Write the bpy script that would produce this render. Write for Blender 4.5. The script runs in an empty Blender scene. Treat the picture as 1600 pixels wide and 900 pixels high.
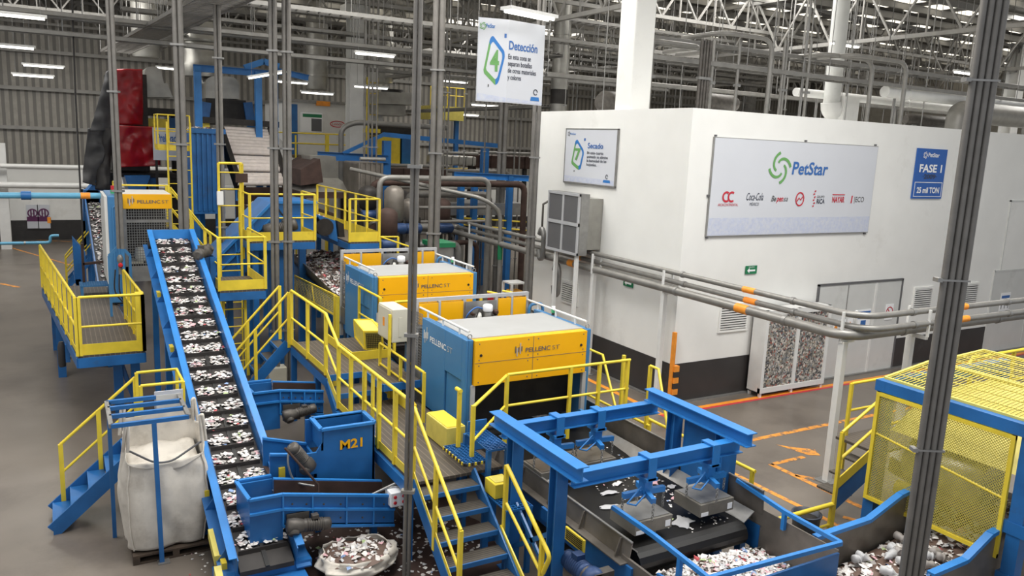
import bpy, math, random
from mathutils import Vector as V, Matrix, noise
random.seed(7)
S = bpy.context.scene
COL = S.collection
# ------------------------------------------------------------------ camera, world, light, exposure
FPX, PITCH, ROLL, YAW, EYE = 1232.8, 0.179887, 0.0441684, 0.526207, V((0, 0, 5.5))
fw = V((math.sin(YAW)*math.cos(PITCH), math.cos(YAW)*math.cos(PITCH), -math.sin(PITCH)))
r0 = V((math.cos(YAW), -math.sin(YAW), 0)); u0 = r0.cross(fw)
RT = r0*math.cos(ROLL) + u0*math.sin(ROLL); UP = -r0*math.sin(ROLL) + u0*math.cos(ROLL)
cam = bpy.data.cameras.new('camera'); cam.sensor_width = 36; cam.lens = FPX/1600*36; cam.clip_end = 300
co = bpy.data.objects.new('camera', cam); COL.objects.link(co); S.camera = co
co.matrix_world = Matrix(((RT.x, UP.x, -fw.x, EYE.x), (RT.y, UP.y, -fw.y, EYE.y), (RT.z, UP.z, -fw.z, EYE.z), (0, 0, 0, 1)))
W = bpy.data.worlds.new('sky'); S.world = W; W.use_nodes = True
W.node_tree.nodes['Background'].inputs[0].default_value = (0.93, 0.96, 1, 1)
W.node_tree.nodes['Background'].inputs[1].default_value = 0.6
S.view_settings.view_transform = 'Standard'; S.view_settings.look = 'None'
S.view_settings.gamma = 1; S.view_settings.use_curve_mapping = False
S.view_settings.exposure = 0.0
def area(name, loc, sx, sy, power, col=(1, .98, .94)):
    l = bpy.data.lights.new(name, 'AREA'); l.shape = 'RECTANGLE'; l.size = sx; l.size_y = sy; l.energy = power; l.color = col
    o = bpy.data.objects.new(name, l); COL.objects.link(o); o.location = loc; return o
for i, (x, y, p) in enumerate(((-3, 14, 800), (3, 8, 950), (12, 6, 1350), (7, 18, 950), (20, 20, 750), (0, 33, 1300), (20, 36, 900), (36, 16, 900))):
    area('skylight_fill', (x, y, 11.35), 6, 5, p)  # added fill below the skylights; the left one brightens bag and incline conveyor
# pixel -> world, on a known plane (x, y or z fixed); pv: height on a vertical line
def ray(x, y): return RT*((x-800)/FPX) - UP*((y-450)/FPX) + fw
def pz(x, y, z=0): d = ray(x, y); return EYE + d*((z-EYE.z)/d.z)
def py(x, y, Y): d = ray(x, y); return EYE + d*((Y-EYE.y)/d.y)
def px(x, y, X): d = ray(x, y); return EYE + d*((X-EYE.x)/d.x)
# ------------------------------------------------------------------ materials
def lin(c): return tuple(((v/255)/12.92 if v <= 10 else ((v/255+.055)/1.055)**2.4) for v in c) + (1,)
def mat(name, rgb, rough=.5, metal=0, var=.12, scale=3, bump=0, dirt=None, dscale=.8, dlo=.52, dhi=.75, emit=0, stretch=None):
    m = bpy.data.materials.new(name); m.use_nodes = True; n = m.node_tree.nodes; l = m.node_tree.links
    b = n['Principled BSDF']; b.inputs['Roughness'].default_value = rough; b.inputs['Metallic'].default_value = metal
    c = lin(rgb)
    if emit:
        b.inputs['Base Color'].default_value = c; b.inputs['Emission Color'].default_value = c; b.inputs['Emission Strength'].default_value = emit; return m
    tc = n.new('ShaderNodeTexCoord'); src = tc.outputs['Object']
    if stretch:
        mp = n.new('ShaderNodeMapping'); mp.inputs['Scale'].default_value = stretch; l.new(src, mp.inputs[0]); src = mp.outputs[0]
    t = n.new('ShaderNodeTexNoise'); t.inputs['Scale'].default_value = scale; t.inputs['Detail'].default_value = 6; l.new(src, t.inputs['Vector'])
    r = n.new('ShaderNodeValToRGB'); r.color_ramp.elements[0].position = .3; r.color_ramp.elements[1].position = .7
    r.color_ramp.elements[0].color = tuple(v*(1-var) for v in c[:3]) + (1,); r.color_ramp.elements[1].color = tuple(min(1, v*(1+var)) for v in c[:3]) + (1,)
    l.new(t.outputs[0], r.inputs[0]); out = r.outputs[0]
    if dirt:
        t2 = n.new('ShaderNodeTexNoise'); t2.inputs['Scale'].default_value = dscale; t2.inputs['Detail'].default_value = 8; t2.inputs['Roughness'].default_value = .7; l.new(src, t2.inputs['Vector'])
        r2 = n.new('ShaderNodeValToRGB'); r2.color_ramp.elements[0].position = dlo; r2.color_ramp.elements[1].position = dhi; l.new(t2.outputs[0], r2.inputs[0])
        mx = n.new('ShaderNodeMix'); mx.data_type = 'RGBA'; l.new(r2.outputs[0], mx.inputs['Factor']); l.new(out, mx.inputs['A']); mx.inputs['B'].default_value = lin(dirt); out = mx.outputs['Result']
    l.new(out, b.inputs['Base Color'])
    if bump:
        bp = n.new('ShaderNodeBump'); bp.inputs['Strength'].default_value = bump; bp.inputs['Distance'].default_value = .02; l.new(t.outputs[0], bp.inputs['Height']); l.new(bp.outputs[0], b.inputs['Normal'])
    return m
def striped(name, c1, c2, axis, freq, duty=.5, rough=.6, metal=0):     # bars of a grating or ribs of cladding
    m = mat(name, c1, rough, metal); n = m.node_tree.nodes; l = m.node_tree.links; b = n['Principled BSDF']
    base = b.inputs['Base Color'].links[0].from_socket
    tc = n.new('ShaderNodeTexCoord'); sp = n.new('ShaderNodeSeparateXYZ'); l.new(tc.outputs['Object'], sp.inputs[0])
    f = n.new('ShaderNodeMath'); f.operation = 'MULTIPLY'; f.inputs[1].default_value = freq; l.new(sp.outputs[axis], f.inputs[0])
    g = n.new('ShaderNodeMath'); g.operation = 'FRACT'; l.new(f.outputs[0], g.inputs[0])
    h = n.new('ShaderNodeMath'); h.operation = 'GREATER_THAN'; h.inputs[1].default_value = duty; l.new(g.outputs[0], h.inputs[0])
    mx = n.new('ShaderNodeMix'); mx.data_type = 'RGBA'; l.new(h.outputs[0], mx.inputs['Factor']); l.new(base, mx.inputs['A']); mx.inputs['B'].default_value = lin(c2); l.new(mx.outputs['Result'], b.inputs['Base Color'])
    return m
M = {}
M['floor'] = mat('floor_concrete', (114, 106, 98), .33, 0, .14, .9, .04, (84, 76, 70), .35, .5, .75)
M['white'] = mat('white_paint', (232, 232, 229), .55, 0, .03, 1.2, .02, (196, 194, 188), .5, .58, .9)
M['panelw'] = mat('white_metal', (222, 222, 220), .4, 0, .04, 4)
M['black'] = mat('black_paint', (52, 50, 50), .5, 0, .15, 2, 0, (78, 76, 74), 1.1, .6, .8)
M['clad'] = striped('grey_cladding', (150, 146, 138), (112, 109, 104), 0, 3.2, .55, .5, 0)
M['roof'] = striped('roof_deck', (112, 110, 106), (80, 79, 77), 0, 3, .6, .6)
M['steel'] = mat('galvanised_steel', (150, 149, 147), .42, .6, .15, 5)
M['pipe'] = mat('grey_pipe', (140, 138, 134), .4, .35, .12, 4)
M['conduit'] = mat('grey_conduit', (122, 119, 115), .45, .3, .12, 6)
M['dark'] = mat('dark_metal', (46, 43, 41), .55, .3, .3, 5)
M['truss'] = mat('truss_paint', (146, 144, 140), .5, .2, .1, 3)
M['blue'] = mat('blue_paint', (37, 102, 166), .38, 0, .16, 2.5, .03, (66, 70, 80), 1.6, .6, .85)
M['lblue'] = mat('bright_blue_paint', (46, 124, 196), .35, 0, .08, 3)
M['mblue'] = mat('machine_blue', (66, 124, 174), .4, 0, .05, 2)
M['pblue'] = mat('pipe_blue', (100, 170, 205), .4, 0, .1, 3)
M['yellow'] = mat('yellow_paint', (232, 206, 62), .4, 0, .1, 4, 0, (168, 140, 50), 2.2, .62, .85)
M['oyel'] = mat('machine_yellow', (248, 182, 16), .35, 0, .04, 2)
M['mesh'] = mat('yellow_mesh', (212, 198, 100), .45, 0, .1, 6)
M['deck'] = striped('grating_deck', (82, 74, 66), (116, 106, 92), 0, 12, .86, .6, .1)
M['tread'] = striped('tread_deck', (90, 84, 76), (60, 55, 50), 1, 24, .6, .6, .1)
M['belt'] = mat('rubber_belt', (18, 17, 17), .42, 0, .3, 3)
M['bbelt'] = mat('cleated_belt', (44, 40, 38), .6, 0, .25, 6)
M['stain'] = mat('stainless_sheet', (162, 160, 155), .32, .75, .12, 3)
M['wallst'] = mat('dusty_side_plate', (122, 116, 109), .45, .5, .25, 3)
M['motor'] = mat('motor_grey', (84, 80, 76), .5, .3, .3, 9)
M['mblu2'] = mat('motor_blue', (36, 62, 104), .45, .2, .2, 7)
M['red'] = mat('red_tarp', (150, 14, 24), .3, 0, .25, 2.5, .3)
M['redb'] = mat('red_paint', (196, 36, 44), .4)
M['gtarp'] = mat('grey_tarp', (72, 72, 74), .6, 0, .25, 3, .4)
M['bag'] = mat('woven_bag', (214, 208, 198), .75, 0, .1, 5, .3, (168, 158, 146), 2.0, .5, .8)
M['pallet'] = mat('dark_wood', (70, 58, 48), .8, 0, .3, 8)
M['cream'] = mat('cream_enamel', (206, 202, 186), .45, 0, .04, 3)
M['orange'] = mat('orange_paint', (240, 152, 52), .5, 0, .12, 6)
M['worn'] = mat('worn_orange_paint', (226, 150, 60), .55, 0, .2, 9, 0, (112, 100, 88), 6, .5, .6)
M['pink'] = mat('red_line_paint', (200, 62, 70), .5, 0, .15, 6)
M['lamp'] = mat('lamp_tube', (255, 252, 244), emit=5)
M['sky'] = mat('skylight_panel', (255, 248, 232), emit=1.6)
M['green'] = mat('logo_green', (104, 160, 92), .5, 0, .02)
M['lgblue'] = mat('logo_blue', (48, 116, 186), .5, 0, .02)
M['ink'] = mat('ink_dark', (62, 66, 80), .5, 0, .02)
M['tblue'] = mat('text_blue', (54, 104, 172), .5, 0, .02)
M['sblue'] = mat('sign_blue', (36, 92, 172), .45, 0, .03)
M['sgreen'] = mat('sign_green', (28, 120, 78), .5, 0, .03)
M['snow'] = mat('sign_white', (206, 209, 216), .45, 0, .02, 1)
M['fade'] = mat('printed_foot_band', (188, 195, 216), .5, 0, .05, 14, 0, (206, 209, 216), 12, .4, .7)
M['topg'] = mat('machine_top_grey', (166, 167, 167), .45, 0, .05, 2)
M['frame'] = mat('anodised_frame', (184, 185, 188), .4, .15, .06, 3)
M['letter'] = mat('letter_white', (242, 243, 245), .5, 0, .01)
M['lgrey'] = mat('letter_grey', (96, 96, 98), .5, 0, .02)
M['silver'] = mat('letter_silver', (205, 205, 205), .35, .3, .02)
M['bred'] = mat('brand_red', (190, 44, 60), .5, 0, .03)
M['purple'] = mat('banner_purple', (92, 40, 84), .55, 0, .05)
M['bucket'] = mat('bucket_plastic', (58, 64, 76), .4)
M['door'] = mat('door_grey', (206, 207, 205), .5, 0, .04, 2, 0, (178, 178, 174), .9, .55, .8)
M['magnet'] = mat('magnet_steel', (128, 124, 116), .5, .45, .15, 4)
M['hood'] = mat('galvanised_duct', (158, 156, 150), .4, .55, .15, 2.5)
M['roller'] = mat('white_roller', (226, 216, 210), .5, 0, .08, 8)
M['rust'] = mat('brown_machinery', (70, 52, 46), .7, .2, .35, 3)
M['wglass'] = mat('clear_filter_bowl', (214, 214, 208), .3)
M['lime'] = mat('green_beacon', (60, 170, 110), .35)
FL = [mat('flake_'+n_, c, .5, 0, .08, 9) for n_, c in (('white', (236, 232, 228)), ('pale', (206, 200, 196)), ('pink', (222, 178, 184)), ('grey', (158, 152, 148)), ('red', (186, 80, 84)), ('green', (186, 206, 150)), ('blue', (140, 166, 208)), ('brown', (104, 84, 74)), ('clear', (190, 190, 192)))]
# voronoi print of bottles in the display cage
def collage():
    m = bpy.data.materials.new('crushed_bottle_print'); m.use_nodes = True; n = m.node_tree.nodes; l = m.node_tree.links; b = n['Principled BSDF']
    tc = n.new('ShaderNodeTexCoord'); v = n.new('ShaderNodeTexVoronoi'); v.inputs['Scale'].default_value = 26; l.new(tc.outputs['Object'], v.inputs['Vector'])
    r = n.new('ShaderNodeValToRGB'); e = r.color_ramp.elements; sp = n.new('ShaderNodeSeparateColor'); l.new(v.outputs['Color'], sp.inputs[0]); l.new(sp.outputs[0], r.inputs[0])
    r.color_ramp.interpolation = 'CONSTANT'; e[0].color = lin((70, 70, 72)); e[1].position = .88; e[1].color = lin((150, 84, 72))
    for p, c in ((.2, (150, 146, 138)), (.42, (196, 190, 182)), (.58, (120, 116, 110)), (.74, (128, 134, 140)), (.84, (156, 144, 120)), (.94, (206, 200, 192))):
        q = e.new(p); q.color = lin(c)
    l.new(r.outputs[0], b.inputs['Base Color']); b.inputs['Roughness'].default_value = .35
    bp = n.new('ShaderNodeBump'); bp.inputs['Strength'].default_value = .8; l.new(v.outputs['Distance'], bp.inputs['Height']); l.new(bp.outputs[0], b.inputs['Normal']); return m
M['collage'] = collage()
# ------------------------------------------------------------------ geometry helpers
Z3 = V((0, 0, 1))
def fillet(pts, rad, k=4):
    pts = [V(p) for p in pts]; out = [pts[0]]
    for a, b, c in zip(pts, pts[1:], pts[2:]):
        d1 = (a-b); d2 = (c-b); r = min(rad, d1.length*.45, d2.length*.45); s = b + d1.normalized()*r; e = b + d2.normalized()*r
        for i in range(k+1):
            t = i/k; out.append(s*(1-t)**2 + b*2*t*(1-t) + e*t*t)
    return out + [pts[-1]]
class G:
    def __init__(s): s.v = []; s.f = []; s.m = []; s.sm = []
    def add(s, vs, fs, mi=0, smooth=False):
        o = len(s.v); s.v += [V(p) for p in vs]; s.f += [tuple(i+o for i in f) for f in fs]; s.m += [mi]*len(fs); s.sm += [smooth]*len(fs); return s
    def hexa(s, p, mi=0): return s.add(p, [(3, 2, 1, 0), (4, 5, 6, 7), (0, 1, 5, 4), (1, 2, 6, 5), (2, 3, 7, 6), (3, 0, 4, 7)], mi)
    def box(s, x0, x1, y0, y1, z0, z1, mi=0): return s.hexa([(x0, y0, z0), (x1, y0, z0), (x1, y1, z0), (x0, y1, z0), (x0, y0, z1), (x1, y0, z1), (x1, y1, z1), (x0, y1, z1)], mi)
    def bar(s, p, q, w, h=None, up=Z3, mi=0):
        p = V(p); q = V(q); h = h or w; d = (q-p).normalized()
        a = d.cross(up)
        if a.length < 1e-3: a = d.cross(V((0, 1, 0)))
        a.normalize(); b = a.cross(d)
        a = a*w/2; b = b*h/2
        return s.hexa([p-a-b, p+a-b, p+a+b, p-a+b, q-a-b, q+a-b, q+a+b, q-a+b], mi)
    def tube(s, pts, r, n=8, mi=0, rad=0):
        pts = [V(p) for p in pts]
        if rad: pts = fillet(pts, rad)
        vs = []; fs = []; d0 = (pts[1]-pts[0]).normalized(); a = d0.orthogonal().normalized()
        for i, p in enumerate(pts):
            d = ((pts[min(i+1, len(pts)-1)]-p).normalized() + (p-pts[max(i-1, 0)]).normalized()).normalized()
            a = (a - d*a.dot(d)).normalized(); b = d.cross(a)
            vs += [p + (a*math.cos(2*math.pi*k/n) + b*math.sin(2*math.pi*k/n))*r for k in range(n)]
        for i in range(len(pts)-1):
            for k in range(n): fs.append((i*n+k, i*n+(k+1) % n, (i+1)*n+(k+1) % n, (i+1)*n+k))
        s.add(vs, fs, mi, True); e = (len(pts)-1)*n
        s.add(vs[:n], [tuple(range(n-1, -1, -1))], mi); s.add(vs[e:], [tuple(range(n))], mi); return s
    def prism(s, poly, vec, mi=0):
        n = len(poly); vec = V(vec); a = [V(p) for p in poly]; return s.add(a + [p+vec for p in a], [tuple(range(n-1, -1, -1)), tuple(range(n, 2*n))] + [(i, (i+1) % n, n+(i+1) % n, n+i) for i in range(n)], mi)
    def lathe(s, c, axis, prof, n=14, mi=0):
        c = V(c); d = V(axis).normalized(); a = d.orthogonal().normalized(); b = d.cross(a); vs = []; fs = []
        for r, h in prof: vs += [c + d*h + (a*math.cos(2*math.pi*k/n) + b*math.sin(2*math.pi*k/n))*r for k in range(n)]
        for i in range(len(prof)-1):
            for k in range(n): fs.append((i*n+k, i*n+(k+1) % n, (i+1)*n+(k+1) % n, (i+1)*n+k))
        s.add(vs, fs, mi, True); s.add(vs[:n], [tuple(range(n-1, -1, -1))], mi); s.add(vs[-n:], [tuple(range(n))], mi); return s
    def ibeam(s, p, q, h, w, t=.012, up=Z3):
        p = V(p); q = V(q); d = (q-p).normalized(); a = d.cross(V(up)).normalized(); b = a.cross(d)
        s.bar(p, q, t, h-2*t, up); s.bar(p+b*(h/2-t/2), q+b*(h/2-t/2), w, t, up); s.bar(p-b*(h/2-t/2), q-b*(h/2-t/2), w, t, up); return s
    def grid(s, fn, nu, nv, mi=0, smooth=True):
        s.add([fn(i/nu, j/nv) for j in range(nv+1) for i in range(nu+1)], [(j*(nu+1)+i, j*(nu+1)+i+1, (j+1)*(nu+1)+i+1, (j+1)*(nu+1)+i) for j in range(nv) for i in range(nu)], mi, smooth); return s
    def build(s, name, m, parent=None, bev=0, solid=0, loc=None):
        o0 = V((0, 0, 0)); r = parent
        while r is not None: o0 = o0 + V(r.location); r = r.parent
        if parent is None:
            if loc is None: loc = sum(s.v, V())/len(s.v); loc.z = min(p.z for p in s.v)
            o0 = V(loc)
        me = bpy.data.meshes.new(name); me.from_pydata([p-o0 for p in s.v], [], s.f)
        for mm in (m if isinstance(m, list) else [m]): me.materials.append(M[mm] if isinstance(mm, str) else mm)
        me.polygons.foreach_set('material_index', s.m); me.polygons.foreach_set('use_smooth', s.sm); me.update()
        o = bpy.data.objects.new(name, me); COL.objects.link(o)
        if parent is None: o.location = o0
        else: o.parent = parent
        if bev: b = o.modifiers.new('bevel', 'BEVEL'); b.width = bev; b.segments = 2; b.limit_method = 'ANGLE'
        if solid: b = o.modifiers.new('solid', 'SOLIDIFY'); b.thickness = solid
        return o
def tag(o, label, cat, group=None, kind=None):
    o['label'] = label; o['category'] = cat
    if group: o['group'] = group
    if kind: o['kind'] = kind
    return o
def thing(name, label, cat, loc, group=None):
    o = bpy.data.objects.new(name, None); COL.objects.link(o); o.location = loc; o.empty_display_size = .2; return tag(o, label, cat, group)
def struct(name, g, m, **k): o = g.build(name, m, **k); o['kind'] = 'structure'; return o
def dup(root, off, label=None):
    r = root.copy(); COL.objects.link(r); r.location = V(root.location) + V(off)
    if label: r['label'] = label
    def rec(a, b):
        for ch in [c for c in bpy.data.objects if c.parent == a]:
            c = ch.copy(); COL.objects.link(c); c.parent = b; rec(ch, c)
    rec(root, r); return r
def lab(o, s): o['label'] = s; return o
# lettering: a flat run of text, width w, on the plane (o, xd, ud)
def text(s, o, xd, ud, h, m, parent, name='lettering', w=None, bold=0, shear=0, ctr=False, depth=.004):
    c = bpy.data.curves.new('t', 'FONT'); c.body = s; c.size = 1; c.extrude = 0; c.offset = bold; c.shear = shear; c.resolution_u = 3; c.space_line = .95
    ob = bpy.data.objects.new('t', c); COL.objects.link(ob); dg = bpy.context.evaluated_depsgraph_get(); dg.update()
    me = bpy.data.meshes.new_from_object(ob.evaluated_get(dg)); bpy.data.objects.remove(ob); bpy.data.curves.remove(c)
    vs = [V(v.co) for v in me.vertices]; fs = [tuple(p.vertices) for p in me.polygons]; bpy.data.meshes.remove(me)
    x0 = min(v.x for v in vs); x1 = max(v.x for v in vs); sx = h/.72; sw = (w/(x1-x0)) if w else sx; o = V(o); xd = V(xd).normalized(); ud = V(ud).normalized(); nd = xd.cross(ud)
    off = (x0+x1)/2 if ctr else x0
    g = G(); g.add([o + xd*((v.x-off)*sw) + ud*(v.y*sx) + nd*depth for v in vs], fs); return g.build(name, m, parent)
def ribbon(g, pts, w0, w1, xd, ud, o, mi=0, d=.004):      # flat tapered stroke through 2-D points
    o = V(o); xd = V(xd); ud = V(ud); nd = xd.cross(ud); P = [V((a, b, 0)) for a, b in pts]; vs = []; n = len(P)
    for i, p in enumerate(P):
        t = (P[min(i+1, n-1)]-P[max(i-1, 0)]).normalized(); q = V((-t.y, t.x, 0)); w = (w0 + (w1-w0)*i/(n-1))/2
        for sg in (1, -1): e = p + q*w*sg; vs.append(o + xd*e.x + ud*e.y + nd*d)
    g.add(vs, [(2*i+1, 2*i+3, 2*i+2, 2*i) for i in range(n-1)], mi)
def swirl(o, xd, ud, r, m, parent, name='emblem', arms=5):
    g = G()
    for k in range(arms):
        a0 = 2*math.pi*k/arms + .5
        pts = [(r*(.38+.62*t)*math.cos(a0-2.0*t), r*(.38+.62*t)*math.sin(a0-2.0*t)) for t in [i/10 for i in range(11)]]
        ribbon(g, pts, r*.16, r*.2, xd, ud, o)
    return g.build(name, m, parent)
def pellenc(o, xd, ud, w, parent, light):
    """bar emblem, the name in bold capitals, two thin capitals"""
    o = V(o); xd = V(xd).normalized(); ud = V(ud).normalized(); nd = xd.cross(ud); h = w*.088; c1 = 'letter' if light else 'lgrey'
    g = G(); g2 = G()
    for i, (a, b) in enumerate(((.0, 1.5), (-.7, 1.1), (.2, 1.3), (-.2, 2.2), (.3, 1.4))):
        q = o + xd*(w*.034*i) + nd*.002; (g2 if i in (1, 3) else g).prism([q + ud*a*h, q + xd*w*.02 + ud*a*h, q + xd*w*.02 + ud*b*h, q + ud*b*h], nd*.003)
    g.build('emblem_bar', c1, parent); g2.build('emblem_bar', 'silver', parent)
    text('PELLENC', o + xd*w*.23, xd, ud, h, c1, parent, w=w*.56, bold=.012)
    text('ST', o + xd*w*.83, xd, ud, h, 'silver' if light else 'lgrey', parent, w=w*.17, bold=-.008)
# rails, stairs, platforms in the yards of yellow tube used all over the line
def railing(parent, pts, h=1.05, mid=.52, toe=.12, m='yellow', pw=.045, r=.022, n=None, ends=(1, 1)):
    """posts at each base point (n extra between), round top and middle rails, toe board"""
    pts = [V(p) for p in pts]; posts = []
    for i, (a, b) in enumerate(zip(pts, pts[1:])):
        k = n[i] if n else 0
        posts += [a.lerp(b, j/(k+1)) for j in range(k+1)]
    posts.append(pts[-1])
    if not ends[0]: posts = posts[1:]
    if not ends[1]: posts = posts[:-1]
    for p in posts: G().bar(p, p+Z3*h, pw, pw, V((0, 1, 0))).build('post', m, parent)
    G().tube([p+Z3*h for p in pts], r, 8).build('top_rail', m, parent)
    if mid: G().tube([p+Z3*mid for p in pts], r*.8, 8).build('middle_rail', m, parent)
    if toe:
        g = G()
        for a, b in zip(pts, pts[1:]): g.bar(a+Z3*(toe/2+.005), b+Z3*(toe/2+.005), .008, toe)
        g.build('toe_board', m, parent)
def stairs(parent, p0, p1, width, n, sm='blue', tm='tread', rail='yellow', sides=(1, 1), h=.95, kick=False):
    """p0 foot, p1 head of the flight's centre line; treads between two stringers"""
    p0 = V(p0); p1 = V(p1); d = p1-p0; a = V((d.x, d.y, 0)).normalized(); s = a.cross(Z3)
    for sg in (1, -1): G().bar(p0+s*sg*width/2, p1+s*sg*width/2, .03, .2).build('stringer', sm, parent)
    run = V((d.x, d.y, 0)).length/n
    for i in range(n):
        c = p0 + d*((i+.5)/n); G().bar(c-s*(width/2-.02), c+s*(width/2-.02), run*.96, .03, Z3).build('tread', tm, parent)
        e = c - a*run*.48; G().bar(e-s*(width/2-.02)-Z3*.01, e+s*(width/2-.02)-Z3*.01, .02, .06).build('nosing', sm, parent)
    for k, sg in enumerate((1, -1)):
        if not sides[k] or not rail: continue
        q0 = p0+s*sg*width/2+d*.12; q1 = p1+s*sg*width/2
        for t in (0, .5, 1): p = q0.lerp(q1, t); G().bar(p-Z3*.08, p+Z3*h, .06, .045, s).build('post', rail, parent)
        G().tube([q0+Z3*h, q1+Z3*h], .024).build('top_rail', rail, parent); G().tube([q0+Z3*h*.5, q1+Z3*h*.5], .02).build('middle_rail', rail, parent)
        if kick: G().bar(q0+Z3*.12, q1+Z3*.12, .01, .12).build('toe_board', rail, parent)
def motor(parent, c, axis, L, r, m='motor', gear=1):
    """finned gear motor: ribbed body, fan cover, gear head, terminal box"""
    c = V(c); d = V(axis).normalized(); prof = [(r*.9, 0)]
    for i in range(8): prof += [(r, L*(.05+.07*i)), (r, L*(.08+.07*i)), (r*.86, L*(.085+.07*i)), (r*.86, L*(.115+.07*i))]
    b = G().lathe(c, d, prof + [(r*.95, L*.66), (r*.9, L*.8), (r*.5, L*.84)]).build('motor_body', m, parent)
    if gear: s = d.orthogonal().normalized(); G().lathe(c-d*L*.5, d, [(r*.6, 0), (r*1.15, L*.04), (r*1.2, L*.3), (r*.9, L*.5)]).lathe(c-d*L*.3-s*r*1.35, s, [(r*.7, 0), (r*.85, r*.3), (r*.85, r*2.2), (r*.4, r*2.5)]).build('gear_head', m, parent)
    G().box(c.x+d.x*L*.35-r*.5, c.x+d.x*L*.35+r*.5, c.y+d.y*L*.35-r*.5, c.y+d.y*L*.35+r*.5, c.z+r*.8, c.z+r*1.45).build('terminal_box', m, parent, bev=.006)
PAL = (14, 8, 2.2, 2, .5, .5, .5, .5, 3); PALB = (4, 5, 2, 6, .6, .2, .3, 6, 6)
def flake(g, p, s, rnd=random, flat=.35, pal=PAL):
    a = rnd.uniform(0, 6.28); k = rnd.uniform(.5, 1); ca, sa = math.cos(a)*s, math.sin(a)*s; t = lambda: rnd.uniform(-flat, flat)*s*.5
    w = rnd.choices(range(9), pal)[0]; p = V(p); n = rnd.randint(4, 6)
    vs = [p + V((math.cos(a+6.283*i/n)*s*rnd.uniform(.45, 1)*(1 if i % 2 else k), math.sin(a+6.283*i/n)*s*rnd.uniform(.45, 1), t()+s*.15)) for i in range(n)] + [p + V((0, 0, s*rnd.uniform(.1, .5)))]
    g.add(vs, [(i, (i+1) % n, n) for i in range(n)], w)
# ================================================================== THE HALL
X = V((1, 0, 0)); Y = V((0, 1, 0))
struct('floor', G().box(-16, 54, -2, 46, -.3, 0), 'floor', loc=(0, 0, 0))
struct('wall_far', G().box(-16, 54, 44, 44.25, 0, 11.5), 'clad', loc=(0, 44, 0))
struct('wall_right', G().box(52, 52.25, -2, 44, 0, 11.5), 'clad', loc=(52, 0, 0))
struct('ceiling', G().box(-16, 54, 2, 46, 11.5, 11.65), 'roof', loc=(0, 0, 11.5))
struct('trim_1', G().box(-16, 54, 43.93, 44, .95, 3.4), 'white')
struct('baseboard_far', G().box(-16, 54, 43.9, 44, 0, .95), 'black')
g = G()
for z in (3.45, 5.2, 7.0, 8.7): g.box(-16, 54, 43.8, 44, z, z+.16)
struct('trim_2', g, 'truss')
k = 0
for yy in range(8, 44, 4):
    g = G()
    for i in range(34): x = -12 + i*1.9; g.box(x, x+.8, yy-1.1, yy+1.1, 11.44, 11.5)
    k += 1; struct('window_%d' % k, g, 'sky')
for i in range(26):
    y = 5 + i*1.5
    o = G().ibeam((-16, y, 11.3), (54, y, 11.3), .24, .09, .02).build('roof_purlin', 'truss'); tag(o, 'thin grey roof purlin running crosswise under the roof deck', 'beam', 'purlins under the roof')
def truss(p, q, z0, z1, lbl, step=1.6):
    p = V(p); q = V(q); t = thing('roof_truss', lbl, 'roof truss', (p.x, p.y, z0), 'roof trusses')
    L = (q-p).length; d = (q-p)/L; n = int(L/step); A = lambda s, z: V((p.x, p.y, z)) + d*s
    G().bar(A(0, z1), A(L, z1), .12).build('top_chord', 'truss', t); G().bar(A(0, z0), A(L, z0), .12).build('bottom_chord', 'truss', t)
    g = G()
    for i in range(n):
        a = L*i/n; b = L*(i+1)/n; g.bar(A(a, z0), A((a+b)/2, z1), .06); g.bar(A((a+b)/2, z1), A(b, z0), .06); g.bar(A((a+b)/2, z0), A((a+b)/2, z1), .05)
    g.build('web_member', 'truss', t)
for y in (22, 27, 32.5, 38, 43.5):
    truss((-14, y, 0), (52, y, 0), 10.0, 11.1, 'pale steel lattice roof truss spanning the hall from left to right')
for x in (13.5, 23, 33, 43):
    truss((x, 12, 0), (x, 44, 0), 9.3, 11.05, 'pale steel lattice girder running away from the viewer above the white room', 2.2)
# hall columns
def hcol(name, x, y, w, z1, lbl, m='panelw', z0=0, cap=None):
    t = thing(name, lbl, 'column', (x, y, z0))
    G().box(x-w/2, x+w/2, y-w/2, y-w/2+.03, z0, z1).box(x-w/2, x+w/2, y+w/2-.03, y+w/2, z0, z1).box(x-.03, x+.03, y-w/2+.03, y+w/2-.03, z0, z1).build('shaft', m, t)
    if cap: G().box(x-w*.9, x+w*.9, y-w*.7, y+w*.7, z1-1, z1-.7).build('bracket', m, t)
    return t
q = px(988, 150, 11.9)
t = thing('building_column', 'wide white square column rising through the roof of the white room', 'column', (11.95, q.y, 0))
G().box(11.62, 12.2, q.y-.3, q.y+.3, 0, 11.4).build('shaft', 'white', t, bev=.03)
q = py(553, 280, 31.5); hcol('building_column', q.x, 31.5, .55, 11.3, 'pale steel column beside the white booth with the posters', cap=1)
q = py(10, 375, 41); hcol('building_column', q.x, 41, .4, 4.6, 'short white wall column at the far left of the hall', 'panelw')
q = py(1170, 160, 36); hcol('building_column', q.x, 36, .6, 11.3, 'grey steel column far behind the white room, left of the round duct', 'steel')
q = py(1590, 100, 22); hcol('building_column', q.x, 22, .6, 11.3, 'white steel column at the right edge behind the white room', 'panelw')
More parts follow.
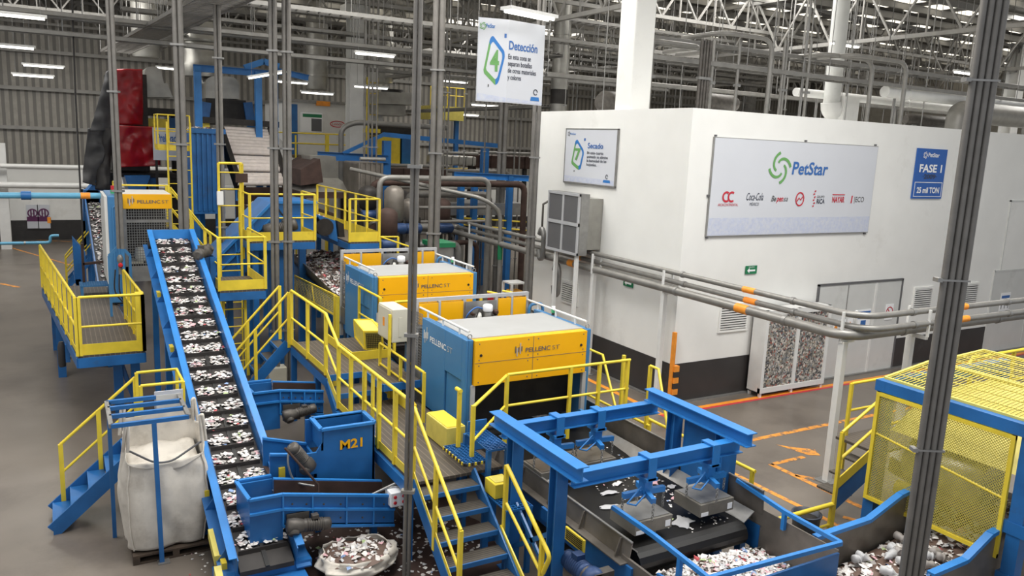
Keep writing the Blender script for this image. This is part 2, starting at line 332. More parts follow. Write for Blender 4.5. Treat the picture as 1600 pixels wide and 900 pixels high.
# floor paint
def strip(n, p, q, w, m='orange'):
    p = V(p); q = V(q); struct('trim_%d' % n, G().bar(p+Z3*.002, q+Z3*.002, w, .003), m)
strip(3, (12.0, 12.25, 0), (30, 12.25, 0), .13); strip(4, (11.4, 12.14, 0), (30, 12.14, 0), .08, 'pink')
strip(5, (10.9, 12.2, 0), (10.9, 19, 0), .13, 'orange'); strip(6, (10.9, 12.2, 0), (10.9, 11.9, 0), .13, 'pink')
strip(7, (11.0, 10.32, 0), (17, 10.32, 0), .12, 'worn'); strip(8, (10.98, 9.3, 0), (10.98, 7.2, 0), .11, 'worn'); strip(9, (10.98, 9.28, 0), (11.85, 9.28, 0), .1, 'worn'); strip(10, (10.03, 9.3, 0), (10.1, 6.4, 0), .1, 'worn')
struct('trim_11', G().prism([(11.85, 9.95, .001), (12.0, 9.75, .001), (12.35, 9.45, .001), (12.2, 9.2, .001), (12.0, 9.3, .001)][::-1], (0, 0, .003)), 'worn')
strip(12, (11.2, 8.5, 0), (11.0, 8.75, 0), .1, 'worn'); strip(13, (10.55, 7.0, 0), (10.4, 7.3, 0), .1, 'worn')
strip(14, pz(0, 382), pz(130, 420), .1, 'worn'); strip(15, pz(0, 443), pz(30, 449), .14, 'worn'); strip(16, pz(115, 378), pz(0, 371.5), .1, 'worn')
# ================================================================== THE WHITE ROOM
XW, YW, HT = 11.53, 12.71, 6.41
struct('wall_front', G().box(XW, 34, YW, YW+.2, 0, HT), 'white', loc=(XW, YW, 0))
struct('wall_side', G().box(XW, XW+.2, YW+.2, 18.92, 0, HT), 'white', loc=(XW, YW+.2, 0))
struct('wall_back', G().box(XW, 34, 18.92, 19.1, 0, HT), 'white', loc=(XW, 19, 0))
struct('ceiling_room', G().box(XW+.2, 34, YW+.2, 18.92, HT-.12, HT-.02), 'white', loc=(XW, YW, HT))
struct('baseboard_side', G().box(XW-.012, XW, YW-.012, 18.92, 0, .9), 'black')
struct('baseboard_front', G().box(XW, 16.0, YW-.012, YW, 0, .9).box(19.35, 23.6, YW-.012, YW, 0, .82), 'black')
struct('trim_17', G().box(XW-.1, 34, YW-.1, YW-.013, 0, .03).box(XW-.1, XW-.013, YW, 18.9, 0, .03), 'steel')
# door_1: double door, door_2: tall service door at the right
d1 = struct('door_1', G().box(16.04, 19.28, YW-.03, YW, .02, 2.42), 'door')
G().box(17.12, 17.14, YW-.045, YW-.03, .02, 2.4).build('panel_joint', 'steel', d1); G().box(18.2, 18.27, YW-.05, YW-.03, .02, 2.4).build('astragal', 'panelw', d1)
G().box(16.0, 16.05, YW-.05, YW, 0, 2.46).box(19.27, 19.32, YW-.05, YW, 0, 2.46).box(16, 19.32, YW-.05, YW, 2.42, 2.47).build('door_frame', 'lgrey', d1)
d2 = struct('door_2', G().box(23.62, 27, YW-.03, YW, .02, 2.45), 'door'); G().box(23.9, 27, YW-.03, YW, 2.5, 4.5).build('upper_hatch', 'white', d2)
G().box(23.58, 23.62, YW-.04, YW, 0, 2.5).box(23.86, 23.9, YW-.04, YW, 2.5, 4.55).box(23.86, 27, YW-.04, YW, 4.5, 4.54).box(23.6, 27, YW-.04, YW, 2.45, 2.5).box(25.6, 25.63, YW-.04, YW, 0, 2.45).build('door_frame', 'door', d2)
def plate(name, lbl, cat, x, z, w, h, m, txt=None, tm='letter', grp=None, y=None):
    y = YW-.035 if y is None else y
    t = thing(name, lbl, cat, (x+w/2, y, z), grp); G().box(x, x+w, y-.012, y, z, z+h).build('plate', m, t)
    return t
NF = -Y
for i, x in enumerate((16.75, 17.02, 17.29)):
    t = plate('warning_notice', ['left', 'middle', 'right'][i] + 'most of three small warning notices on the grey double door', 'sign', x-.05, 1.28, .2, .24, 'letter'); G().prism([(x-.02, YW-.05, 1.31), (x+.12, YW-.05, 1.31), (x+.05, YW-.05, 1.45)], (0, -.003, 0)).build('triangle', 'orange', t)
t = plate('door_notice', 'white notice with blue bars on the grey double door', 'sign', 17.5, 1.2, .62, .52, 'letter'); G().box(17.52, 18.1, YW-.052, YW-.047, 1.6, 1.68).box(17.52, 18.1, YW-.052, YW-.047, 1.49, 1.55).box(17.75, 17.95, YW-.052, YW-.047, 1.25, 1.44).build('printed_bar', 'tblue', t)
t = plate('prohibition_notice', 'small square notice with a red crossed circle on the right door leaf', 'sign', 18.72, 1.38, .32, .42, 'letter')
g = G(); ribbon(g, [(.13*math.cos(a*.314), .13*math.sin(a*.314)) for a in range(21)], .03, .03, X, Z3, (18.88, YW-.048, 1.59)); ribbon(g, [(-.09, .09), (.09, -.09)], .03, .03, X, Z3, (18.88, YW-.048, 1.59)); g.build('red_ring', 'bred', t)
for i, x in enumerate((24.1, 25.9)):
    t = plate('door_notice', ['white notice with a blue heading on the far right service door', 'taller white notice with blue figures beside the right edge'][i], 'sign', x, 1.25, .5, .55, 'letter'); G().box(x+.04, x+.46, YW-.052, YW-.047, 1.64, 1.72).build('printed_bar', 'tblue', t)
    text('111' if i == 0 else '2.6', (x+.06, YW-.049, 1.32), X, Z3, .2, 'lgrey' if i == 0 else 'tblue', t, w=.38)
def louvre(x, z, w, h, lbl, n, side=False):
    t = thing('louvre_vent', lbl, 'vent', (x+w/2, YW, z) if not side else (XW, x+w/2, z)); q = (lambda a0, a1, d0, d1, z0, z1, g: g.box(a0, a1, YW-d1, YW-d0, z0, z1)) if not side else (lambda a0, a1, d0, d1, z0, z1, g: g.box(XW-d1, XW-d0, a0, a1, z0, z1))
    q(x, x+w, 0, .012, z, z+h, G()).build('backing', 'dark', t)
    g = G(); q(x-.05, x, 0, .04, z-.05, z+h+.05, g); q(x+w, x+w+.05, 0, .04, z-.05, z+h+.05, g); q(x, x+w, 0, .04, z-.05, z, g); q(x, x+w, 0, .04, z+h, z+h+.05, g); g.build('frame', 'white', t)
    for i in range(n): zz = z + h*(i+.35)/n; q(x, x+w, .012, .05, zz, zz+h/n*.5, G()).build('slat', 'panelw', t)
louvre(12.84, 1.56, .8, .56, 'wide louvred vent on the white wall behind the display cage', 10)
louvre(19.92, 1.62, .74, .52, 'louvred vent on the white wall right of the grey double door', 9)
louvre(22.15, 1.6, .7, .54, 'louvred vent on the white wall right of the tall grey conduit bundle', 9)
louvre(16.46, 1.5, .7, .5, 'louvred vent on the side wall below the grey filter box', 9, True)
# small green exit signs
for lbl, o, xd, w in (('small green arrow sign on the side wall below the pipes', V((XW-.02, 14.58, 2.34)), -Y, .36), ('small green arrow sign on the front wall near the corner', V((13.47, YW-.02, 2.83)), X, .36)):
    t = thing('exit_sign', lbl, 'sign', o + xd*w/2); nd = xd.cross(Z3)
    G().prism([o, o+xd*w, o+xd*w+Z3*.19, o+Z3*.19], nd*.01).build('plate', 'sgreen', t)
    g = G(); g.prism([o+xd*.05+Z3*.08+nd*.011, o+xd*.12+Z3*.02+nd*.011, o+xd*.12+Z3*.06+nd*.011, o+xd*.3+Z3*.06+nd*.011, o+xd*.3+Z3*.1+nd*.011, o+xd*.12+Z3*.1+nd*.011, o+xd*.12+Z3*.14+nd*.011], nd*.003); g.build('arrow', 'letter', t); text('SALIDA' if xd.x else 'RUTA', o+xd*w/2+Z3*.145+nd*.011, xd, Z3, .03, 'letter', t, w=.18, ctr=True)
# big sign of the sponsors
t = thing('company_sign', 'big pale grey billboard with green swirl, company name and seven partner logos', 'sign', (14.88, YW, 3.73))
G().box(12.17, 17.57, YW-.06, YW-.01, 3.73, 5.83).build('board', 'snow', t); yb = YW-.062
G().box(12.18, 17.56, yb-.002, yb, 3.74, 4.12).build('printed_foot', 'fade', t)
G().box(12.155, 12.17, yb+.01, YW, 3.715, 5.845).box(17.57, 17.585, yb+.01, YW, 3.715, 5.845).box(12.17, 17.57, yb+.01, YW, 3.715, 3.73).box(12.17, 17.57, yb+.01, YW, 5.83, 5.845).build('edge_frame', 'steel', t)
swirl((14.2, yb-.003, 5.24), X, Z3, .34, 'green', t, arms=4); text('PetStar', (14.6, yb-.003, 5.11), X, Z3, .29, 'tblue', t, w=1.22, bold=.02, shear=.12)
zl = 4.54; yp = yb-.003
g = G()
for k in (0, 1): ribbon(g, [(k*.16+.1*math.cos(a), .1*math.sin(a)) for a in [math.pi*(.3+i*.14) for i in range(11)]], .045, .045, X, Z3, (12.63, yp, zl+.04))
g.build('logo', 'bred', t); text('ARCACONTINENTAL', (12.4, yp, zl-.16), X, Z3, .06, 'bred', t, w=.6)
text('Coca-Cola', (13.24, yp, zl-.03), X, Z3, .17, 'ink', t, w=.52, shear=.35); text('MÉXICO', (13.36, yp, zl-.15), X, Z3, .07, 'ink', t, w=.28)
text('Be', (14.02, yp, zl-.05), X, Z3, .13, 'lgrey', t, w=.16, shear=.3, bold=.02); text('pen', (14.19, yp, zl-.05), X, Z3, .13, 'bred', t, w=.22, shear=.3, bold=.02); text('sa', (14.42, yp, zl-.05), X, Z3, .13, 'lgrey', t, w=.14, shear=.3)
g = G(); ribbon(g, [(.13*math.cos(a*.3142), .15*math.sin(a*.3142)) for a in range(21)], .035, .035, X, Z3, (14.96, yp, zl)); ribbon(g, [(-.09, -.05), (-.03, .03), (.03, -.02), (.09, .06)], .035, .03, X, Z3, (14.96, yp, zl)); g.build('logo', 'bred', t)
g = G()
for i in range(6): ribbon(g, [(-.02-.03*(i % 2), .18-.07*i), (.03-.03*(i % 2), .2-.07*i)], .04, .03, X, Z3, (15.46, yp, zl))
g.build('logo', 'bred', t); text('GRUPO', (15.54, yp, zl+.03), X, Z3, .06, 'lgrey', t, w=.26); text('RICA', (15.54, yp, zl-.1), X, Z3, .11, 'ink', t, w=.28, bold=.02, shear=.1)
text('NAYAR', (16.09, yp, zl-.07), X, Z3, .14, 'bred', t, w=.44, bold=.03); G().box(16.08, 16.53, yb-.006, yb-.002, zl+.1, zl+.125).build('rule', 'bred', t)
G().prism([(16.77, yb-.006, zl-.09), (16.81, yb-.006, zl-.09), (16.83, yb-.006, zl+.09), (16.79, yb-.006, zl+.09)], (0, .003, 0)).build('logo', 'bred', t); text('|ECO', (16.9, yp, zl-.06), X, Z3, .13, 'lgrey', t, w=.36)
for x, z in ((12.2, 5.87), (15.0, 5.87), (17.5, 5.87), (12.13, 4.6), (12.2, 3.69), (17.5, 3.69)): G().box(x-.02, x+.02, YW-.05, YW, z-.02, z+.02).build('fixing_clip', 'lgrey', t)
# blue phase sign
t = thing('phase_sign', 'upright blue sign with white lettering on the white wall at right', 'sign', (19.83, YW, 4.57))
G().box(19.19, 20.47, YW-.04, YW-.01, 4.57, 5.86).build('board', 'sblue', t); yb = YW-.042; cx = 19.83
swirl((cx-.3, yb-.002, 5.69), X, Z3, .09, 'letter', t); text('PetStar', (cx-.18, yb-.002, 5.65), X, Z3, .11, 'letter', t, w=.48, bold=.02)
text('FASE 1', (cx, yb-.002, 5.26), X, Z3, .2, 'letter', t, w=.96, bold=.03, ctr=True); text('·2009·', (cx, yb-.002, 5.09), X, Z3, .12, 'ink', t, w=.6, bold=.02, ctr=True)
text('25 mil TON', (cx, yb-.002, 4.72), X, Z3, .15, 'letter', t, w=.96, bold=.03, ctr=True)
g = G()
for a in ((19.24, 20.42, 4.62, 4.635), (19.24, 20.42, 4.985, 5.0), (19.24, 19.255, 4.635, 4.985), (20.405, 20.42, 4.635, 4.985)): g.box(a[0], a[1], yb-.004, yb, a[2], a[3])
g.build('printed_border', 'letter', t)
# numbered zone signs: rounded lozenge, number, heading, body lines, corner stamp
def zone(t, o, xd, ud, w, h, num, head, body):
    xd = V(xd).normalized(); nd = xd.cross(V(ud)); o = V(o) + nd*.003; P = lambda a, b: o + xd*a*w + V(ud)*b*h
    loz = fillet([(.14, .38, 0), (.2, .78, 0), (.24, .82, 0), (.38, .62, 0), (.39, .55, 0), (.34, .26, 0), (.29, .24, 0), (.15, .34, 0), (.14, .38, 0)], .03, 4)
    c = V((.265, .53, 0)); inn = [c + (p-c)*.74 for p in loz]; n = len(loz)
    for mm, sel in (('green', lambda p: p.x + .25*p.y < .36), ('lgblue', lambda p: p.x + .25*p.y >= .36)):
        g = G()
        for i in range(n-1):
            if sel((loz[i]+loz[i+1])/2): g.add([P(loz[i].x, loz[i].y), P(loz[i+1].x, loz[i+1].y), P(inn[i+1].x, inn[i+1].y), P(inn[i].x, inn[i].y)], [(3, 2, 1, 0)])
        g.build('lozenge', mm, t)
    text(num, P(.265, .43), xd, ud, h*.22, 'green', t, w=w*.12, bold=.03, ctr=True)
    text(head, P(.46, .66), xd, ud, h*.1, 'tblue', t, w=w*.4 if len(head) > 7 else w*.3, bold=.02)
    for i, b in enumerate(body): text(b, P(.455, .55-.072*i), xd, ud, h*.056, 'ink', t, w=w*.0225*len(b), bold=.012)
    swirl(P(.06, .92), xd, ud, h*.045, 'lgrey', t); text('PetStar', P(.09, .9), xd, ud, h*.04, 'lgblue', t, w=w*.12, bold=.01)
    G().prism([P(.38, .79), P(.41, .79), P(.41, .84), P(.38, .84)], nd*.002).build('printed_dot', 'tblue', t)
    G().prism([P(.2, .2), P(.22, .2), P(.22, .23), P(.2, .23)], nd*.002).build('printed_dot', 'lgrey', t)
    g = G(); ribbon(g, [(.035*h*math.cos(a*.4), .035*h*math.sin(a*.4)) for a in range(15)], .014*h, .014*h, xd, V(ud), P(.86, .16)); g.build('stamp_ring', 'ink', t)
    G().prism([P(.79, .05), P(.93, .05), P(.92, .1), P(.8, .1)], nd*.002).build('stamp_ribbon', 'lgblue', t)
    G().prism([P(.01, .01), P(.99, .01), P(.99, .1), P(.01, .12)], nd*.001).build('printed_foot', 'fade', t)
t = thing('zone_sign', 'square pale sign numbered 7 on the side wall of the white room', 'sign', (XW, 16.25, 4.62))
G().box(XW-.045, XW-.01, 15.17, 17.33, 4.62, 5.94).build('board', 'snow', t)
zone(t, (XW-.046, 17.33, 4.62), -Y, Z3, 2.16, 1.32, '7', 'Secado', ['En este cuarto', 'animado se elimina', 'la humedad de las', 'hojuelas.'])
G().box(XW-.05, XW-.005, 15.14, 15.17, 4.6, 5.97).box(XW-.05, XW-.005, 17.33, 17.36, 4.6, 5.97).box(XW-.05, XW-.005, 15.14, 17.36, 4.58, 4.62).box(XW-.05, XW-.005, 15.14, 17.36, 5.94, 5.97).build('edge_frame', 'steel', t)
# hanging sign 4: two leaves meeting at a slight fold
ya, yb_ = 14.0, 13.85
A0 = py(744, 163, ya); A1 = py(745.5, 37, ya); B0 = py(790.5, 162, yb_); B1 = py(793, 29, yb_); C0 = py(846.5, 158.5, ya); C1 = py(850, 31, ya)
t = thing('zone_sign', 'large hanging white sign numbered 4 below the near lamp', 'sign', (B0.x, ya, B0.z))
zb = (A0.z+B0.z+C0.z)/3; zt = (A1.z+B1.z+C1.z)/3; A = V((A0.x, ya, zb)); B = V((B0.x, yb_, zb)); Cc = V((C0.x, ya, zb)); hh = zt-zb
G().prism([A, B, Cc, Cc+Y*.03, B+Y*.03, A+Y*.03], Z3*hh).build('board', 'snow', t)
d1_ = (B-A); d2_ = (Cc-B)
def half(o, xd, ud, parts): pass
xdl = d1_.normalized(); xdr = d2_.normalized(); wl = d1_.length; wr = d2_.length; nl = xdl.cross(Z3); nr = xdr.cross(Z3)
P = lambda a, b: A + xdl*a*wl + Z3*b*hh + nl*.004
loz = fillet([(.2, .38, 0), (.38, .76, 0), (.47, .8, 0), (.88, .62, 0), (.9, .55, 0), (.72, .24, 0), (.62, .2, 0), (.22, .34, 0), (.2, .38, 0)], .06, 4); c = V((.55, .5, 0))
for mm, f_ in (('green', lambda p: p.x+.5*p.y < .72), ('lgblue', lambda p: p.x+.5*p.y >= .72)):
    g = G()
    for i in range(len(loz)-1):
        a, b = loz[i], loz[i+1]
        if f_((a+b)/2): ai = c+(a-c)*.76; bi = c+(b-c)*.76; g.add([P(a.x, a.y), P(b.x, b.y), P(bi.x, bi.y), P(ai.x, ai.y)], [(3, 2, 1, 0)])
    g.build('lozenge', mm, t)
text('4', P(.56, .38), xdl, Z3, hh*.25, 'green', t, w=wl*.3, bold=.03, ctr=True)
swirl(P(.14, .9), xdl, Z3, .07, 'green', t); text('PetStar', P(.24, .885), xdl, Z3, .075, 'lgblue', t, w=wl*.3, bold=.02)
G().prism([P(.86, .78), P(.93, .78), P(.93, .83), P(.86, .83)], nl*.002).build('printed_dot', 'tblue', t); G().prism([P(.36, .18), P(.4, .18), P(.4, .21), P(.36, .21)], nl*.002).build('printed_dot', 'lgrey', t)
Q = lambda a, b: B + xdr*a*wr + Z3*b*hh + nr*.004
text('Detección', Q(.02, .65), xdr, Z3, hh*.105, 'tblue', t, w=wr*.78, bold=.02)
for i, s_ in enumerate(('En esta zona se', 'separan botellas', 'de otros materiales', 'y colores')): text(s_, Q(.01, .535-.083*i), xdr, Z3, hh*.062, 'ink', t, w=wr*.041*len(s_), bold=.012)
g = G(); ribbon(g, [(.05*math.cos(a*.4), .05*math.sin(a*.4)) for a in range(15)], .02, .02, xdr, Z3, Q(.8, .16)); g.build('stamp_ring', 'ink', t); G().prism([Q(.66, .05), Q(.92, .05), Q(.9, .1), Q(.68, .1)], nr*.002).build('stamp_ribbon', 'lgblue', t)
G().prism([P(.01, .01), P(.99, .01), P(.99, .06), P(.01, .1)], nl*.001).build('printed_foot', 'fade', t); G().prism([Q(.01, .01), Q(.99, .01), Q(.99, .04), Q(.01, .06)], nr*.001).build('printed_foot', 'fade', t)
for a in (A+Z3*hh, Cc+Z3*hh): G().tube([a+Y*.015, V((a.x, a.y+.015, 11.45))], .006, 5).build('hanging_wire', 'steel', t)
# ------------------------------------------------------------------ filter box on the side wall
t = thing('filter_unit', 'grey steel filter box with four screens standing on white legs at the side wall', 'filter box', (10.9, 17.2, 0))
xf = 10.75; c = [px(*p, xf) for p in ((857, 297), (906, 303), (900, 397), (852, 388))]; y1 = c[0].y; y0 = c[1].y; z0 = c[3].z; z1 = c[0].z
G().box(xf+.04, xf+.3, y0, y1, z0, z1).build('box', 'steel', t)
fr = G(); ym = (y0+y1)/2; zm = (z0+z1)/2
for a in ((y0, y0+.06, z0, z1), (y1-.06, y1, z0, z1), (ym-.04, ym+.04, z0, z1)): fr.box(xf, xf+.05, *a)
for a in ((y0, y1, z0, z0+.06), (y0, y1, z1-.06, z1), (y0, y1, zm-.04, zm+.04)): fr.box(xf-.005, xf+.05, *a)
fr.build('frame', 'frame', t)
for a, b in ((y0, ym), (ym, y1)):
    for e, f_ in ((z0, zm), (zm, z1)): G().box(xf+.015, xf+.045, a+.05, b-.05, e+.05, f_-.05).build('screen', 'lgrey', t)
yd = px(945, 310, 11.2).y
G().prism([(xf+.32, y0+.1, z0+.12), (xf+.32, y0+.1, z1-.12), (XW-.01, y0+.1, z1-.12), (XW-.01, y0+.1, z0+.12)], (0, .9, 0)).build('duct', 'hood', t)
for y, x in ((y1-.35, xf+.1), (y0+.12, xf+.1), (y0+.25, XW-.1)): G().box(x-.04, x+.04, y-.04, y+.04, 0, z0+.02).build('leg', 'panelw', t)
# ------------------------------------------------------------------ pipe run on white posts: comes along the side wall, turns the corner, goes right
XP, YP = 11.25, 8.1
far = 44
for nm, lbl, z, r, dx in (('steam_pipe', 'upper thin grey pipe of the overhead run turning the corner', 2.97, .055, .06), ('steam_pipe', 'middle grey pipe of the overhead run turning the corner', 2.76, .055, .12), ('steam_pipe', 'lower thick grey pipe of the overhead run turning the corner', 2.62, .085, -.08)):
    t = thing(nm, lbl, 'pipe', (XP, YP, z)); pts = [(XP+dx, 36, z), (XP+dx, YP-dx, z), (30, YP-dx, z)]
    G().tube(fillet(pts, .5, 6), r, 10).build('pipe_run', 'pipe', t)
    for p, q in (((XP+dx, 10.65, z), (XP+dx, 10.35, z)), ((13.9, YP-dx, z), (14.2, YP-dx, z)), ((XP+dx, 16.4, z), (XP+dx, 16.15, z))): G().tube([p, q], r+.006, 10).build('orange_band', 'orange', t)
    for p, q in (((XP+dx, 12.4, z), (XP+dx, 12.33, z)), ((XP+dx, 9.5, z), (XP+dx, 9.43, z)), ((12.6, YP-dx, z), (12.67, YP-dx, z)), ((15.5, YP-dx, z), (15.57, YP-dx, z))): G().tube([p, q], r+.014, 10).build('coupling', 'steel', t)
def post(name, x, y, z, lbl, w=.1, arm=V((0, 0, 0)), m='panelw'):
    t = thing(name, lbl, 'post', (x, y, 0)); G().box(x-w/2, x+w/2, y-w/2, y+w/2, .01, z).build('shaft', m, t); G().box(x-w*1.4, x+w*1.4, y-w*1.4, y+w*1.4, 0, .015).build('base_plate', 'steel', t)
    if arm.length: p = V((x, y, z)); G().bar(p-arm*.3, p+arm, .06, .06).build('cross_arm', m, t); G().bar(p+arm+Z3*.02, p+arm+Z3*.5, .04).bar(p-arm*.3+Z3*.02, p-arm*.3+Z3*.5, .04).build('pipe_bracket', m, t)
    return t
post('pipe_support_post', 11.32, 8.35, 2.5, 'white pipe post standing free on the painted floor near the stair', .11, V((.25, 0, 0)))
post('pipe_support_post', 13.0, 8.25, 2.5, 'white pipe post right behind the yellow mesh machine', .11, V((0, -.3, 0)))
q = px(1030, 560, 11.2); post('pipe_support_post', 11.2, q.y, 2.5, 'white pipe post beside the corner of the white room', .1, V((.2, 0, 0)))
post('pipe_support_post', 11.15, 15.3, 2.5, 'white pipe post left of the louvred side vent, under the pipes', .1, V((.2, 0, 0)))
post('pipe_support_post', 11.2, 22, 2.5, 'white pipe post far along the pipe run, past the room', .1, V((.2, 0, 0)))
# height marker at the corner
q = px(1046, 610, XW-.05)
t = thing('corner_marker', 'orange post with black and orange blocks at the corner of the white room', 'post', (XW-.1, YW-.1, 0))
G().box(XW-.1, XW-.03, YW-.12, YW-.04, 0, 1.65).build('post', 'orange', t)
for i in range(5): G().box(XW-.06, XW+.08, YW-.16, YW-.05, .25+i*.13, .38+i*.13).build('warning_block', 'orange' if i % 2 == 0 else 'black', t)
# display cage
t = thing('display_cage', 'white framed display case of crushed bottles against the black wall band', 'display case', (14.85, 12.45, 0))
x0, x1, ya, yb_, z0, z1 = 13.79, 15.98, 12.2, 12.62, .1, 2.05
fr = G()
for a in ((x0, x0+.09), (x1-.09, x1), ((x0+x1)/2-.05, (x0+x1)/2+.05)): fr.box(*a, ya, ya+.08, z0, z1)
for a in ((z0, z0+.12), (z1-.12, z1)): fr.box(x0, x1, ya-.004, ya+.08, *a)
fr.build('front_frame', 'panelw', t); G().box(x0, x0+.02, ya+.08, yb_, z0, z1).box(x1-.02, x1, ya+.08, yb_, z0, z1).box(x0, x1, ya+.08, yb_, z1-.02, z1).box(x0, x1, yb_-.02, yb_, z0, z1).box(x0, x1, ya+.08, yb_, z0, z0+.02).build('case', 'panelw', t)
for a, b in ((x0+.09, (x0+x1)/2-.05), ((x0+x1)/2+.05, x1-.09)): G().box(a, b, ya+.03, ya+.05, z0+.12, z1-.12).build('bottle_panel', 'collage', t)
for x in (x0+.06, (x0+x1)/2, x1-.06):
    for y in (ya+.05, yb_-.06): G().box(x-.03, x+.03, y-.03, y+.03, 0, z0).build('foot', 'panelw', t)
# ================================================================== THE SORTING LINE
def wire_panel(o, u, v, nu, nv, r, m, parent, name='mesh_panel', diamond=False):
    """real wires: o corner, u and v the two edges"""
    o = V(o); u = V(u); v = V(v); g = G(); nd = u.cross(v).normalized()
    if not diamond:
        for i in range(nu+1): p = o+u*i/nu; g.bar(p, p+v, r, r, nd)
        for j in range(nv+1): p = o+v*j/nv; g.bar(p, p+u, r, r, nd)
    else:
        k = nu+nv
        for s in (1, -1):
            for i in range(1, k):
                a = i/nu if i <= nu else 1.0; pa = (a, 0 if i <= nu else (i-nu)/nv); b = i/nv if i <= nv else 1.0; pb = (0 if i <= nv else (i-nv)/nu, b)
                if s < 0: pa = (1-pa[0], pa[1]); pb = (1-pb[0], pb[1])
                g.bar(o+u*pa[0]+v*pa[1], o+u*pb[0]+v*pb[1], r, r*.5, nd)
    return g.build(name, m, parent)
def sorter(x, y, z, lbl):
    t = thing('optical_sorter', lbl, 'sorting machine', (x+1.03, y+.8, 0)); B = lambda a, b, c, d, e, f, g=None: (g or G()).box(x+a, x+b, y+c, y+d, z+e, z+f)
    w = 2.06
    g = B(-.08, 0, 0, 1.66, -.02, 1.46)
    for a in ((0, .14, -.02, 1.46), (.74, 1.66, -.02, 1.46), (.14, .74, -.02, .12), (.14, .74, .8, 1.46)): B(-.12, -.08, *a, g)
    sp = g.build('side_panel', 'mblue', t, bev=.012)
    g = G()
    for i in range(6): B(-.125, -.12, .3+i*.09, .36+i*.09, .02, .08, g)
    g.build('vent_slot', 'pblue', sp)
    B(w, w+.1, 0, 1.66, -.05, 1.46).build('side_panel', 'mblue', t, bev=.012)
    c = B(.01, w-.01, -.05, .1, .75, 1.45).build('front_cover', 'oyel', t, bev=.006)
    B(.01, w-.01, -.053, -.049, 1.1, 1.106, B(w/2-.003, w/2+.003, -.053, -.049, .75, 1.45)).build('panel_seam', 'lgrey', c)
    g = G()
    for a in (.08, w/2-.09, w/2+.09, w-.08):
        for b in (.8, 1.06, 1.15, 1.4): g.lathe((x+a, y-.05, z+b), (0, -1, 0), [(.011, 0), (.008, .006)], 8)
    g.build('bolt', 'lgrey', c)
    g = G()
    for a in (.11, w-.12): g.lathe((x+a, y-.05, z+1.22), (0, -1, 0), [(.024, 0), (.02, .012)], 10)
    g.build('latch', 'dark', c)
    pellenc((x+.7, y-.054, z+1.2), X, Z3, .82, c, False); pellenc((x-.122, y+1.56, z+1.13), -Y, Z3, 1.1, sp, True)
    B(.0, w, .1, 1.35, 1.42, 1.462).build('top_sheet', 'topg', t)
    B(.0, w-.02, .3, .34, -.02, 1.4).build('curtain', 'dark', t); B(.02, w-.02, 1.5, 1.54, -.02, 1.3).build('curtain', 'dark', t)
    B(-.03, .04, -.03, .03, -.1, .75).build('edge_channel', 'frame', t); B(w-.04, w+.03, -.03, .03, -.1, .75).build('edge_channel', 'frame', t)
    for xx in (-.04, w+.05):
        r = G().tube([(x+xx, y+.08, z+1.57), (x+xx, y+1.98, z+1.57)], .02).build('top_rail', 'panelw', t)
        for yy in (.4, 1.0, 1.6): G().bar((x+xx, y+yy, z+1.44), (x+xx, y+yy, z+1.57), .025).build('rail_post', 'panelw', r)
        G().tube([(x+xx+.035*math.cos(a), y+.05, z+1.5+.035*math.sin(a)) for a in [i*.52 for i in range(13)]], .008, 6).build('lifting_eye', 'steel', t)
    # rear guard frame with yellow panels, wire screens and the air filter
    yr = 1.95; f = G()
    for a in (-.12, .78, 1.42, w+.0): B(a, a+.06, yr, yr+.06, -.15, 1.66, f)
    B(-.12, w+.06, yr-.003, yr+.063, 1.66, 1.72, f); B(-.12, w+.06, yr-.003, yr+.063, 1.2, 1.25, f); B(-.12, w+.06, yr-.003, yr+.063, .1, .15, f); fr = f.build('rear_frame', 'frame', t)
    B(-.06, .78, yr-.02, yr+.045, 1.27, 1.63).build('rear_panel', 'oyel', t); B(1.48, w, yr-.02, yr+.045, 1.27, 1.63).build('rear_panel', 'oyel', t); B(1.74, 1.78, yr-.03, yr+.05, 1.25, 1.66).build('rear_stile', 'frame', fr); B(.3, .34, yr-.03, yr+.05, 1.25, 1.66).build('rear_stile', 'frame', fr)
    wire_panel((x-.06, y+yr+.03, z+.15), (w+.06, 0, 0), (0, 0, 1.05), 42, 22, .006, 'steel', t, 'wire_screen')
    wire_panel((x-.1, y+1.68, z+.15), (0, .3, 0), (0, 0, 1.35), 7, 28, .006, 'steel', t, 'wire_screen'); B(-.12, -.09, 1.68, 1.95, .15, .5).build('screen_skirt', 'steel', t)
    B(.8, 1.42, yr-.06, yr-.03, 1.1, 1.62).build('mounting_plate', 'steel', t)
    a = G().lathe((x+1.2, y+yr-.14, z+1.1), Z3, [(.05, 0), (.075, .03), (.075, .33), (.06, .35)]).build('air_filter', 'stain', t); G().lathe((x+1.2, y+yr-.14, z+1.45), Z3, [(.085, 0), (.09, .02), (.09, .1), (.07, .12)]).build('filter_cap', 'letter', a)
    G().lathe((x+1.03, y+yr-.14, z+1.38), (-.3, -.2, -.5), [(.03, -.05), (.055, 0), (.06, .05), (.04, .09)]).build('regulator', 'wglass', t)
    G().lathe((x+1.36, y+yr-.12, z+1.42), (0, -1, 0), [(.05, 0), (.06, .03), (.03, .08)]).lathe((x+.9, y+yr-.1, z+1.42), (0, -1, 0), [(.03, 0), (.03, .06), (.02, .1)]).build('valve', 'rust', t)
    G().tube([(x+.74, y+yr-.1, z+1.2), (x+.78, y+yr-.2, z+1.45), (x+.95, y+yr-.18, z+1.55), (x+1.1, y+yr-.12, z+1.5)], .014, rad=.2).build('air_hose', 'tblue', t); G().tube([(x+.9, y+yr-.1, z+1.1), (x+.92, y+yr-.2, z+1.3), (x+1.02, y+yr-.16, z+1.5)], .012, rad=.2).build('air_hose', 'black', t)
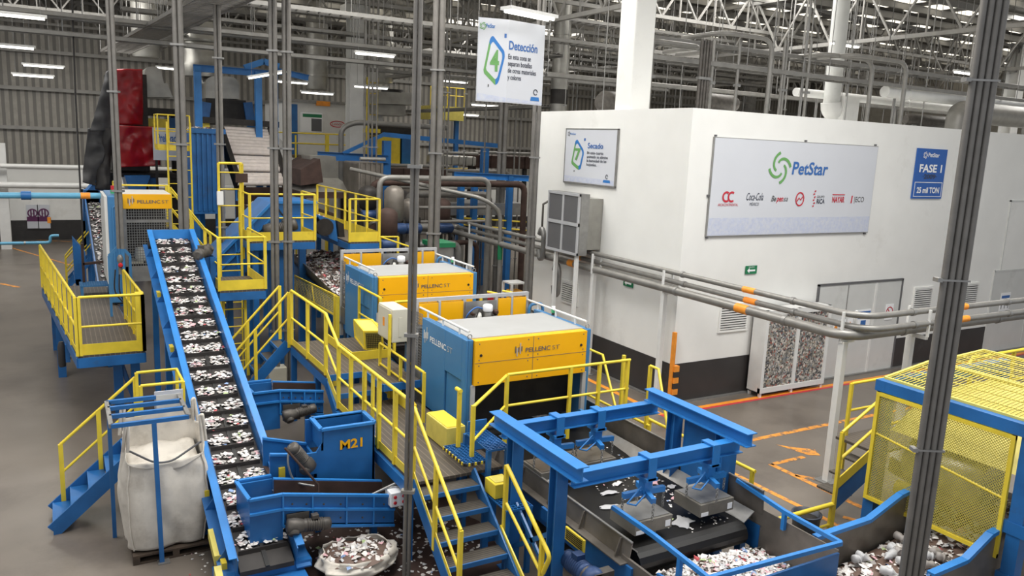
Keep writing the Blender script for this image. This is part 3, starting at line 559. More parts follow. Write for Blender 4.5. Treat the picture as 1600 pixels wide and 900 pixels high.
    G().tube([(x+w+.05, y+1.9, z+1.0), (x+w+.05, y+1.9, z+1.5), (x+w+.35, y+1.9, z+1.5), (x+w+.35, y+1.9, z+.6)], .03, rad=.12).build('blue_duct', 'mblue', t)
    G().lathe((x+w+.06, y+1.1, z+1.46), Z3, [(.03, 0), (.03, .05)]).lathe((x+w+.06, y+1.1, z+1.51), Z3, [(.035, 0), (.035, .06)], mi=1).lathe((x+w+.06, y+1.1, z+1.57), Z3, [(.035, 0), (.035, .05)], mi=2).build('beacon', ['black', 'lime', 'letter'], t)
    G().lathe((x+.1, y-.12, z+.05), X, [(.1, 0), (.1, .05)]).build('roller_ring', 'mblue', t); G().lathe((x+w-.12, y-.12, z+.05), X, [(.1, 0), (.1, .05)]).build('roller_ring', 'mblue', t); G().tube([(x+.1, y-.12, z+.08), (x+w-.1, y-.12, z+.08)], .04).build('guide_roller', 'dark', t)
    for a in (-.06, w+.05):
        for b in (.15, 1.5): B(a-.05, a+.05, b-.05, b+.05, -z, -.02).build('leg', 'blue', t)
    return t
sorter(5.31, 10.22, 1.13, 'nearest yellow and blue sorting machine, beside the blue grating steps')
sorter(5.32, 14.34, 1.4, 'second yellow and blue sorting machine, behind the nearest one, by the tilted guard box')
# ---- conveyor under the near sorter, running to the viewer
t = thing('belt_conveyor', 'wide black flat belt conveyor running toward the viewer under the hanging magnets', 'conveyor', (6.45, 9.2, 0))
xl, xr, yh, yt = 5.74, 7.5, 6.68, 12.6
bz = lambda y: .82 + max(0, y-9.0)*.09
g = G(); pf = [(yh+.06, .82), (yh-.02, .8), (yh-.07, .76), (yh-.1, .69), (yh-.1, .63), (yh-.06, .56), (yh+.03, .53), (yt, .53), (yt, bz(yt)), (9.0, .82)]
g.prism([(xl, a, b) for a, b in pf], (xr-xl, 0, 0)); g.build('belt', 'belt', t)
for s, x0, x1, nm in ((-1, xl, 5.57, 'left'), (1, xr, 7.68, 'right')):
    zt_ = 1.02 if s < 0 else 1.26; xo = 5.535 if s < 0 else 7.72
    sk = G().prism([(xo, yh-.12, .79), (x1, yh-.12, zt_), (x1+.012, yh-.12, zt_), (xo+.012, yh-.12, .79)], (0, yt-yh+.12, 0)).build('side_skirt', 'wallst', t); G().prism([(x0-.01*s, yh-.02, .81), (x1-.02*s, yh-.02, .93), (x1-.02*s, yh-.02, .945), (x0-.01*s, yh-.02, .825)], (0, yt-yh, 0)).build('inner_apron', 'steel', sk)
    for k in range(6): yy = yh+.05+k*.75; G().prism([(xo-.02 if s < 0 else xo+.02, yy, .8), (x1+.012*s, yy, zt_-.01), (x1+.035*s, yy, zt_-.01), (xo+.07*s, yy, .8)], (0, .02, 0)).build('gusset', 'wallst', sk)
    G().bar((x1, yh-.12, zt_+.005), (x1, yt, zt_+.005), .03, .015).build('skirt_cap', 'steel', sk); x1 = xo
    G().bar((x1, yh-.1, .6), (x1, yt, .6), .05, .34).build('side_beam', 'blue', t); w_ = .14; G().bar((x1+.05*s, yh-.12, .78), (x1+.05*s, yt, .78), w_, .015).build('ledge', 'wallst', t)
    for yy in (6.9, 9.0, 11.2): G().bar((x1, yy, 0), (x1, yy, .43), .1).build('leg', 'blue', t)
    G().bar((x1+.02*s, yh-.12, .77), (x1+.02*s, yh-.12, .35), .05, .22, Y).build('end_bracket', 'blue', t)
m_ = G().box(5.2, 5.23, 7.0, 7.4, .76, .92).build('guard_grille', 'yellow', t)
g = G()
for i in range(5): g.box(5.195, 5.2, 7.03, 7.37, .785+i*.025, .798+i*.025)
g.build('grille_slot', 'dark', m_)
for yy in (7.75, 9.4): G().box(5.26, 5.3, yy, yy+.3, .72, .88).build('inspection_plate', 'blue', t)
t = thing('gear_motor', 'blue finned gear motor on the side of the black belt conveyor head', 'motor', (5.1, 6.8, .5)); motor(t, (5.08, 6.75, .66), (0, 1, 0), .5, .12, 'mblu2'); G().box(5.02, 5.29, 6.5, 6.62, .55, .78).build('mounting_foot', 'motor', t); G().lathe((5.06, 6.5, .68), (0, 1, 0), [(.1, 0), (.11, .2)]).build('gear_head', 'motor', t)
# ---- magnet gantry
zg = 2.0
t = thing('magnet_gantry', 'bright blue steel beam frame on columns straddling the black belt', 'gantry', (6.25, 7.75, 0))
for x in (4.92, 7.55): G().ibeam((x, 6.72, zg-.09), (x, 8.78, zg-.09), .18, .17).build('long_beam', 'lblue', t)
for y in (7.02, 8.68): G().ibeam((4.98, y, zg-.27), (7.66, y, zg-.27), .18, .14).build('cross_beam', 'lblue', t)
for x, y in ((4.93, 8.22), (4.93, 7.2), (7.6, 8.22), (7.6, 7.25)):
    c = G().box(x-.08, x+.08, y-.08, y-.065, 0, zg-.18).box(x-.08, x+.08, y+.065, y+.08, 0, zg-.18).box(x-.008, x+.008, y-.065, y+.065, 0, zg-.18).build('column', 'blue', t); G().box(x-.13, x+.13, y-.13, y+.13, 0, .02).build('base_plate', 'blue', c)
for a, b in (((4.93, 8.14, .35), (4.93, 7.28, .95)), ((4.93, 7.28, .35), (4.93, 8.14, .95))): G().bar(a, b, .03, .06).build('brace', 'blue', t)
for a in ((6.78, 8.7), ): pass
for x in (4.92, 7.55):
    g = G()
    for i in range(10): g.box(x-.06, x+.06, 6.8+i*.045-.012, 6.8+i*.045+.012, zg-.2, zg-.18).box(x-.06, x+.06, 8.3+i*.045-.012, 8.3+i*.045+.012, zg-.2, zg-.18)
    g.build('clamp_bolt', 'steel', t)
t = thing('control_cabinet', 'blue steel cabinet standing between the right gantry columns', 'cabinet', (7.75, 7.75, 0))
G().box(7.7, 8.0, 7.36, 8.12, .75, 1.78).build('body', 'blue', t, bev=.01); G().box(7.66, 7.7, 7.4, 8.08, .8, 1.74).build('door', 'blue', t); G().box(7.645, 7.66, 7.44, 7.47, 1.2, 1.4).build('handle', 'blue', t)
for y in (7.42, 8.06): G().box(7.8, 7.88, y-.04, y+.04, 0, .75).build('leg', 'blue', t)
def magnet(x, y, zt, lbl, grime=False):
    t = thing('suspended_magnet', lbl, 'magnet', (x, y, zt-.2), 'magnets hung from the blue gantry')
    yb = 7.02 if y < 7.8 else 8.68
    G().box(x-.06, x+.06, yb-.1, yb+.1, zg-.175, zg-.155).box(x-.06, x+.06, yb-.115, yb-.1, zg-.45, zg-.155).box(x-.06, x+.06, yb+.1, yb+.115, zg-.45, zg-.155).box(x-.09, x+.09, yb-.115, yb+.115, zg-.46, zg-.42).build('trolley_clamp', 'lblue', t)
    G().box(x-.06, x+.06, yb-.06, yb+.06, zg-.64, zg-.45).build('stem', 'lblue', t)
    c = V((x, yb, zg-.63)); b = G().box(x-.29, x+.29, y-.25, y+.25, zt-.17, zt).build('magnet_body', 'magnet', t, bev=.006)
    G().box(x-.26, x+.26, y-.22, y+.22, zt, zt+.01).build('top_plate', 'steel' if not grime else 'wallst', b)
    G().box(x-.15, x+.05, y-.254, y-.25, zt-.1, zt-.04).build('nameplate', 'magnet', b); G().box(x+.18, x+.26, y-.254, y-.25, zt-.14, zt-.06).build('sticker', 'letter', b); G().box(x-.27, x-.15, y-.254, y-.25, zt-.16, zt-.11).build('sticker', 'letter', b)
    for e in ((-.31, -.02), (.31, -.05), (-.06, -.3), (.1, .2)):
        q = V((x+e[0], yb+.06+e[1], zg-.65)); G().bar(c, q, .06, .07).build('arm', 'lblue', t)
        g = G(); z = q.z-.03; k = 0
        while z > zt+.03:
            o_ = .014 if k % 2 else 0; g.tube([(q.x+(0 if k % 2 else .016*math.cos(a)), q.y+(.016*math.cos(a) if k % 2 else 0), z-.02+.026*math.sin(a)) for a in [i*1.0472 for i in range(7)]], .006, 5); z -= .036; k += 1
        if g.v: g.build('chain', 'steel', t)
    G().tube([(c.x-.1, c.y-.05, c.z+.1), (c.x-.35, c.y-.1, c.z-.05), (c.x-.3, c.y-.2, c.z-.04), (c.x-.06, c.y-.08, c.z)], .012, 6).build('cable_guard', 'lblue', t)
magnet(6.1, 7.06, 1.1, 'hanging grey magnet block at front left of the blue gantry, papers around it')
magnet(7.14, 7.06, 1.12, 'hanging grey magnet block at front right of the blue gantry, nearest the right skirt')
magnet(6.55, 8.8, 1.1, 'dusty hanging magnet block at the back of the gantry, below the far cross beam', True)
magnet(5.85, 8.8, 1.08, 'hanging magnet block at back left of the gantry, half hidden by the long beam', True)
# ---- loose scraps on the belt
crng = random.Random(5)
g = G()
for i in range(260):
    x = 7.4-abs(crng.gauss(0, .62)); y = crng.uniform(6.75, 9.5)
    if x < xl+.1 or (x < 6.3 and crng.random() < .7): continue
    flake(g, (x, y, bz(y)+.002), crng.choice((.012, .018, .025, .035)), crng)
tag(g.build('plastic_flakes', FL), 'small white plastic flakes scattered over the black belt below the magnets', 'flakes', kind='stuff')
def sheet(x, y, z, a, b, rot, m, lbl, nm='plastic_film'):
    ca, sa = math.cos(rot), math.sin(rot); ph = crng.uniform(0, 9)
    def fn(u, v):
        r = 1-.25*abs(math.sin(5*v*3.14+ph))*abs(2*u-1); p = V(((u-.5)*a*r, (v-.5)*b*(1-.3*abs(math.sin(4*u+ph))), 0)); n = noise.noise(V((p.x*9+ph, p.y*9, ph)))
        return V((x+p.x*ca-p.y*sa, y+p.x*sa+p.y*ca, z+.012+.035*abs(n)*(1-abs(2*u-1)**2)))
    tag(G().grid(fn, 10, 7).build(nm, m, solid=.003), lbl, 'plastic scrap')
sheet(6.15, 7.75, .82, .32, .13, -.2, FL[8], 'crumpled clear film on the belt left of the front left magnet')
sheet(6.4, 8.1, .82, .3, .12, -.1, FL[8], 'long clear film on the belt just behind the crumpled one')
sheet(6.75, 7.0, .82, .34, .26, .5, FL[8], 'wide clear crushed bag near the belt head')
sheet(7.2, 8.15, .82, .22, .2, .9, FL[2], 'pinkish crushed bottle on the belt near the right skirt')
sheet(7.35, 7.9, .82, .16, .12, .3, FL[8], 'small clear crushed bottle beside the right skirt')
sheet(7.2, 7.55, .82, .28, .16, .2, FL[2], 'pale pink film lying behind the front right magnet'); sheet(6.7, 8.3, .82, .2, .1, .4, FL[0], 'white paper strip between the two magnet rows')
sheet(7.0, 11.0, 1.02, .5, .28, .2, FL[7], 'brown cardboard sheet under the near sorter', 'cardboard_sheet'); sheet(6.9, 10.7, 1.0, .35, .14, 0, FL[1], 'pale paper sheet below the yellow cover of the near sorter')
# ---- crossing rail over the belt and the stepped tread access
t = thing('crossing_rail', 'yellow handrail across the belt in front of the near sorter', 'handrail', (6.7, 9.7, 1.0))
yb = 9.7
for x in (5.62, 6.75, 7.3, 7.86): G().bar((x, yb, 1.0), (x, yb, 2.16), .05).build('post', 'yellow', t)
G().tube([(5.62, yb, 2.16), (7.9, yb, 2.16)], .025).build('top_rail', 'yellow', t); G().tube([(5.62, yb, 1.68), (7.9, yb, 1.68)], .022).build('middle_rail', 'yellow', t)
G().tube([(4.72, 9.02, 2.0), (5.6, yb, 2.14)], .024).build('top_rail', 'yellow', t); G().tube([(4.72, 9.02, 1.5), (5.6, yb, 1.68)], .02).build('middle_rail', 'yellow', t)
G().bar((4.72, 9.02, 1.2), (4.72, 9.02, 2.02), .05).build('post', 'yellow', t)
t = thing('access_step', 'blue grating steps with black and yellow nosing beside the near sorter', 'steps', (4.85, 9.1, 1.0))
def grate(x0, x1, y0, y1, z, nm, par, m='blue'):
    g = G(); n = int((y1-y0)/.05); k = int((x1-x0)/.05)
    for i in range(n+1): yy = y0+(y1-y0)*i/n; g.box(x0, x1, yy-.006, yy+.006, z-.03, z)
    for i in range(k+1): xx = x0+(x1-x0)*i/k; g.box(xx-.005, xx+.005, y0, y1, z-.02, z-.004)
    return g.build(nm, m, par)
grate(4.52, 4.85, 8.82, 9.5, 1.3, 'lower_tread', t); grate(4.82, 5.15, 8.72, 9.4, 1.48, 'upper_tread', t); grate(4.72, 5.1, 8.0, 8.7, .95, 'bottom_tread', t)
g = G()
for i in range(14): g.box(4.5, 4.52, 8.82+i*.049, 8.845+i*.049, 1.26, 1.3, i % 2)
for i in range(7): g.box(4.52+i*.047, 4.545+i*.047, 8.795, 8.82, 1.26, 1.3, i % 2)
g.build('nosing', ['black', 'yellow'], t)
for x, y, z in ((4.84, 8.76, 1.45), (5.13, 8.76, 1.45), (4.84, 9.45, 1.45), (4.75, 8.05, .93), (5.08, 8.05, .93), (4.75, 8.65, .93)): G().box(x-.03, x+.03, y-.03, y+.03, 0, z).build('leg', 'blue', t)
G().box(4.9, 5.2, 9.5, 9.53, 1.16, 1.6).build('riser', 'blue', t)
t = thing('handrail_post', 'lone yellow rail stub on the blue steps before the near sorter', 'post', (4.7, 9.4, 1.3)); G().box(4.67, 4.72, 9.37, 9.42, 1.3, 2.12).build('shaft', 'yellow', t); G().tube([(4.695, 9.36, 2.12), (4.695, 9.5, 2.12)], .03).build('cap', 'yellow', t)
t = thing('guard_box', 'small yellow box under the blue steps', 'guard box', (4.8, 8.5, .95)); G().box(4.72, 4.98, 8.33, 8.62, .96, 1.16).build('body', 'yellow', t, bev=.01); G().box(4.75, 4.95, 8.38, 8.58, 1.16, 1.17).build('lid', 'mesh', t)
t = thing('guard_box', 'yellow metal box on the walkway against the near sorter', 'guard box', (4.75, 10.05, 1.16)); G().box(4.62, 4.92, 9.62, 10.35, 1.16, 1.5).build('body', 'mesh', t, bev=.012); G().box(4.64, 4.9, 9.64, 10.33, 1.5, 1.51).build('lid', 'yellow', t)
# guard rails along the right of the belt
t = thing('guard_rail', 'yellow rail with slanting stays between the near sorter and the white room', 'handrail', (8.6, 11, 0))
R_ = [V((8.3, 12.2, 0)), V((8.3, 11.1, 0)), V((8.3, 9.2, 0))]
for p in (V((8.25, 11.35, 0)), V((8.25, 10.3, 0)), V((8.25, 9.6, 0))): G().bar(p, p+Z3*(2.05 if p.y < 11 else 1.9), .05).build('post', 'yellow', t)
G().tube([(8.25, 11.35, 1.9), (8.25, 10.9, 1.9), (8.25, 10.0, .3)], .024).build('stay', 'yellow', t); G().tube([(8.25, 9.6, 2.05), (8.25, 9.4, 2.05), (8.25, 8.8, .4)], .024).build('stay', 'yellow', t)
G().tube([(8.25, 12.4, 1.05), (8.25, 9.5, 1.05)], .024).build('low_rail', 'yellow', t); G().tube([(8.25, 12.4, .6), (8.25, 9.5, .6)], .02).build('low_rail', 'yellow', t)
t = thing('guard_rail', 'yellow tube rail on short posts at the painted floor right of the gantry', 'handrail', (8.6, 8.2, 0)); a = px(1010, 645, 8.6); b = px(1180, 737, 8.6)
G().tube([(8.6, a.y, b.z), (8.6, b.y, b.z)], .028).build('top_rail', 'yellow', t)
for y in (b.y+.05, b.y+1.8, a.y-.1): G().bar((8.6, y, 0), (8.6, y, b.z), .05).build('post', 'yellow', t)
# ---- end hopper with the heap of flakes
t = thing('discharge_hopper', 'blue and grey steel hopper full of mixed flakes at the end of the black belt', 'hopper', (6.6, 5.9, 0))
hx0, hx1, hy0, hy1 = 5.55, 7.7, 5.42, 6.58
G().box(hx0, hx1, hy0-.03, hy0, .25, .98).build('front_plate', 'blue', t); G().box(hx0-.03, hx0, hy0, hy1+.1, .25, .84).build('side_plate', 'wallst', t); G().prism([(hx1, hy0, .25), (hx1+.02, hy0, .25), (hx1+.03, hy0, 1.0), (hx1+.01, hy0, 1.0)], (0, 1.3, 0)).build('side_plate', 'wallst', t)
G().box(hx0, hx1, hy1-.06, hy1-.04, .25, .5).build('back_plate', 'wallst', t); G().box(hx0, hx1, hy0, hy1, .22, .25).build('floor_plate', 'dark', t)
G().prism([(5.45, 5.98, .5), (5.55, 5.35, .5), (5.55, 5.35, .98), (5.45, 5.98, .98)], (.03, 0, 0)).build('deflector', 'blue', t)
P_ = [V((5.6, 7.0, 1.27)), V((5.66, 6.3, 1.22)), V((5.74, 5.5, 1.1)), V((7.72, 5.4, 1.1)), V((7.68, 6.2, 1.14)), V((7.66, 7.0, 1.24))]
for a, b in zip(P_, P_[1:]): G().bar(a, b, .05, .05).build('top_rail', 'lblue', t)
for p, z in ((P_[1]*.5+P_[2]*.5, .8), (P_[4], .9)): G().bar((p.x, p.y, z), (p.x, p.y, p.z), .05).build('post', 'lblue', t)
for x in (hx0+.1, hx1-.1): G().box(x-.05, x+.05, hy0+.02, hy0+.12, 0, .22).build('leg', 'blue', t)
def heap(nm, lbl, fn, nu, nv, nfl, s0, s1, rnd, cat='plastic waste', base=7, pal=PAL):
    g = G(); g.grid(fn, nu, nv, base)
    for i in range(nfl): p = fn(rnd.random(), rnd.random()); flake(g, p, rnd.uniform(s0, s1), rnd, 1.0, pal)
    return tag(g.build(nm, FL), lbl, cat, kind='stuff')
def hf(u, v): x = hx0+.03+u*(hx1-hx0-.06); y = hy0+.03+v*(hy1-hy0-.1); return V((x, y, .5+.1*math.sin(u*3.1)+.05*noise.noise(V((x*4, y*4, 0)))-.12*max(0, u-.75)))
heap('flake_heap', 'bright heap of mixed white, pink and clear plastic flakes in the blue hopper', hf, 30, 14, 1900, .025, .07, random.Random(3))
# ---- take-off conveyor to the right under the yellow mesh machine
t = thing('takeoff_conveyor', 'trough conveyor with blue edged dark walls carrying waste under the yellow mesh machine', 'conveyor', (9, 5.2, 0))
cz = lambda x: .45 + max(0, x-8)*.13
for y0, xs, m_ in ((5.78, (7.75, 8.75, 9.35, 11.6), 1), (4.62, (8.25, 8.9, 9.35, 11.6), 0)):
    tp = [V((xs[0], y0, .98)), V((xs[1], y0, 1.0)), V((xs[2], y0, 1.22)), V((xs[3], y0, 1.5))]
    for a, b in zip(tp, tp[1:]): G().prism([(a.x, y0-.012, .3), (b.x, y0-.012, .3), b-Y*.012, a-Y*.012], (0, .024, 0)).build('side_wall', 'wallst', t); G().bar(a, b, .09, .05).build('wall_cap', 'lblue', t)
G().prism([(7.75, 4.7, cz(7.75)), (11.6, 4.7, cz(11.6)), (11.6, 4.7, cz(11.6)-.1), (7.75, 4.7, cz(7.75)-.1)], (0, 1.05, 0)).build('belt', 'belt', t)
G().prism([(7.75, 4.62, .3), (8.25, 4.62, .98), (8.25, 4.62, .3)][::-1], (0, .03, 0)).build('end_gusset', 'blue', t)
for x in (8.2, 9.2, 11.2):
    for y in (4.6, 5.8): G().box(x-.04, x+.04, y-.03, y+.03, 0, .35).build('leg', 'blue', t)
def cf(u, v): x = 7.85+u*3.4; y = 4.72+v*1.0; return V((x, y, cz(x)+.03+.13*math.sin(v*3.14)*(.6+.6*noise.noise(V((x*3, y*3, 2))))))
heap('waste_layer', 'crushed clear bottles and grey film lying in the trough under the yellow mesh', cf, 40, 12, 700, .03, .09, random.Random(8))
# big crushed bottles on top of that layer
for i in range(14):
    x = crng.uniform(8.2, 9.4); y = crng.uniform(4.85, 5.6); a = crng.uniform(0, 3.1); L = crng.uniform(.14, .22); d = V((math.cos(a), math.sin(a), .1)); c = V((x, y, cz(x)+.14))
    o = G().lathe(c, d, [(.012, 0), (.018, .03*L/.2), (.05, .07), (.056, L*.4), (.04, L*.55), (.055, L*.7), (.05, L*.97), (.02, L)], 10).build('crushed_bottle', FL[8] if i % 3 else FL[3]); o.scale = (1, 1, 1)
    tag(o, 'crushed clear bottle lying in the waste under the yellow mesh', 'bottle', 'crushed bottles in the trough')
# ---- yellow mesh machine
t = thing('mesh_guarded_machine', 'blue framed machine behind big yellow mesh guards at the right edge', 'machine', (10.6, 5.2, 0))
XM = 9.5; a = px(1372, 612, XM); b = px(1590, 680, XM); c = px(1560, 870, XM); y1, y0, zt, zb = a.y, b.y, (a.z+b.z)/2, c.z-.02
gp = G()
for q in ((y0, y0+.05, zb, zt), (y1-.05, y1, zb, zt)): gp.box(XM-.03, XM+.01, *q)
for q in ((y0, y1, zb, zb+.05), (y0, y1, zt-.05, zt)): gp.box(XM-.032, XM+.01, *q)
zm = zb+(zt-zb)*.56; gp.tube([(XM, y0, zm-.12), (XM, y1, zm+.1)], .018); gf = gp.build('guard_frame', 'yellow', t)
wire_panel((XM-.01, y0+.04, zb+.04), (0, y1-y0-.08, 0), (0, 0, zt-zb-.08), 46, 40, .008, 'mesh', gf, 'expanded_mesh', True)
for y in (y0-.12, y1-.05, ): 
    for x in (XM+.1, 12.4): G().box(x-.08, x+.08, y-.08, y+.08, 0, zt+.02).build('leg', 'blue', t)
G().box(XM-.02, XM+.14, y0-.6, y1-.101, zt+.01, zt+.16).build('head_beam', 'blue', t); G().box(XM-.02, 12.5, y1-.1, y1+.04, zt+.01, zt+.16).build('head_beam', 'blue', t); G().box(XM-.0, XM+.1, y0-.9, y0, 1.25, 1.4).build('low_beam', 'blue', t); G().box(XM-.0, XM+.1, y0-.9, y0, .6, .75).build('low_beam', 'blue', t)
for x0, x1, z0, z1, nm in ((XM+.12, 10.6, zt+.17, zt+.3, 0), (10.75, 11.9, zt+.28, zt+.34, 1)):
    lo = V((x0, y0-.6, z0)); r_ = V((0, y1-y0+.6, 0)); s_ = V((x1-x0, 0, z1-z0)); f = G().bar(lo, lo+r_, .04).bar(lo+s_, lo+s_+r_, .04).bar(lo, lo+s_, .04).bar(lo+r_, lo+r_+s_, .04).build('roof_guard', 'mesh', t)
    g = G()
    for i in range(46): p = lo+r_*(i+.5)/46; g.bar(p, p+s_, .01, .01)
    for i in range(1, 4): p = lo+s_*i/4; g.bar(p, p+r_, .015, .015)
    g.build('guard_bar', 'mesh', f)
q = py(1500, 583, y1); G().box(10.62, 10.75, y1-.2, y1-.05, zt+.2, zt+.5).box(10.58, 10.79, y1-.22, y1-.03, zt+.26, zt+.4).build('bearing_block', 'lblue', t)
G().lathe((10.0, 5.0, 1.55), (0, 1, 0), [(.3, 0), (.34, .05), (.34, 1.0), (.3, 1.05)], 20).build('drum', 'stain', t); G().prism([(9.7, 4.5, 1.9), (12.2, 4.5, 1.95), (12.2, 4.5, 2.35), (10.4, 4.5, 2.35)], (0, 1.75, 0)).build('chute', 'mesh', t)
G().prism([(9.75, 6.25, 1.3), (9.75, 4.5, 1.05), (9.75, 4.5, 1.25), (9.75, 6.25, 1.5)], (.05, 0, 0)).build('inner_plate', 'wallst', t); G().tube([(9.8, 6.1, 1.1), (9.8, 5.7, 1.15)], .12).build('bearing', 'yellow', t); G().tube([(9.9, 6.2, .95), (9.9, 5.6, 1.02)], .05).build('shaft', 'pblue', t)
t = thing('guard_rail', 'yellow tube rail beyond the mesh roofs at the right edge', 'handrail', (13, 6.9, 0)); G().tube([(12.35, 6.9, 2.2), (12.6, 6.9, 2.46), (15, 6.9, 2.46)], .03).build('top_rail', 'yellow', t); G().tube([(12.35, 6.9, 1.9), (15, 6.9, 1.98)], .024).build('middle_rail', 'yellow', t)
for x in (12.6, 13.8, 15): G().bar((x, 6.9, 0), (x, 6.9, 2.46), .05).build('post', 'yellow', t)
t = thing('guard_mesh', 'dull yellow panel behind the blue leg at the extreme right edge', 'guard', (9.9, 4.1, 0)); G().box(9.9, 9.93, 3.4, 4.25, 1.42, 2.3).build('panel', 'yellow', t); G().box(9.88, 9.95, 3.4, 3.45, 0, 2.3).build('leg', 'yellow', t)
# stair to that machine
t = thing('access_stair', 'yellow railed stair climbing behind the yellow mesh machine', 'stairs', (10, 7, 0))
G().prism([(9.72, 7.0, .35), (10.6, 7.0, .8), (10.6, 7.0, 1.15), (9.72, 7.0, .7)], (0, .04, 0)).build('stringer', 'blue', t); G().prism([(9.72, 6.99, .7), (10.6, 6.99, 1.15), (10.6, 6.99, 1.32), (9.72, 6.99, .87)], (0, .02, 0)).build('toe_board', 'yellow', t)
for i in range(3): G().box(9.95+i*.25, 10.19+i*.25, 7.05, 7.5, .5+i*.2, .53+i*.2).build('tread', 'tread', t)
G().box(10.6, 11.8, 7.0, 7.75, 1.1, 1.14).build('landing', 'deck', t)
G().bar((9.72, 7.0, 0), (9.72, 7.0, 1.6), .05).build('post', 'yellow', t)
for z in (1.6, 1.17): G().tube([(9.72, 7.0, z), (10.5, 7.0, z+.4), (11.6, 7.0, z+.4)], .024).build('rail', 'yellow', t)
for x in (10.4, 11.4):
    G().bar((x+.1, 7.0, 0), (x+.1, 7.0, 2.0), .05).build('post', 'yellow', t); G().bar((x+.4, 7.72, 0), (x+.4, 7.72, 2.0), .05).build('post', 'yellow', t)
G().tube([(10.8, 7.72, 2.0), (11.9, 7.72, 2.0)], .024).build('rail', 'yellow', t); G().tube([(10.8, 7.72, 1.55), (11.9, 7.72, 1.55)], .022).build('rail', 'yellow', t)
for p, q in (((9.5, 6.55, .35), (9.5, 6.55, 0)), ): pass
t = thing('guard_rail', 'short yellow rail with one leg beside the dark bin', 'handrail', (8.8, 6.9, 0)); a = pz(1214, 812, .5); b = pz(1300, 788, .5)
G().tube([a, b], .035).build('top_rail', 'yellow', t); G().bar((a.x, a.y, 0), a, .05).build('post', 'yellow', t); G().bar((b.x, b.y, 0), b, .05).build('post', 'yellow', t); G().tube([(a.x, a.y, .18), (b.x, b.y, .18)], .022).build('low_rail', 'yellow', t)
t = thing('trash_bin', 'dark plastic bin standing behind the end hopper', 'bin', pz(1250, 842)); c = pz(1256, 842); G().lathe(c, Z3, [(.17, 0), (.2, .38), (.215, .39), (.215, .41), (.19, .41), (.17, .1)], 18).build('body', 'bucket', t); G().lathe(c+Z3*.3, Z3, [(.15, 0), (.185, .03)], 14).build('liner', 'dark', t)
t = thing('floor_grate', 'dark floor grate with scraps behind the end hopper', 'grate', (9.1, 6.3, 0)); grate(8.75, 9.6, 6.05, 6.55, .06, 'grate_bars', t, 'dark')
# tall conduit bundle in the foreground
t = thing('conduit_bundle', 'tall bundle of four dark grey conduits close in front at right', 'conduit', (7.75, 4.55, 0))
cx, cy = 7.78, 4.56
for i in range(4): d = V((math.cos(-YAW), math.sin(-YAW), 0))*(i-1.5)*.068; G().tube([(cx+d.x, cy+d.y, 0), (cx+d.x, cy+d.y, 11.2)], .033, 10).build('conduit', 'conduit', t)
d = V((math.cos(-YAW), math.sin(-YAW), 0))
for z in (.65, 2.55, 4.35, 6.3): c = V((cx, cy, z)); G().bar(c-d*.145, c+d*.145, .075, .02).build('strap', 'steel', t); G().bar(c-d*.19, c-d*.14, .1, .04).build('clamp', 'steel', t)
G().bar(V((cx, cy, .3))-d*.15, V((cx, cy, .3))+d*.15, .08, .2).build('band', 'yellow', t)
# ================================================================== WALKWAY, HOPPERS, LEFT CONVEYOR
ZW, ZU = 1.15, 1.55
t = thing('walkway', 'dark grated walkway with yellow rails running past the blue sides of the sorters', 'walkway', (4.4, 11, 0))
G().box(3.8, 5.12, 8.85, 12.1, ZW-.04, ZW).build('deck', 'deck', t); G().box(3.75, 5.12, 12.55, 14.9, ZU-.04, ZU).build('deck', 'deck', t); G().box(3.82, 4.44, 12.1, 12.55, (ZW+ZU)/2-.04, (ZW+ZU)/2).build('step_tread', 'tread', t)
G().box(3.78, 4.44, 12.53, 12.55, ZU-.1, ZU+.004).build('nosing', 'blue', t); G().box(4.46, 5.12, 11.75, 12.549, ZU-.04, ZU).build('deck', 'deck', t); G().box(4.45, 5.12, 11.72, 11.75, ZU-.12, ZU+.002).box(4.44, 4.46, 11.72, 12.54, ZU-.12, ZU+.002).build('nosing', 'blue', t); G().box(3.8, 4.44, 12.08, 12.1, ZW+.12, ZW+.204).build('nosing', 'blue', t)
for x in (3.78, 5.1): G().box(x-.03, x+.03, 8.85, 12.1, ZW-.2, ZW-.041).build('edge_beam', 'blue', t); G().box(x-.03, x+.03, 12.5, 14.9, ZU-.2, ZU-.041).build('edge_beam', 'blue', t); G().bar((x, 12.05, ZW-.1), (x, 12.6, ZU-.12), .05, .18).build('edge_beam', 'blue', t)
for x in (3.8, 5.05):
    for y in (9.0, 11.6, 13.2, 14.8): G().box(x-.05, x+.05, y-.05, y+.05, 0, ZW-.2 if y < 12 else ZU-.2).build('leg', 'blue', t)
railing(t, [(3.8, 8.9, ZW), (3.8, 12.0, ZW), (3.77, 12.6, ZU), (3.75, 14.75, ZU)], n=(4, 0, 1), pw=.055, r=.026)
railing(t, [(5.1, 13.6, ZU), (5.1, 14.8, ZU)], n=(0,)); G().box(4.45, 5.12, 13.25, 13.27, ZU, ZU+.16).box(4.43, 4.45, 13.25, 14.9, ZU, ZU+.16).build('toe_board', 'yellow', t)
a = px(594, 540, 4.8); b = px(663, 578, 4.8); h1 = (a.z+b.z)/2-ZW
r_ = [V((4.8, a.y, ZW)), V((4.8, b.y, ZW))]; railing(t, r_, h=h1, mid=h1*.55, n=(1,), toe=0)
G().box(4.78, 4.79, b.y+.2, a.y+1.0, ZW, ZW+.16).build('toe_board', 'yellow', t)
for y in (10.4, 10.75): G().bar((3.8, y, ZW), (3.8, y, ZW+1.05), .08, .03, X).build('gate_post', 'yellow', t)
t = thing('walkway_stair', 'blue stair with yellow rails and dark treads at the near end of the walkway', 'stairs', (4.2, 8, 0))
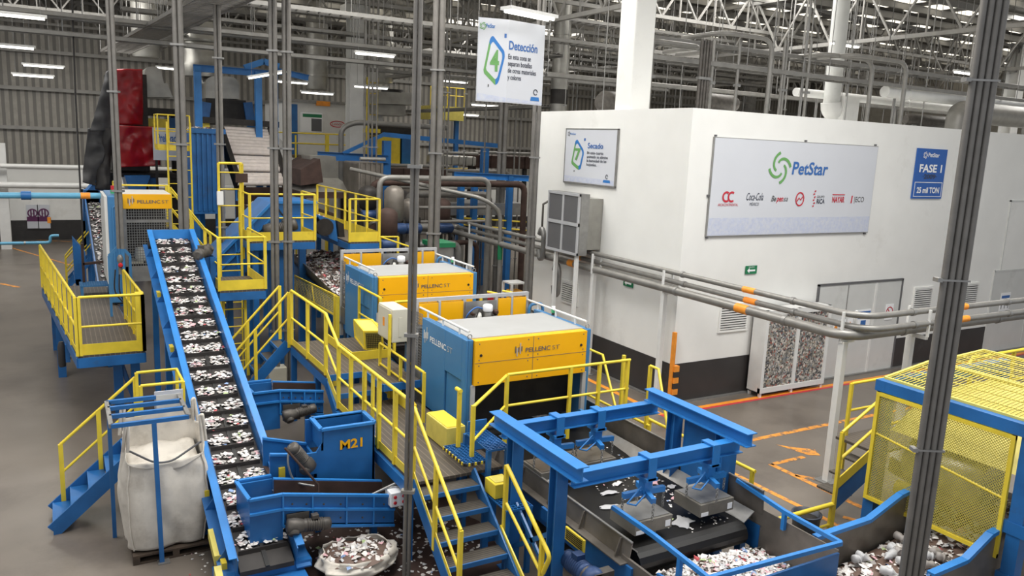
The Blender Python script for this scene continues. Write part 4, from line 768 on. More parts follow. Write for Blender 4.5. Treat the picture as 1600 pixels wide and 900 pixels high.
stairs(t, (4.22, 7.25, 0), (4.22, 8.85, ZW), .86, 6, sides=(0, 1), h=1.02, kick=True)
a = px(792, 727, 4.72); zz = a.z; x = 4.72
G().tube(fillet([(x, a.y, zz), (x, a.y-1.08, zz-.7), (x, a.y-.95, zz-.97)], .08), .028).build('top_rail', 'yellow', t); G().tube([(x, a.y-.03, zz-.5), (x, a.y-.88, zz-.98)], .022).build('middle_rail', 'yellow', t)
G().bar((x, a.y, zz-.95), (x, a.y, zz), .05).build('post', 'yellow', t); G().bar((x, a.y-.9, zz-1.4), (x, a.y-.9, zz-.58), .05).build('post', 'yellow', t); G().bar((x-.04, a.y+.05, zz-.86), (x-.04, a.y-.95, zz-1.5), .02, .14).build('toe_board', 'yellow', t)
t = thing('walkway_stair', 'stair with crossed brown yellow rails going down from the far end of the walkway', 'stairs', (3.1, 15.2, 0)); stairs(t, (2.3, 15.2, 0), (3.72, 15.2, ZU), .7, 7, h=1.0)
# guard box, control cabinet
t = thing('guard_box', 'tilted yellow mesh box standing on the upper walkway by the second sorter', 'guard box', (4.85, 13.8, ZU))
c0 = V((4.72, 13.35, ZU+.17)); u = V((.34, .0, -.02)); v = V((0, .55, .1)); w_ = V((-.04, -.05, .34)); G().hexa([c0, c0+u, c0+u+v, c0+v, c0+w_, c0+u+w_, c0+u+v+w_, c0+v+w_]).build('body', 'mesh', t, bev=.01)
fr = G()
for p, q in ((c0, c0+u), (c0, c0+v), (c0, c0+w_), (c0+u, c0+u+w_), (c0+w_, c0+w_+u), (c0+w_, c0+w_+v), (c0+v, c0+v+w_), (c0+u+w_, c0+u+w_+v), (c0+v+w_, c0+v+w_+u)): fr.bar(p, q, .03)
fr.build('frame', 'yellow', t); G().bar(c0+u+w_+v*.3, c0+u+w_+v*.3+Z3*.12, .02).build('lever', 'dark', t)
wire_panel(c0+u*.1-Y*.012, u*.8, w_*.85, 8, 8, .008, 'dark', t, 'wire_screen')
t = thing('electric_cabinet', 'beige electric cabinet on a post between the two big sorters', 'cabinet', (4.9, 12.2, ZW))
xa = 4.78; a = px(613, 484, xa); b = px(588, 490, xa); c = px(613, 537, xa); e = py(638, 489, a.y).x
G().box(xa, e, a.y, b.y-.1, c.z, a.z).build('body', 'cream', t, bev=.015); G().box(xa-.012, xa, a.y+.03, b.y-.13, c.z+.03, a.z-.03).build('door', 'cream', t); G().box(xa-.016, xa-.012, (a.y+b.y)/2-.06, (a.y+b.y)/2+.02, a.z-.35, a.z-.2).build('warning_sticker', 'orange', t)
G().box(xa+.12, e-.12, a.y-.008, a.y, c.z+.1, a.z-.15).build('front_panel', 'cream', t); G().box(e+.01, e+.06, a.y+.05, b.y-.05, c.z-.05, a.z-.05).build('back_plate', 'blue', t); G().box(e+.01, e+.1, a.y+.05, a.y+.15, ZW, c.z).build('stand', 'blue', t); G().box(xa-.06, xa-.02, a.y-.02, a.y+.03, ZW, c.z+.5).build('stand', 'yellow', t)
# hopper with feed trough: body at the left, trough leaving to the right
def chute_hopper(x0, x1, xt, y0, y1, zr, zbot, drop, lbl, td=.38, mx=None):
    t = thing('feed_hopper', lbl, 'hopper', ((x0+x1)/2, (y0+y1)/2, zbot)); th = .03
    yb = lambda x: y1; xs = x0-.04
    P = [V((xs, y1+.12, zr)), V((x0, y0, zr)), V((x1, y0, zr+.0)), V((x1, y1+.12, zr))]
    def wall(a, b, z0, z1, nm='wall'): n = (b-a).cross(Z3).normalized()*th; G().prism([(a.x, a.y, z0), (b.x, b.y, z0), (b.x, b.y, b.z), (a.x, a.y, a.z)], -n).build(nm, 'blue', t)
    wall(P[0], P[1], zbot, zr); wall(P[1], P[2], zbot, zr); wall(P[3], P[0], zbot, zr)
    g = G().bar(P[0], P[1], .05, .03).bar(P[1], P[2], .05, .03).bar(P[3], P[0], .05, .03)
    A = V((x1, y0, zr)); Bq = V((xt, y0, zr-drop)); C_ = V((x1, y1, zr)); D = V((xt, y1, zr-drop))
    G().prism([A, Bq, Bq-Z3*td, A-Z3*td], (0, th, 0)).build('trough_side', 'blue', t); G().prism([C_, D, D-Z3*td, C_-Z3*td], (0, -th, 0)).build('trough_side', 'blue', t); G().prism([A-Z3*td, Bq-Z3*td, D-Z3*td, C_-Z3*td], (0, 0, .03)).build('trough_floor', 'rust', t); g.bar(A, Bq, .05, .03).bar(C_, D, .05, .03); g.bar(A-Z3*td*.45-Y*.01, Bq-Z3*td*.45-Y*.01, .05, .03); g.bar(P[1]-Z3*td*.45-Y*.01, P[2]-Z3*td*.45-Y*.01, .05, .03); g.bar(A-Z3*td-Y*.01, Bq-Z3*td-Y*.01, .05, .03)
    for s in (.0, .25, .55, .8): p = A.lerp(Bq, s)-Y*.015; g.bar(p, p-Z3*td, .03, .02, X)
    G().prism([C_-Y*.035, D-Y*.035, D-Y*.035-Z3*(td-.03), C_-Y*.035-Z3*(td-.03)], (0, .004, 0)).build('worn_liner', 'rust', t); wall(P[3]-Y*.04-Z3*.02+X*.0, P[0]-Y*.04-Z3*.02+X*.04, zbot+.3, zr, 'worn_liner'); G().prism([P[0]+V((.05, -.05, zbot-zr+.3)), P[1]+V((.04, .04, zbot-zr+.3)), P[2]+V((0, .04, zbot-zr+.3)), P[3]+V((0, -.05, zbot-zr+.3))], (0, 0, .02)).build('inner_floor', 'rust', t)
    g.build('rim_flange', 'lblue', t); G().tube([V((x0+.15, (y0+y1)/2+.05, zr-.3)), V((xt-.1, (y0+y1)/2, zr-drop-td+.18))], .09).build('screw_tube', 'stain', t)
    bl = G()
    for s in (.08, .2, .35, .5, .7, .9):
        p = A.lerp(Bq, s); bl.lathe(p-Z3*td*.3-Y*.001, (0, -1, 0), [(.014, 0), (.01, .012)], 6); bl.lathe(p-Z3*td*.75-Y*.001, (0, -1, 0), [(.014, 0), (.01, .012)], 6)
    bl.build('bolt', 'motor', t)
    for x in (x0+.06, xt-.2): G().box(x-.04, x+.04, (y0+y1)/2-.04, (y0+y1)/2+.04, 0, zbot if x < x1 else zr-drop-td).build('leg', 'blue', t)
    if mx: m2 = thing('gear_motor', mx[1], 'motor', (mx[0], y0-.12, zr-td-.2)); motor(m2, (mx[0], y0-.13, zr-td+.02), mx[2], .42, .085); G().box(mx[0]-.18, mx[0]+.1, y0-.04, y0-.002, zr-td-.12, zr-td+.15).build('mounting_plate', 'motor', m2)
    return t
chute_hopper(1.84, 2.24, 3.72, 9.3, 9.8, 1.1, .22, .3, 'nearest blue feed hopper at the foot of the incline, with a long bolted trough', .42, (2.46, 'dusty geared motor on the long trough of the nearest blue feed hopper', (1, 0, -.12)))
chute_hopper(2.56, 2.98, 3.7, 12.5, 13.0, 1.4, .75, .1, 'farthest blue feed hopper, beside the walkway steps', .4, (3.2, 'geared motor on the farthest blue feed hopper', (1, .1, .12)))
# box hopper with stencilled mark
t = thing('box_hopper', 'blue box hopper stencilled with an orange mark between the other two hoppers', 'hopper', (3.3, 10.2, .5))
P_ = [(2.93, 10.0), (3.68, 10.0), (3.68, 10.48), (2.93, 10.48)]; th = .03
G().prism([(2.84, 10, .62), (3.7, 10, .62), (3.68, 10, 1.6), (2.95, 10, 1.6), (2.95, 10, 1.42), (2.84, 10, 1.25)], (0, th, 0)).build('front_wall', 'blue', t)
G().box(3.66, 3.69, 10.0, 10.48, .62, 1.6).build('side_wall', 'blue', t); G().prism([(2.93, 10, 1.3), (2.93, 10.48, 1.3), (2.93, 10.48, 1.6), (2.93, 10, 1.6)], (th, 0, 0)).build('side_wall', 'blue', t); G().box(2.84, 3.7, 10.45, 10.48, .62, 1.6).build('back_wall', 'blue', t); G().box(2.84, 2.87, 10.0, 10.48, .62, 1.22).build('side_wall', 'blue', t); G().box(2.86, 3.66, 10.03, 10.45, 1.15, 1.18).build('inner_floor', 'dark', t)
g = G(); q = [V((a, b, 1.6)) for a, b in P_]
for a, b in zip(q, q[1:]+q[:1]): g.bar(a, b, .06, .035)
g.build('rim_flange', 'lblue', t); text('M21', (3.19, 9.996, 1.28), X, Z3, .13, 'oyel', t, w=.32, bold=.03); G().prism([(2.95, 9.997, .64), (3.6, 9.997, .64), (3.5, 9.997, .76), (3.3, 9.997, .8), (3.05, 9.997, .74)], (0, .002, 0)).build('dirt_patch', 'rust', t)
G().prism([(2.25, 10.02, 1.02), (2.84, 10.02, .82), (2.84, 10.02, 1.24), (2.25, 10.02, 1.34)], (0, th, 0)).build('trough_side', 'blue', t); G().prism([(2.25, 10.42, 1.02), (2.84, 10.42, .82), (2.84, 10.42, 1.24), (2.25, 10.42, 1.42)], (0, th, 0)).build('trough_side', 'blue', t); G().prism([(2.25, 10.05, 1.02), (2.84, 10.05, .82), (2.84, 10.42, .82), (2.25, 10.42, 1.02)], (0, 0, .02)).build('trough_floor', 'rust', t)
G().bar((2.25, 10.02, 1.35), (2.84, 10.02, 1.25), .05, .03).build('trough_flange', 'lblue', t); G().bar((2.25, 10.43, 1.43), (2.84, 10.43, 1.26), .05, .03).build('trough_flange', 'lblue', t)
for x in (2.95, 3.6): G().box(x-.04, x+.04, 10.2, 10.28, 0, .62).build('leg', 'blue', t)
G().box(2.36, 2.44, 9.98, 10.02, 1.0, 1.15).build('corner_block', 'yellow', t)
t = thing('gear_motor', 'upright dusty motor with a cable on the left of the stencilled box hopper', 'motor', (2.72, 9.95, 1.05)); motor(t, (2.66, 9.9, 1.25), (-.35, -.1, .5), .36, .09); G().box(2.58, 2.86, 9.96, 10.0, 1.0, 1.3).build('mounting_plate', 'blue', t); G().tube([(2.48, 9.88, 1.5), (2.42, 9.8, 1.3), (2.5, 9.8, 1.0), (2.75, 9.7, .95)], .014, rad=.15).build('cable', 'steel', t)
t = thing('push_button_box', 'small white switch box with red buttons at the trough end by the conduit', 'switch box', (3.6, 9.2, .9)); c = py(622, 778, 9.25); G().box(c.x-.12, c.x+.12, 9.2, 9.42, c.z-.1, c.z+.1).build('body', 'letter', t, bev=.01)
g = G()
for i in range(4): g.lathe((c.x-.06+.12*(i % 2), 9.2, c.z+.04-.08*(i//2)), (0, -1, 0), [(.025, 0), (.02, .015)], 8)
g.build('button', 'redb', t); G().tube([(c.x+.1, 9.3, c.z-.1), (c.x+.25, 9.2, c.z-.25), (c.x+.05, 9.2, c.z-.3), (c.x-.05, 9.3, c.z-.1)], .01, rad=.1).build('cable', 'black', t)
t = thing('conduit_pipe', 'thin grey conduit slanting across the long trough', 'conduit', (3, 9.3, .9)); G().tube([py(497, 796, 9.38), py(560, 783, 9.38), (c.x+.1, 9.38, c.z+.18)], .018).build('pipe', 'steel', t); G().tube([py(445, 700, 9.6), py(497, 757, 9.42), py(497, 796, 9.4)], .016).build('pipe', 'rust', t)
# ---- steep cleated conveyor
SL = .351; CX0, CX1, CY0, CY1 = 1.62, 2.32, 8.95, 17.3; tz = lambda y: .55+(y-9.0)*SL; bz1 = lambda y: tz(y)-.16
t = thing('incline_conveyor', 'long steep blue conveyor with cleated belt carrying white flakes, left of the hoppers', 'conveyor', (1.97, 13, 0))
G().prism([(CX0+.03, CY0, bz1(CY0)-.06), (CX0+.03, CY1, bz1(CY1)-.06), (CX0+.03, CY1, bz1(CY1)), (CX0+.03, CY0, bz1(CY0))][::-1], (CX1-CX0-.06, 0, 0)).build('belt', 'bbelt', t)
for i in range(22): y = CY0+.25+i*.37; G().bar((CX0+.06, y, bz1(y)+.025), (CX1-.06, y, bz1(y)+.025), .025, .06).build('cleat', 'bbelt', t)
if 1: G().bar((1.97, CY0, bz1(CY0)+.008), (1.97, CY1, bz1(CY1)+.008), .05, .016).build('belt_seam', 'belt', t)
for x, s in ((CX0, -1), (CX1, 1)):
    a = V((x, CY0, tz(CY0)-.12)); b = V((x, CY1, tz(CY1)-.12)); G().bar(a, b, .012, .3).build('side_plate', 'blue', t)
    G().bar(a+V((s*.045, 0, .15)), b+V((s*.045, 0, .15)), .1, .014).build('top_flange', 'lblue', t); G().bar(a+V((s*.09, 0, -.15)), b+V((s*.09, 0, -.15)), .18, .014).build('bottom_flange', 'blue', t)
    for i in range(10): p = a.lerp(b, (i+.4)/10); G().prism([p+V((s*.006, 0, -.14)), p+V((s*.17, 0, -.14)), p+V((s*.006, 0, .1))], (0, .012, 0)).build('gusset', 'blue', t)
    for y in (10.6, 12.4, 14.3, 16.2):
        G().box(x+s*.1-.05, x+s*.1+.05, y-.05, y+.05, 0, tz(y)-.28).build('leg', 'blue', t)
for y in (12.4, 16.2): G().bar((CX0, y, .3), (CX1, y, tz(y)-.5), .03, .06).build('brace', 'blue', t); G().bar((CX0, y, tz(y)-.5), (CX1, y, .3), .03, .06).build('brace', 'blue', t)
G().box(CX0, CX1, CY1, CY1+.02, tz(CY1)-.4, tz(CY1)+.03).build('head_plate', 'lblue', t); G().tube([(CX0-.1, CY1-.1, bz1(CY1)-.12), (CX1+.1, CY1-.1, bz1(CY1)-.12)], .1, 14).build('head_roller', 'dark', t)
G().box(CX0-.2, CX1+.1, 8.75, 9.5, .0, .22).box(CX0-.1, CX1+.2, 9.0, 9.4, .22, .32).build('tail_base', 'blue', t)
for y in (9.15, 10.35, 11.9, 13.6, 15.3): G().box(CX0-.14, CX0-.08, y, y+.22, tz(y)-.32, tz(y)-.18).build('bearing_guard', 'yellow', t)
G().prism([(1.38, 8.62, .1), (1.38, 9.1, .3), (1.38, 9.1, .44), (1.38, 8.62, .24)][::-1], (.08, 0, 0)).build('tail_guard', 'mesh', t); G().prism([(1.42, 9.3, .34), (1.42, 9.75, .48), (1.42, 9.75, .6), (1.42, 9.3, .46)][::-1], (.06, 0, 0)).build('tail_guard', 'mesh', t)
g = G(); rr = random.Random(11)
for i in range(22):
    y0 = CY0+.27+i*.37
    for cx in (1.8, 2.14):
        x1_ = rr.uniform(.12, .16); y1_ = rr.uniform(.2, .27)
        for k in range(52): a = rr.uniform(0, 6.28); q_ = rr.random()**.5; x = cx+x1_*q_*math.cos(a); y = y0+.13+y1_*.55*q_*math.sin(a); flake(g, (x, y, bz1(y)+rr.uniform(.005, .04)), rr.uniform(.03, .065), rr, .4)
tag(g.build('plastic_flakes', FL), 'white and pink flakes heaped between the cleats of the steep blue conveyor', 'flakes', kind='stuff')
q = py(318, 394, 16.4); t = thing('gear_motor', 'black drum motor at the upper right of the steep blue conveyor', 'motor', (q.x, 16.4, q.z)); motor(t, q, (-.4, -.9, 0), .5, .11, 'motor'); G().box(q.x-.05, q.x+.2, 16.45, 16.6, q.z-.35, q.z-.1).box(q.x+.12, q.x+.22, 16.4, 16.6, 0, q.z-.1).build('bracket', 'blue', t)
# ---- bulk bag on pallet, its frame, and the small stair behind
t = thing('bulk_bag', 'big off-white woven bulk bag standing on a dark pallet', 'bag', (1.05, 10.75, .14))
def bagf(u, v):
    a = 2*math.pi*u; ca, sa = math.cos(a), math.sin(a); sq = (abs(ca)**6+abs(sa)**6)**(-1/6)
    z = .15+v*1.42; bulge = .455+.045*math.sin(min(v*1.15, 1)*3.14)+.0*v; nn = noise.noise(V((ca*2.2, sa*2.2, z*1.4)))*.045+noise.noise(V((ca*5+z, sa*5, z*1.2+4)))*.03+.012*math.sin(9*a+3*z+4*noise.noise(V((ca, sa, z*2))))
    dip = (.14*max(0, -sa)**2 if v > .9 else 0)*(v-.9)/.1; r = (bulge+nn)*sq
    return V((1.03+.02*v+r*ca*1.05, 10.78+r*sa*.85, z-dip*1.3-(.2*max(0, -sa)*max(0, v-.75)*4 if v > .75 else 0)))
bb = G().grid(bagf, 64, 40).build('body', 'bag', t, solid=.008)
def fill(u, v): x = 1.03+(u-.5)*.86; y = 10.78+(v-.5)*.7; return V((x, y, 1.42+.05*noise.noise(V((x*5, y*5, 0)))))
G().grid(lambda u, v: V((.62+u*.86, 10.42+v*.72, .17)), 4, 4).build('base_cloth', 'bag', t)
for sx, sy in ((-1, -1), (1, -1), (-1, 1), (1, 1)): p = V((1.04+sx*.44, 10.78+sy*.36, 1.5)); G().tube([p, p+V((-sx*.02, -sy*.02, .36)), p+V((sx*.01, 0, .38)), p+V((sx*.05, .05*-sy, 0))], .022, 6, rad=.03).build('lifting_loop', 'bag', t)
for x in (.62, 1.45): pts = [bagf((.5+.125 if x < 1 else .875), k/20)+V((0, -.012, 0)) for k in range(20)]; G().tube(pts, .012, 6).build('corner_seam', 'bag', t)
G().tube([V((.62, 10.4, 1.52)), V((.9, 10.36, 1.33)), V((1.1, 10.36, 1.32)), V((1.46, 10.4, 1.52))], .014, rad=.2).build('tie_cord', 'lgrey', t)
G().grid(lambda u, v: fill(u, v)-Z3*(.1+.18*(1-v)), 12, 12).build('inner_cloth', 'bag', t, solid=.004)
G().prism([(.6, 11.12, 1.2), (1.48, 11.12, 1.2), (1.46, 11.14, 1.74), (.62, 11.14, 1.7)], (0, .01, 0)).build('back_flap', 'bag', t)
def pallet(x0, x1, y0, y1, lbl):
    t = thing('pallet', lbl, 'pallet', ((x0+x1)/2, (y0+y1)/2, 0))
    for i in range(6): y = y0+(y1-y0-.1)*i/5; G().box(x0, x1, y, y+.1, .1, .125).build('deck_board', 'pallet', t)
    for x in (x0, (x0+x1)/2-.04, x1-.08): G().box(x, x+.08, y0, y1, .025, .1).build('runner', 'pallet', t)
    for y in (y0, (y0+y1)/2-.05, y1-.1): G().box(x0, x1, y, y+.1, 0, .025).build('bottom_board', 'pallet', t)
pallet(.6, 1.62, 10.33, 11.2, 'dark wooden pallet under the big woven bag')
t = thing('bag_frame', 'blue rack frame holding the big woven bag open', 'frame', (.95, 10.75, 0)); zf = 1.92; f0 = pz(173, 664, zf); f1 = pz(296, 653, zf); f2 = pz(176, 628, zf); yb0 = (f0.y+f1.y)/2; yb1 = f2.y
for i in range(4): y = yb0+(yb1-yb0)*(0, .38, .72, 1)[i]; G().bar((f0.x, y, zf), (f1.x, y, zf), .05).build('cross_bar', 'blue', t)
for x in (f0.x, f1.x): G().bar((x, yb0, zf), (x, yb1, zf), .05).build('side_bar', 'steel', t)
G().bar((.93, yb0, 0), (.9, yb0, zf-.02), .055, .055, Y).build('post', 'blue', t); G().box(.88, 1.02, yb0-.07, yb0+.07, 0, .015).build('base_plate', 'steel', t)
for x in (f0.x+.02, f1.x-.02): G().bar((x, yb1, 0), (x, yb1, zf), .05, .05, Y).build('post', 'blue', t)
t = thing('cardboard_sheet', 'speckled grey board hung over the back of the blue bag frame', 'board', (1.15, yb1, 1.5)); G().prism([(1.0, yb1+.03, 1.55), (1.36, yb1+.03, 1.55), (1.36, yb1-.02, 2.0), (1.0, yb1-.02, 2.0)], (0, .015, 0)).build('sheet', 'snow', t); G().box(1.02, 1.34, yb1-.03, yb1-.02, 1.6, 1.95).build('wrap', 'door', t)
t = thing('access_stair', 'small blue stair with yellow rails behind the big woven bag', 'stairs', (.4, 12, 0)); zs = 1.05
stairs(t, (-.28, 12.0, .05), (.85, 12.0, zs), .7, 5, tm='blue', sides=(0, 1), h=.85); G().box(.85, 1.45, 11.65, 12.35, zs-.04, zs).build('landing', 'blue', t)
railing(t, [(.87, 11.66, zs), (.87, 12.34, zs)][:1] + [(1.42, 11.66, zs)], h=.92, toe=.0); railing(t, [(.87, 12.34, zs), (1.42, 12.34, zs), (1.42, 11.7, zs)], h=.92, toe=0)
for x, y in ((-.25, 11.66), (-.25, 12.34), (.86, 11.68), (1.42, 11.68), (.86, 12.32), (1.42, 12.32)): G().box(x-.03, x+.03, y-.03, y+.03, 0, zs-.04 if x > 0 else .12).build('leg', 'blue', t)
# second bag lying under the hoppers with spilled flakes
t = thing('bulk_bag', 'slumped white bag of scrap on the floor under the long trough', 'bag', (3.1, 9.2, 0)); q = pz(558, 897, 0)
def sl(u, v): a = 2*math.pi*u; r = (.12+.28*math.sin(min(v*1.5, 1)*1.57)) if v < .8 else .4-.3*(v-.8); n = noise.noise(V((math.cos(a)*2.5, math.sin(a)*2.5, v*4)))*.12; return V((q.x+(r+n)*math.cos(a)*1.25, q.y+(r+n)*math.sin(a), -.0+.34*v+n*.7))
G().grid(sl, 36, 16).build('body', 'bag', t, solid=.006)
def fl2(u, v): a = 6.28*u; r = .38*v; x = q.x+r*math.cos(a)*1.2; y = q.y+r*math.sin(a); return V((x, y, .3+.06*(1-v)+.06*noise.noise(V((x*5, y*5, 1)))))
heap('bag_fill', 'grey brown scrap filling the slumped white bag', fl2, 20, 8, 160, .03, .07, random.Random(4))
g = G(); r9 = random.Random(9)
for i in range(420): x = r9.uniform(2.7, 4.9); y = r9.uniform(8.5, 10.6); flake(g, (x, y, .005), r9.uniform(.02, .06), r9)
for i in range(60): x = r9.uniform(1.2, 2.0); y = r9.uniform(9.4, 10.5); flake(g, (x, y, .005), r9.uniform(.015, .035), r9)
for i in range(50): x = r9.uniform(8.6, 9.7); y = r9.uniform(5.9, 6.8); flake(g, (x, y, .07 if 8.75 < x < 9.6 and 6.05 < y < 6.55 else .005), r9.uniform(.02, .04), r9)
tag(g.build('plastic_flakes', FL), 'white flakes spilled on the floor below the hoppers and stair', 'flakes', kind='stuff')
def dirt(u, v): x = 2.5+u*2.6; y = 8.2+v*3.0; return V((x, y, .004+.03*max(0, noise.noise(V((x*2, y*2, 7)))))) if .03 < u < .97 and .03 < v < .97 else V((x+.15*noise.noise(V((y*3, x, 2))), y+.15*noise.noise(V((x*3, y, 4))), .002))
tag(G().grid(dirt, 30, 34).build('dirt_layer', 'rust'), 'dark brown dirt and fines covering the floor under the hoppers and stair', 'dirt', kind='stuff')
# ---- left platform with third sorter
ZL = 1.5; lx = lambda y: .17-.085*(y-15.4); rx = lambda y: 1.24-.04*(y-15.4)
t = thing('platform', 'long grated platform with yellow rails on the far left, before the small sorter', 'platform', (.6, 18, 0)); y0, y1 = 15.4, 22.5
L0, L1, R0, R1 = V((lx(y0), y0, ZL)), V((lx(y1), y1, ZL)), V((rx(y0), y0, ZL)), V((rx(y1), y1, ZL))
G().prism([L0, R0, R1, L1], (0, 0, -.04)).build('deck', 'deck', t)
for a, b in ((L0, R0), (L0, L1), (R0, R1)): G().bar(a-Z3*.13, b-Z3*.13, .05, .18).build('edge_beam', 'blue', t)
railing(t, [L1, L0], n=(7,), pw=.06, r=.026, toe=.1); railing(t, [L0+X*.05, R0], pw=.06, r=.026, toe=.2); railing(t, [R0, V((rx(18.2), 18.2, ZL))], n=(3,), pw=.06, r=.024)
G().box(R0.x-.12, R0.x+.02, y0-.01, y0+.12, ZL, ZL+1.08).build('gate_post', 'yellow', t)
for x, y in ((.85, 16.6), (1.15, 16.5), (-.1, 19.5), (.9, 20), (-.2, 22), (.85, 22)): G().box(x-.08, x+.08, y-.08, y+.08, 0, ZL-.2).build('leg', 'blue', t)
G().bar((.85, 16.6, 1.2), (1.15, 16.5, .1), .05, .08).build('brace', 'blue', t)
q = pz(88, 520, 1.15); t = thing('air_manifold', 'small dark valve block with blue pipe stubs at the outer edge of the left platform', 'valve block', (lx(17.2)-.1, 17.2, .9)); xx = lx(17.2)-.1; G().lathe((xx, 17.2, .85), Z3, [(.06, 0), (.07, .05), (.07, .4), (.04, .5)]).build('body', 'black', t)
for z in (1.0, 1.12, 1.24): G().tube([(xx, 17.2, z), (xx+.16, 17.2, z)], .025).build('stub', 'steel', t)
G().box(xx+.06, xx+.14, 17.1, 17.3, .95, ZL-.2).build('bracket', 'blue', t)
t = thing('compressed_air_pipe', 'light blue pipe leaving to the left at rail height beside the platform end', 'pipe', (-.4, 20, 2)); a = px(79, 379, lx(20.3)-.08); xx = a.x; G().tube(fillet([(-6, a.y+.1, a.z), (xx, a.y, a.z), (xx, a.y, ZL-.35), (xx+.3, a.y, ZL-.35)], .12), .06, 10).build('pipe_run', 'pblue', t); G().tube([(xx, a.y, ZL+.15), (xx, a.y, ZL+.38)], .066, 10).build('orange_band', 'orange', t); G().tube([(xx-.9, a.y, a.z), (xx-.84, a.y, a.z)], .075).build('coupling', 'steel', t)
t = thing('compressed_air_pipe', 'pale green blue pipe crossing high at left into the small sorter', 'pipe', (-1, 21, 4)); a = py(0, 310, 21.2); b = py(158, 306, 21.2); G().tube([(-6, 21.2, b.z), (b.x+.3, 21.2, b.z)], .07, 10).build('pipe_run', 'pblue', t); c = py(41, 309, 21.2); G().tube([(c.x-.1, 21.2, b.z), (c.x+.1, 21.2, b.z)], .1, 10).build('valve', 'blue', t); c = py(132, 306, 21.2); G().tube([(c.x-.08, 21.2, b.z), (c.x+.12, 21.2, b.z)], .076, 10).build('orange_band', 'orange', t)
# third sorter
YS = 20.0; t = thing('optical_sorter', 'small far sorter with wire cage front and blue tall door, behind the left platform', 'sorting machine', (1.6, 20.6, 0)); a = py(191, 303, YS); b = py(267, 303, YS); c = py(267, 326, YS); e = py(200, 440, YS)
cv = G().box(a.x, b.x, YS-.05, YS, c.z, a.z).build('front_cover', 'oyel', t, bev=.006); pellenc((a.x+.1, YS-.055, c.z+.13), X, Z3, .86, cv, False)
G().box(a.x, b.x, YS+.02, YS+1.5, a.z-.05, a.z).build('top_sheet', 'panelw', t)
f = G().box(a.x, a.x+.06, YS-.03, YS+.03, e.z, c.z).box(b.x-.06, b.x, YS-.03, YS+.03, e.z, c.z).box(a.x, b.x, YS-.03, YS+.03, e.z, e.z+.35).box(a.x, b.x, YS-.02, YS+.02, c.z-.32, c.z-.26).build('cage_frame', 'steel', t); wire_panel((a.x+.06, YS, e.z+.35), (b.x-a.x-.12, 0, 0), (0, 0, c.z-e.z-.35), 17, 22, .012, 'steel', t, 'wire_screen'); G().box(a.x, b.x, YS+1.2, YS+1.24, e.z, c.z).build('back_plate', 'dark', t); G().lathe((a.x+.35, YS+.3, e.z+.45), Z3, [(.1, 0), (.14, .1), (.1, .3)]).build('air_filter', 'wglass', t); G().box(a.x+.1, a.x+.4, YS+.15, YS+.5, e.z+.38, e.z+.44).build('shelf', 'cream', t)
xs0 = py(158, 303, YS).x; G().box(xs0+.1, a.x-.02, YS-.3, YS+1.5, ZL+.05, a.z-.02).build('side_panel', 'mblue', t, bev=.03); G().box(xs0+.04, xs0+.1, YS-.28, YS+1.5, ZL+.5, a.z-.04).build('side_panel', 'panelw', t)
for k in (0, .09): G().tube(fillet([(xs0+.2+k, YS-.31, ZL+.3), (xs0+.2+k, YS-.31, a.z-.25-k), (a.x-.05, YS-.31, a.z-.25-k)], .15), .02).build('pressed_rib', 'mblue', t)
G().lathe((xs0+.25, YS+.1, a.z), Z3, [(.06, 0), (.06, .08)]).lathe((xs0+.25, YS+.1, a.z+.08), Z3, [(.05, 0), (.05, .1)], mi=1).build('beacon', ['lime', 'redb'], t)
for x in (xs0+.15, b.x-.05):
    for y in (YS+.1, YS+1.4): G().box(x-.05, x+.05, y-.05, y+.05, 0, e.z if x > 1.5 else ZL+.1).build('leg', 'blue', t)
t = thing('valve_stand', 'blue frame with gauges and red knob standing on the platform before the small sorter', 'valve stand', (1.05, 18.5, ZL)); yv = 18.55; c = [py(x, y, yv) for x, y in ((170, 400), (203, 400), (203, 460), (187, 390))]
for x in (c[0].x, c[1].x): G().bar((x, yv, ZL), (x, yv, c[0].z), .05).build('post', 'mblue', t)
G().bar((c[0].x, yv, c[0].z), (c[3].x-.02, yv, c[0].z+.2), .06).bar((c[1].x, yv, c[0].z), (c[3].x+.02, yv, c[0].z+.2), .06).build('hood_bar', 'mblue', t); G().lathe((c[3].x, yv, c[0].z-.4), Z3, [(.04, 0), (.04, .25), (.06, .28), (.06, .36), (.03, .42)]).build('valve', 'steel', t); G().lathe((c[3].x, yv-.03, c[0].z-.2), (0, -1, 0), [(.04, 0), (.05, .03), (.03, .06)]).build('knob', 'redb', t)
for k in range(3): G().tube([(c[3].x-.1+.08*k, yv+.03, c[0].z-.3), (c[3].x-.15+.1*k, yv, c[0].z-.8), (c[3].x+.1, yv, ZL+.2)], .015, rad=.2).build('hose', 'black', t)
t = thing('step_stand', 'blue grating step with a dark frame standing on the left platform', 'step', (.55, 18.6, ZL)); a = pz(125, 447, ZL+.25); b = pz(178, 442, ZL+.25); grate(a.x, b.x, a.y, a.y+.6, ZL+.25, 'tread', t, 'mblue')
for x in (a.x+.04, b.x-.04):
    for y in (a.y+.04, a.y+.56): G().box(x-.03, x+.03, y-.03, y+.03, ZL, ZL+.22).build('leg', 'mblue', t)
G().bar((a.x+.1, a.y+.5, ZL+.25), (a.x+.1, a.y+.5, ZL+1.2), .06).bar((b.x-.1, a.y+.5, ZL+.25), (b.x-.1, a.y+.5, ZL+.9), .05).bar((a.x+.1, a.y+.5, ZL+.7), (b.x-.1, a.y+.5, ZL+.75), .06).build('dark_frame', 'rust', t)
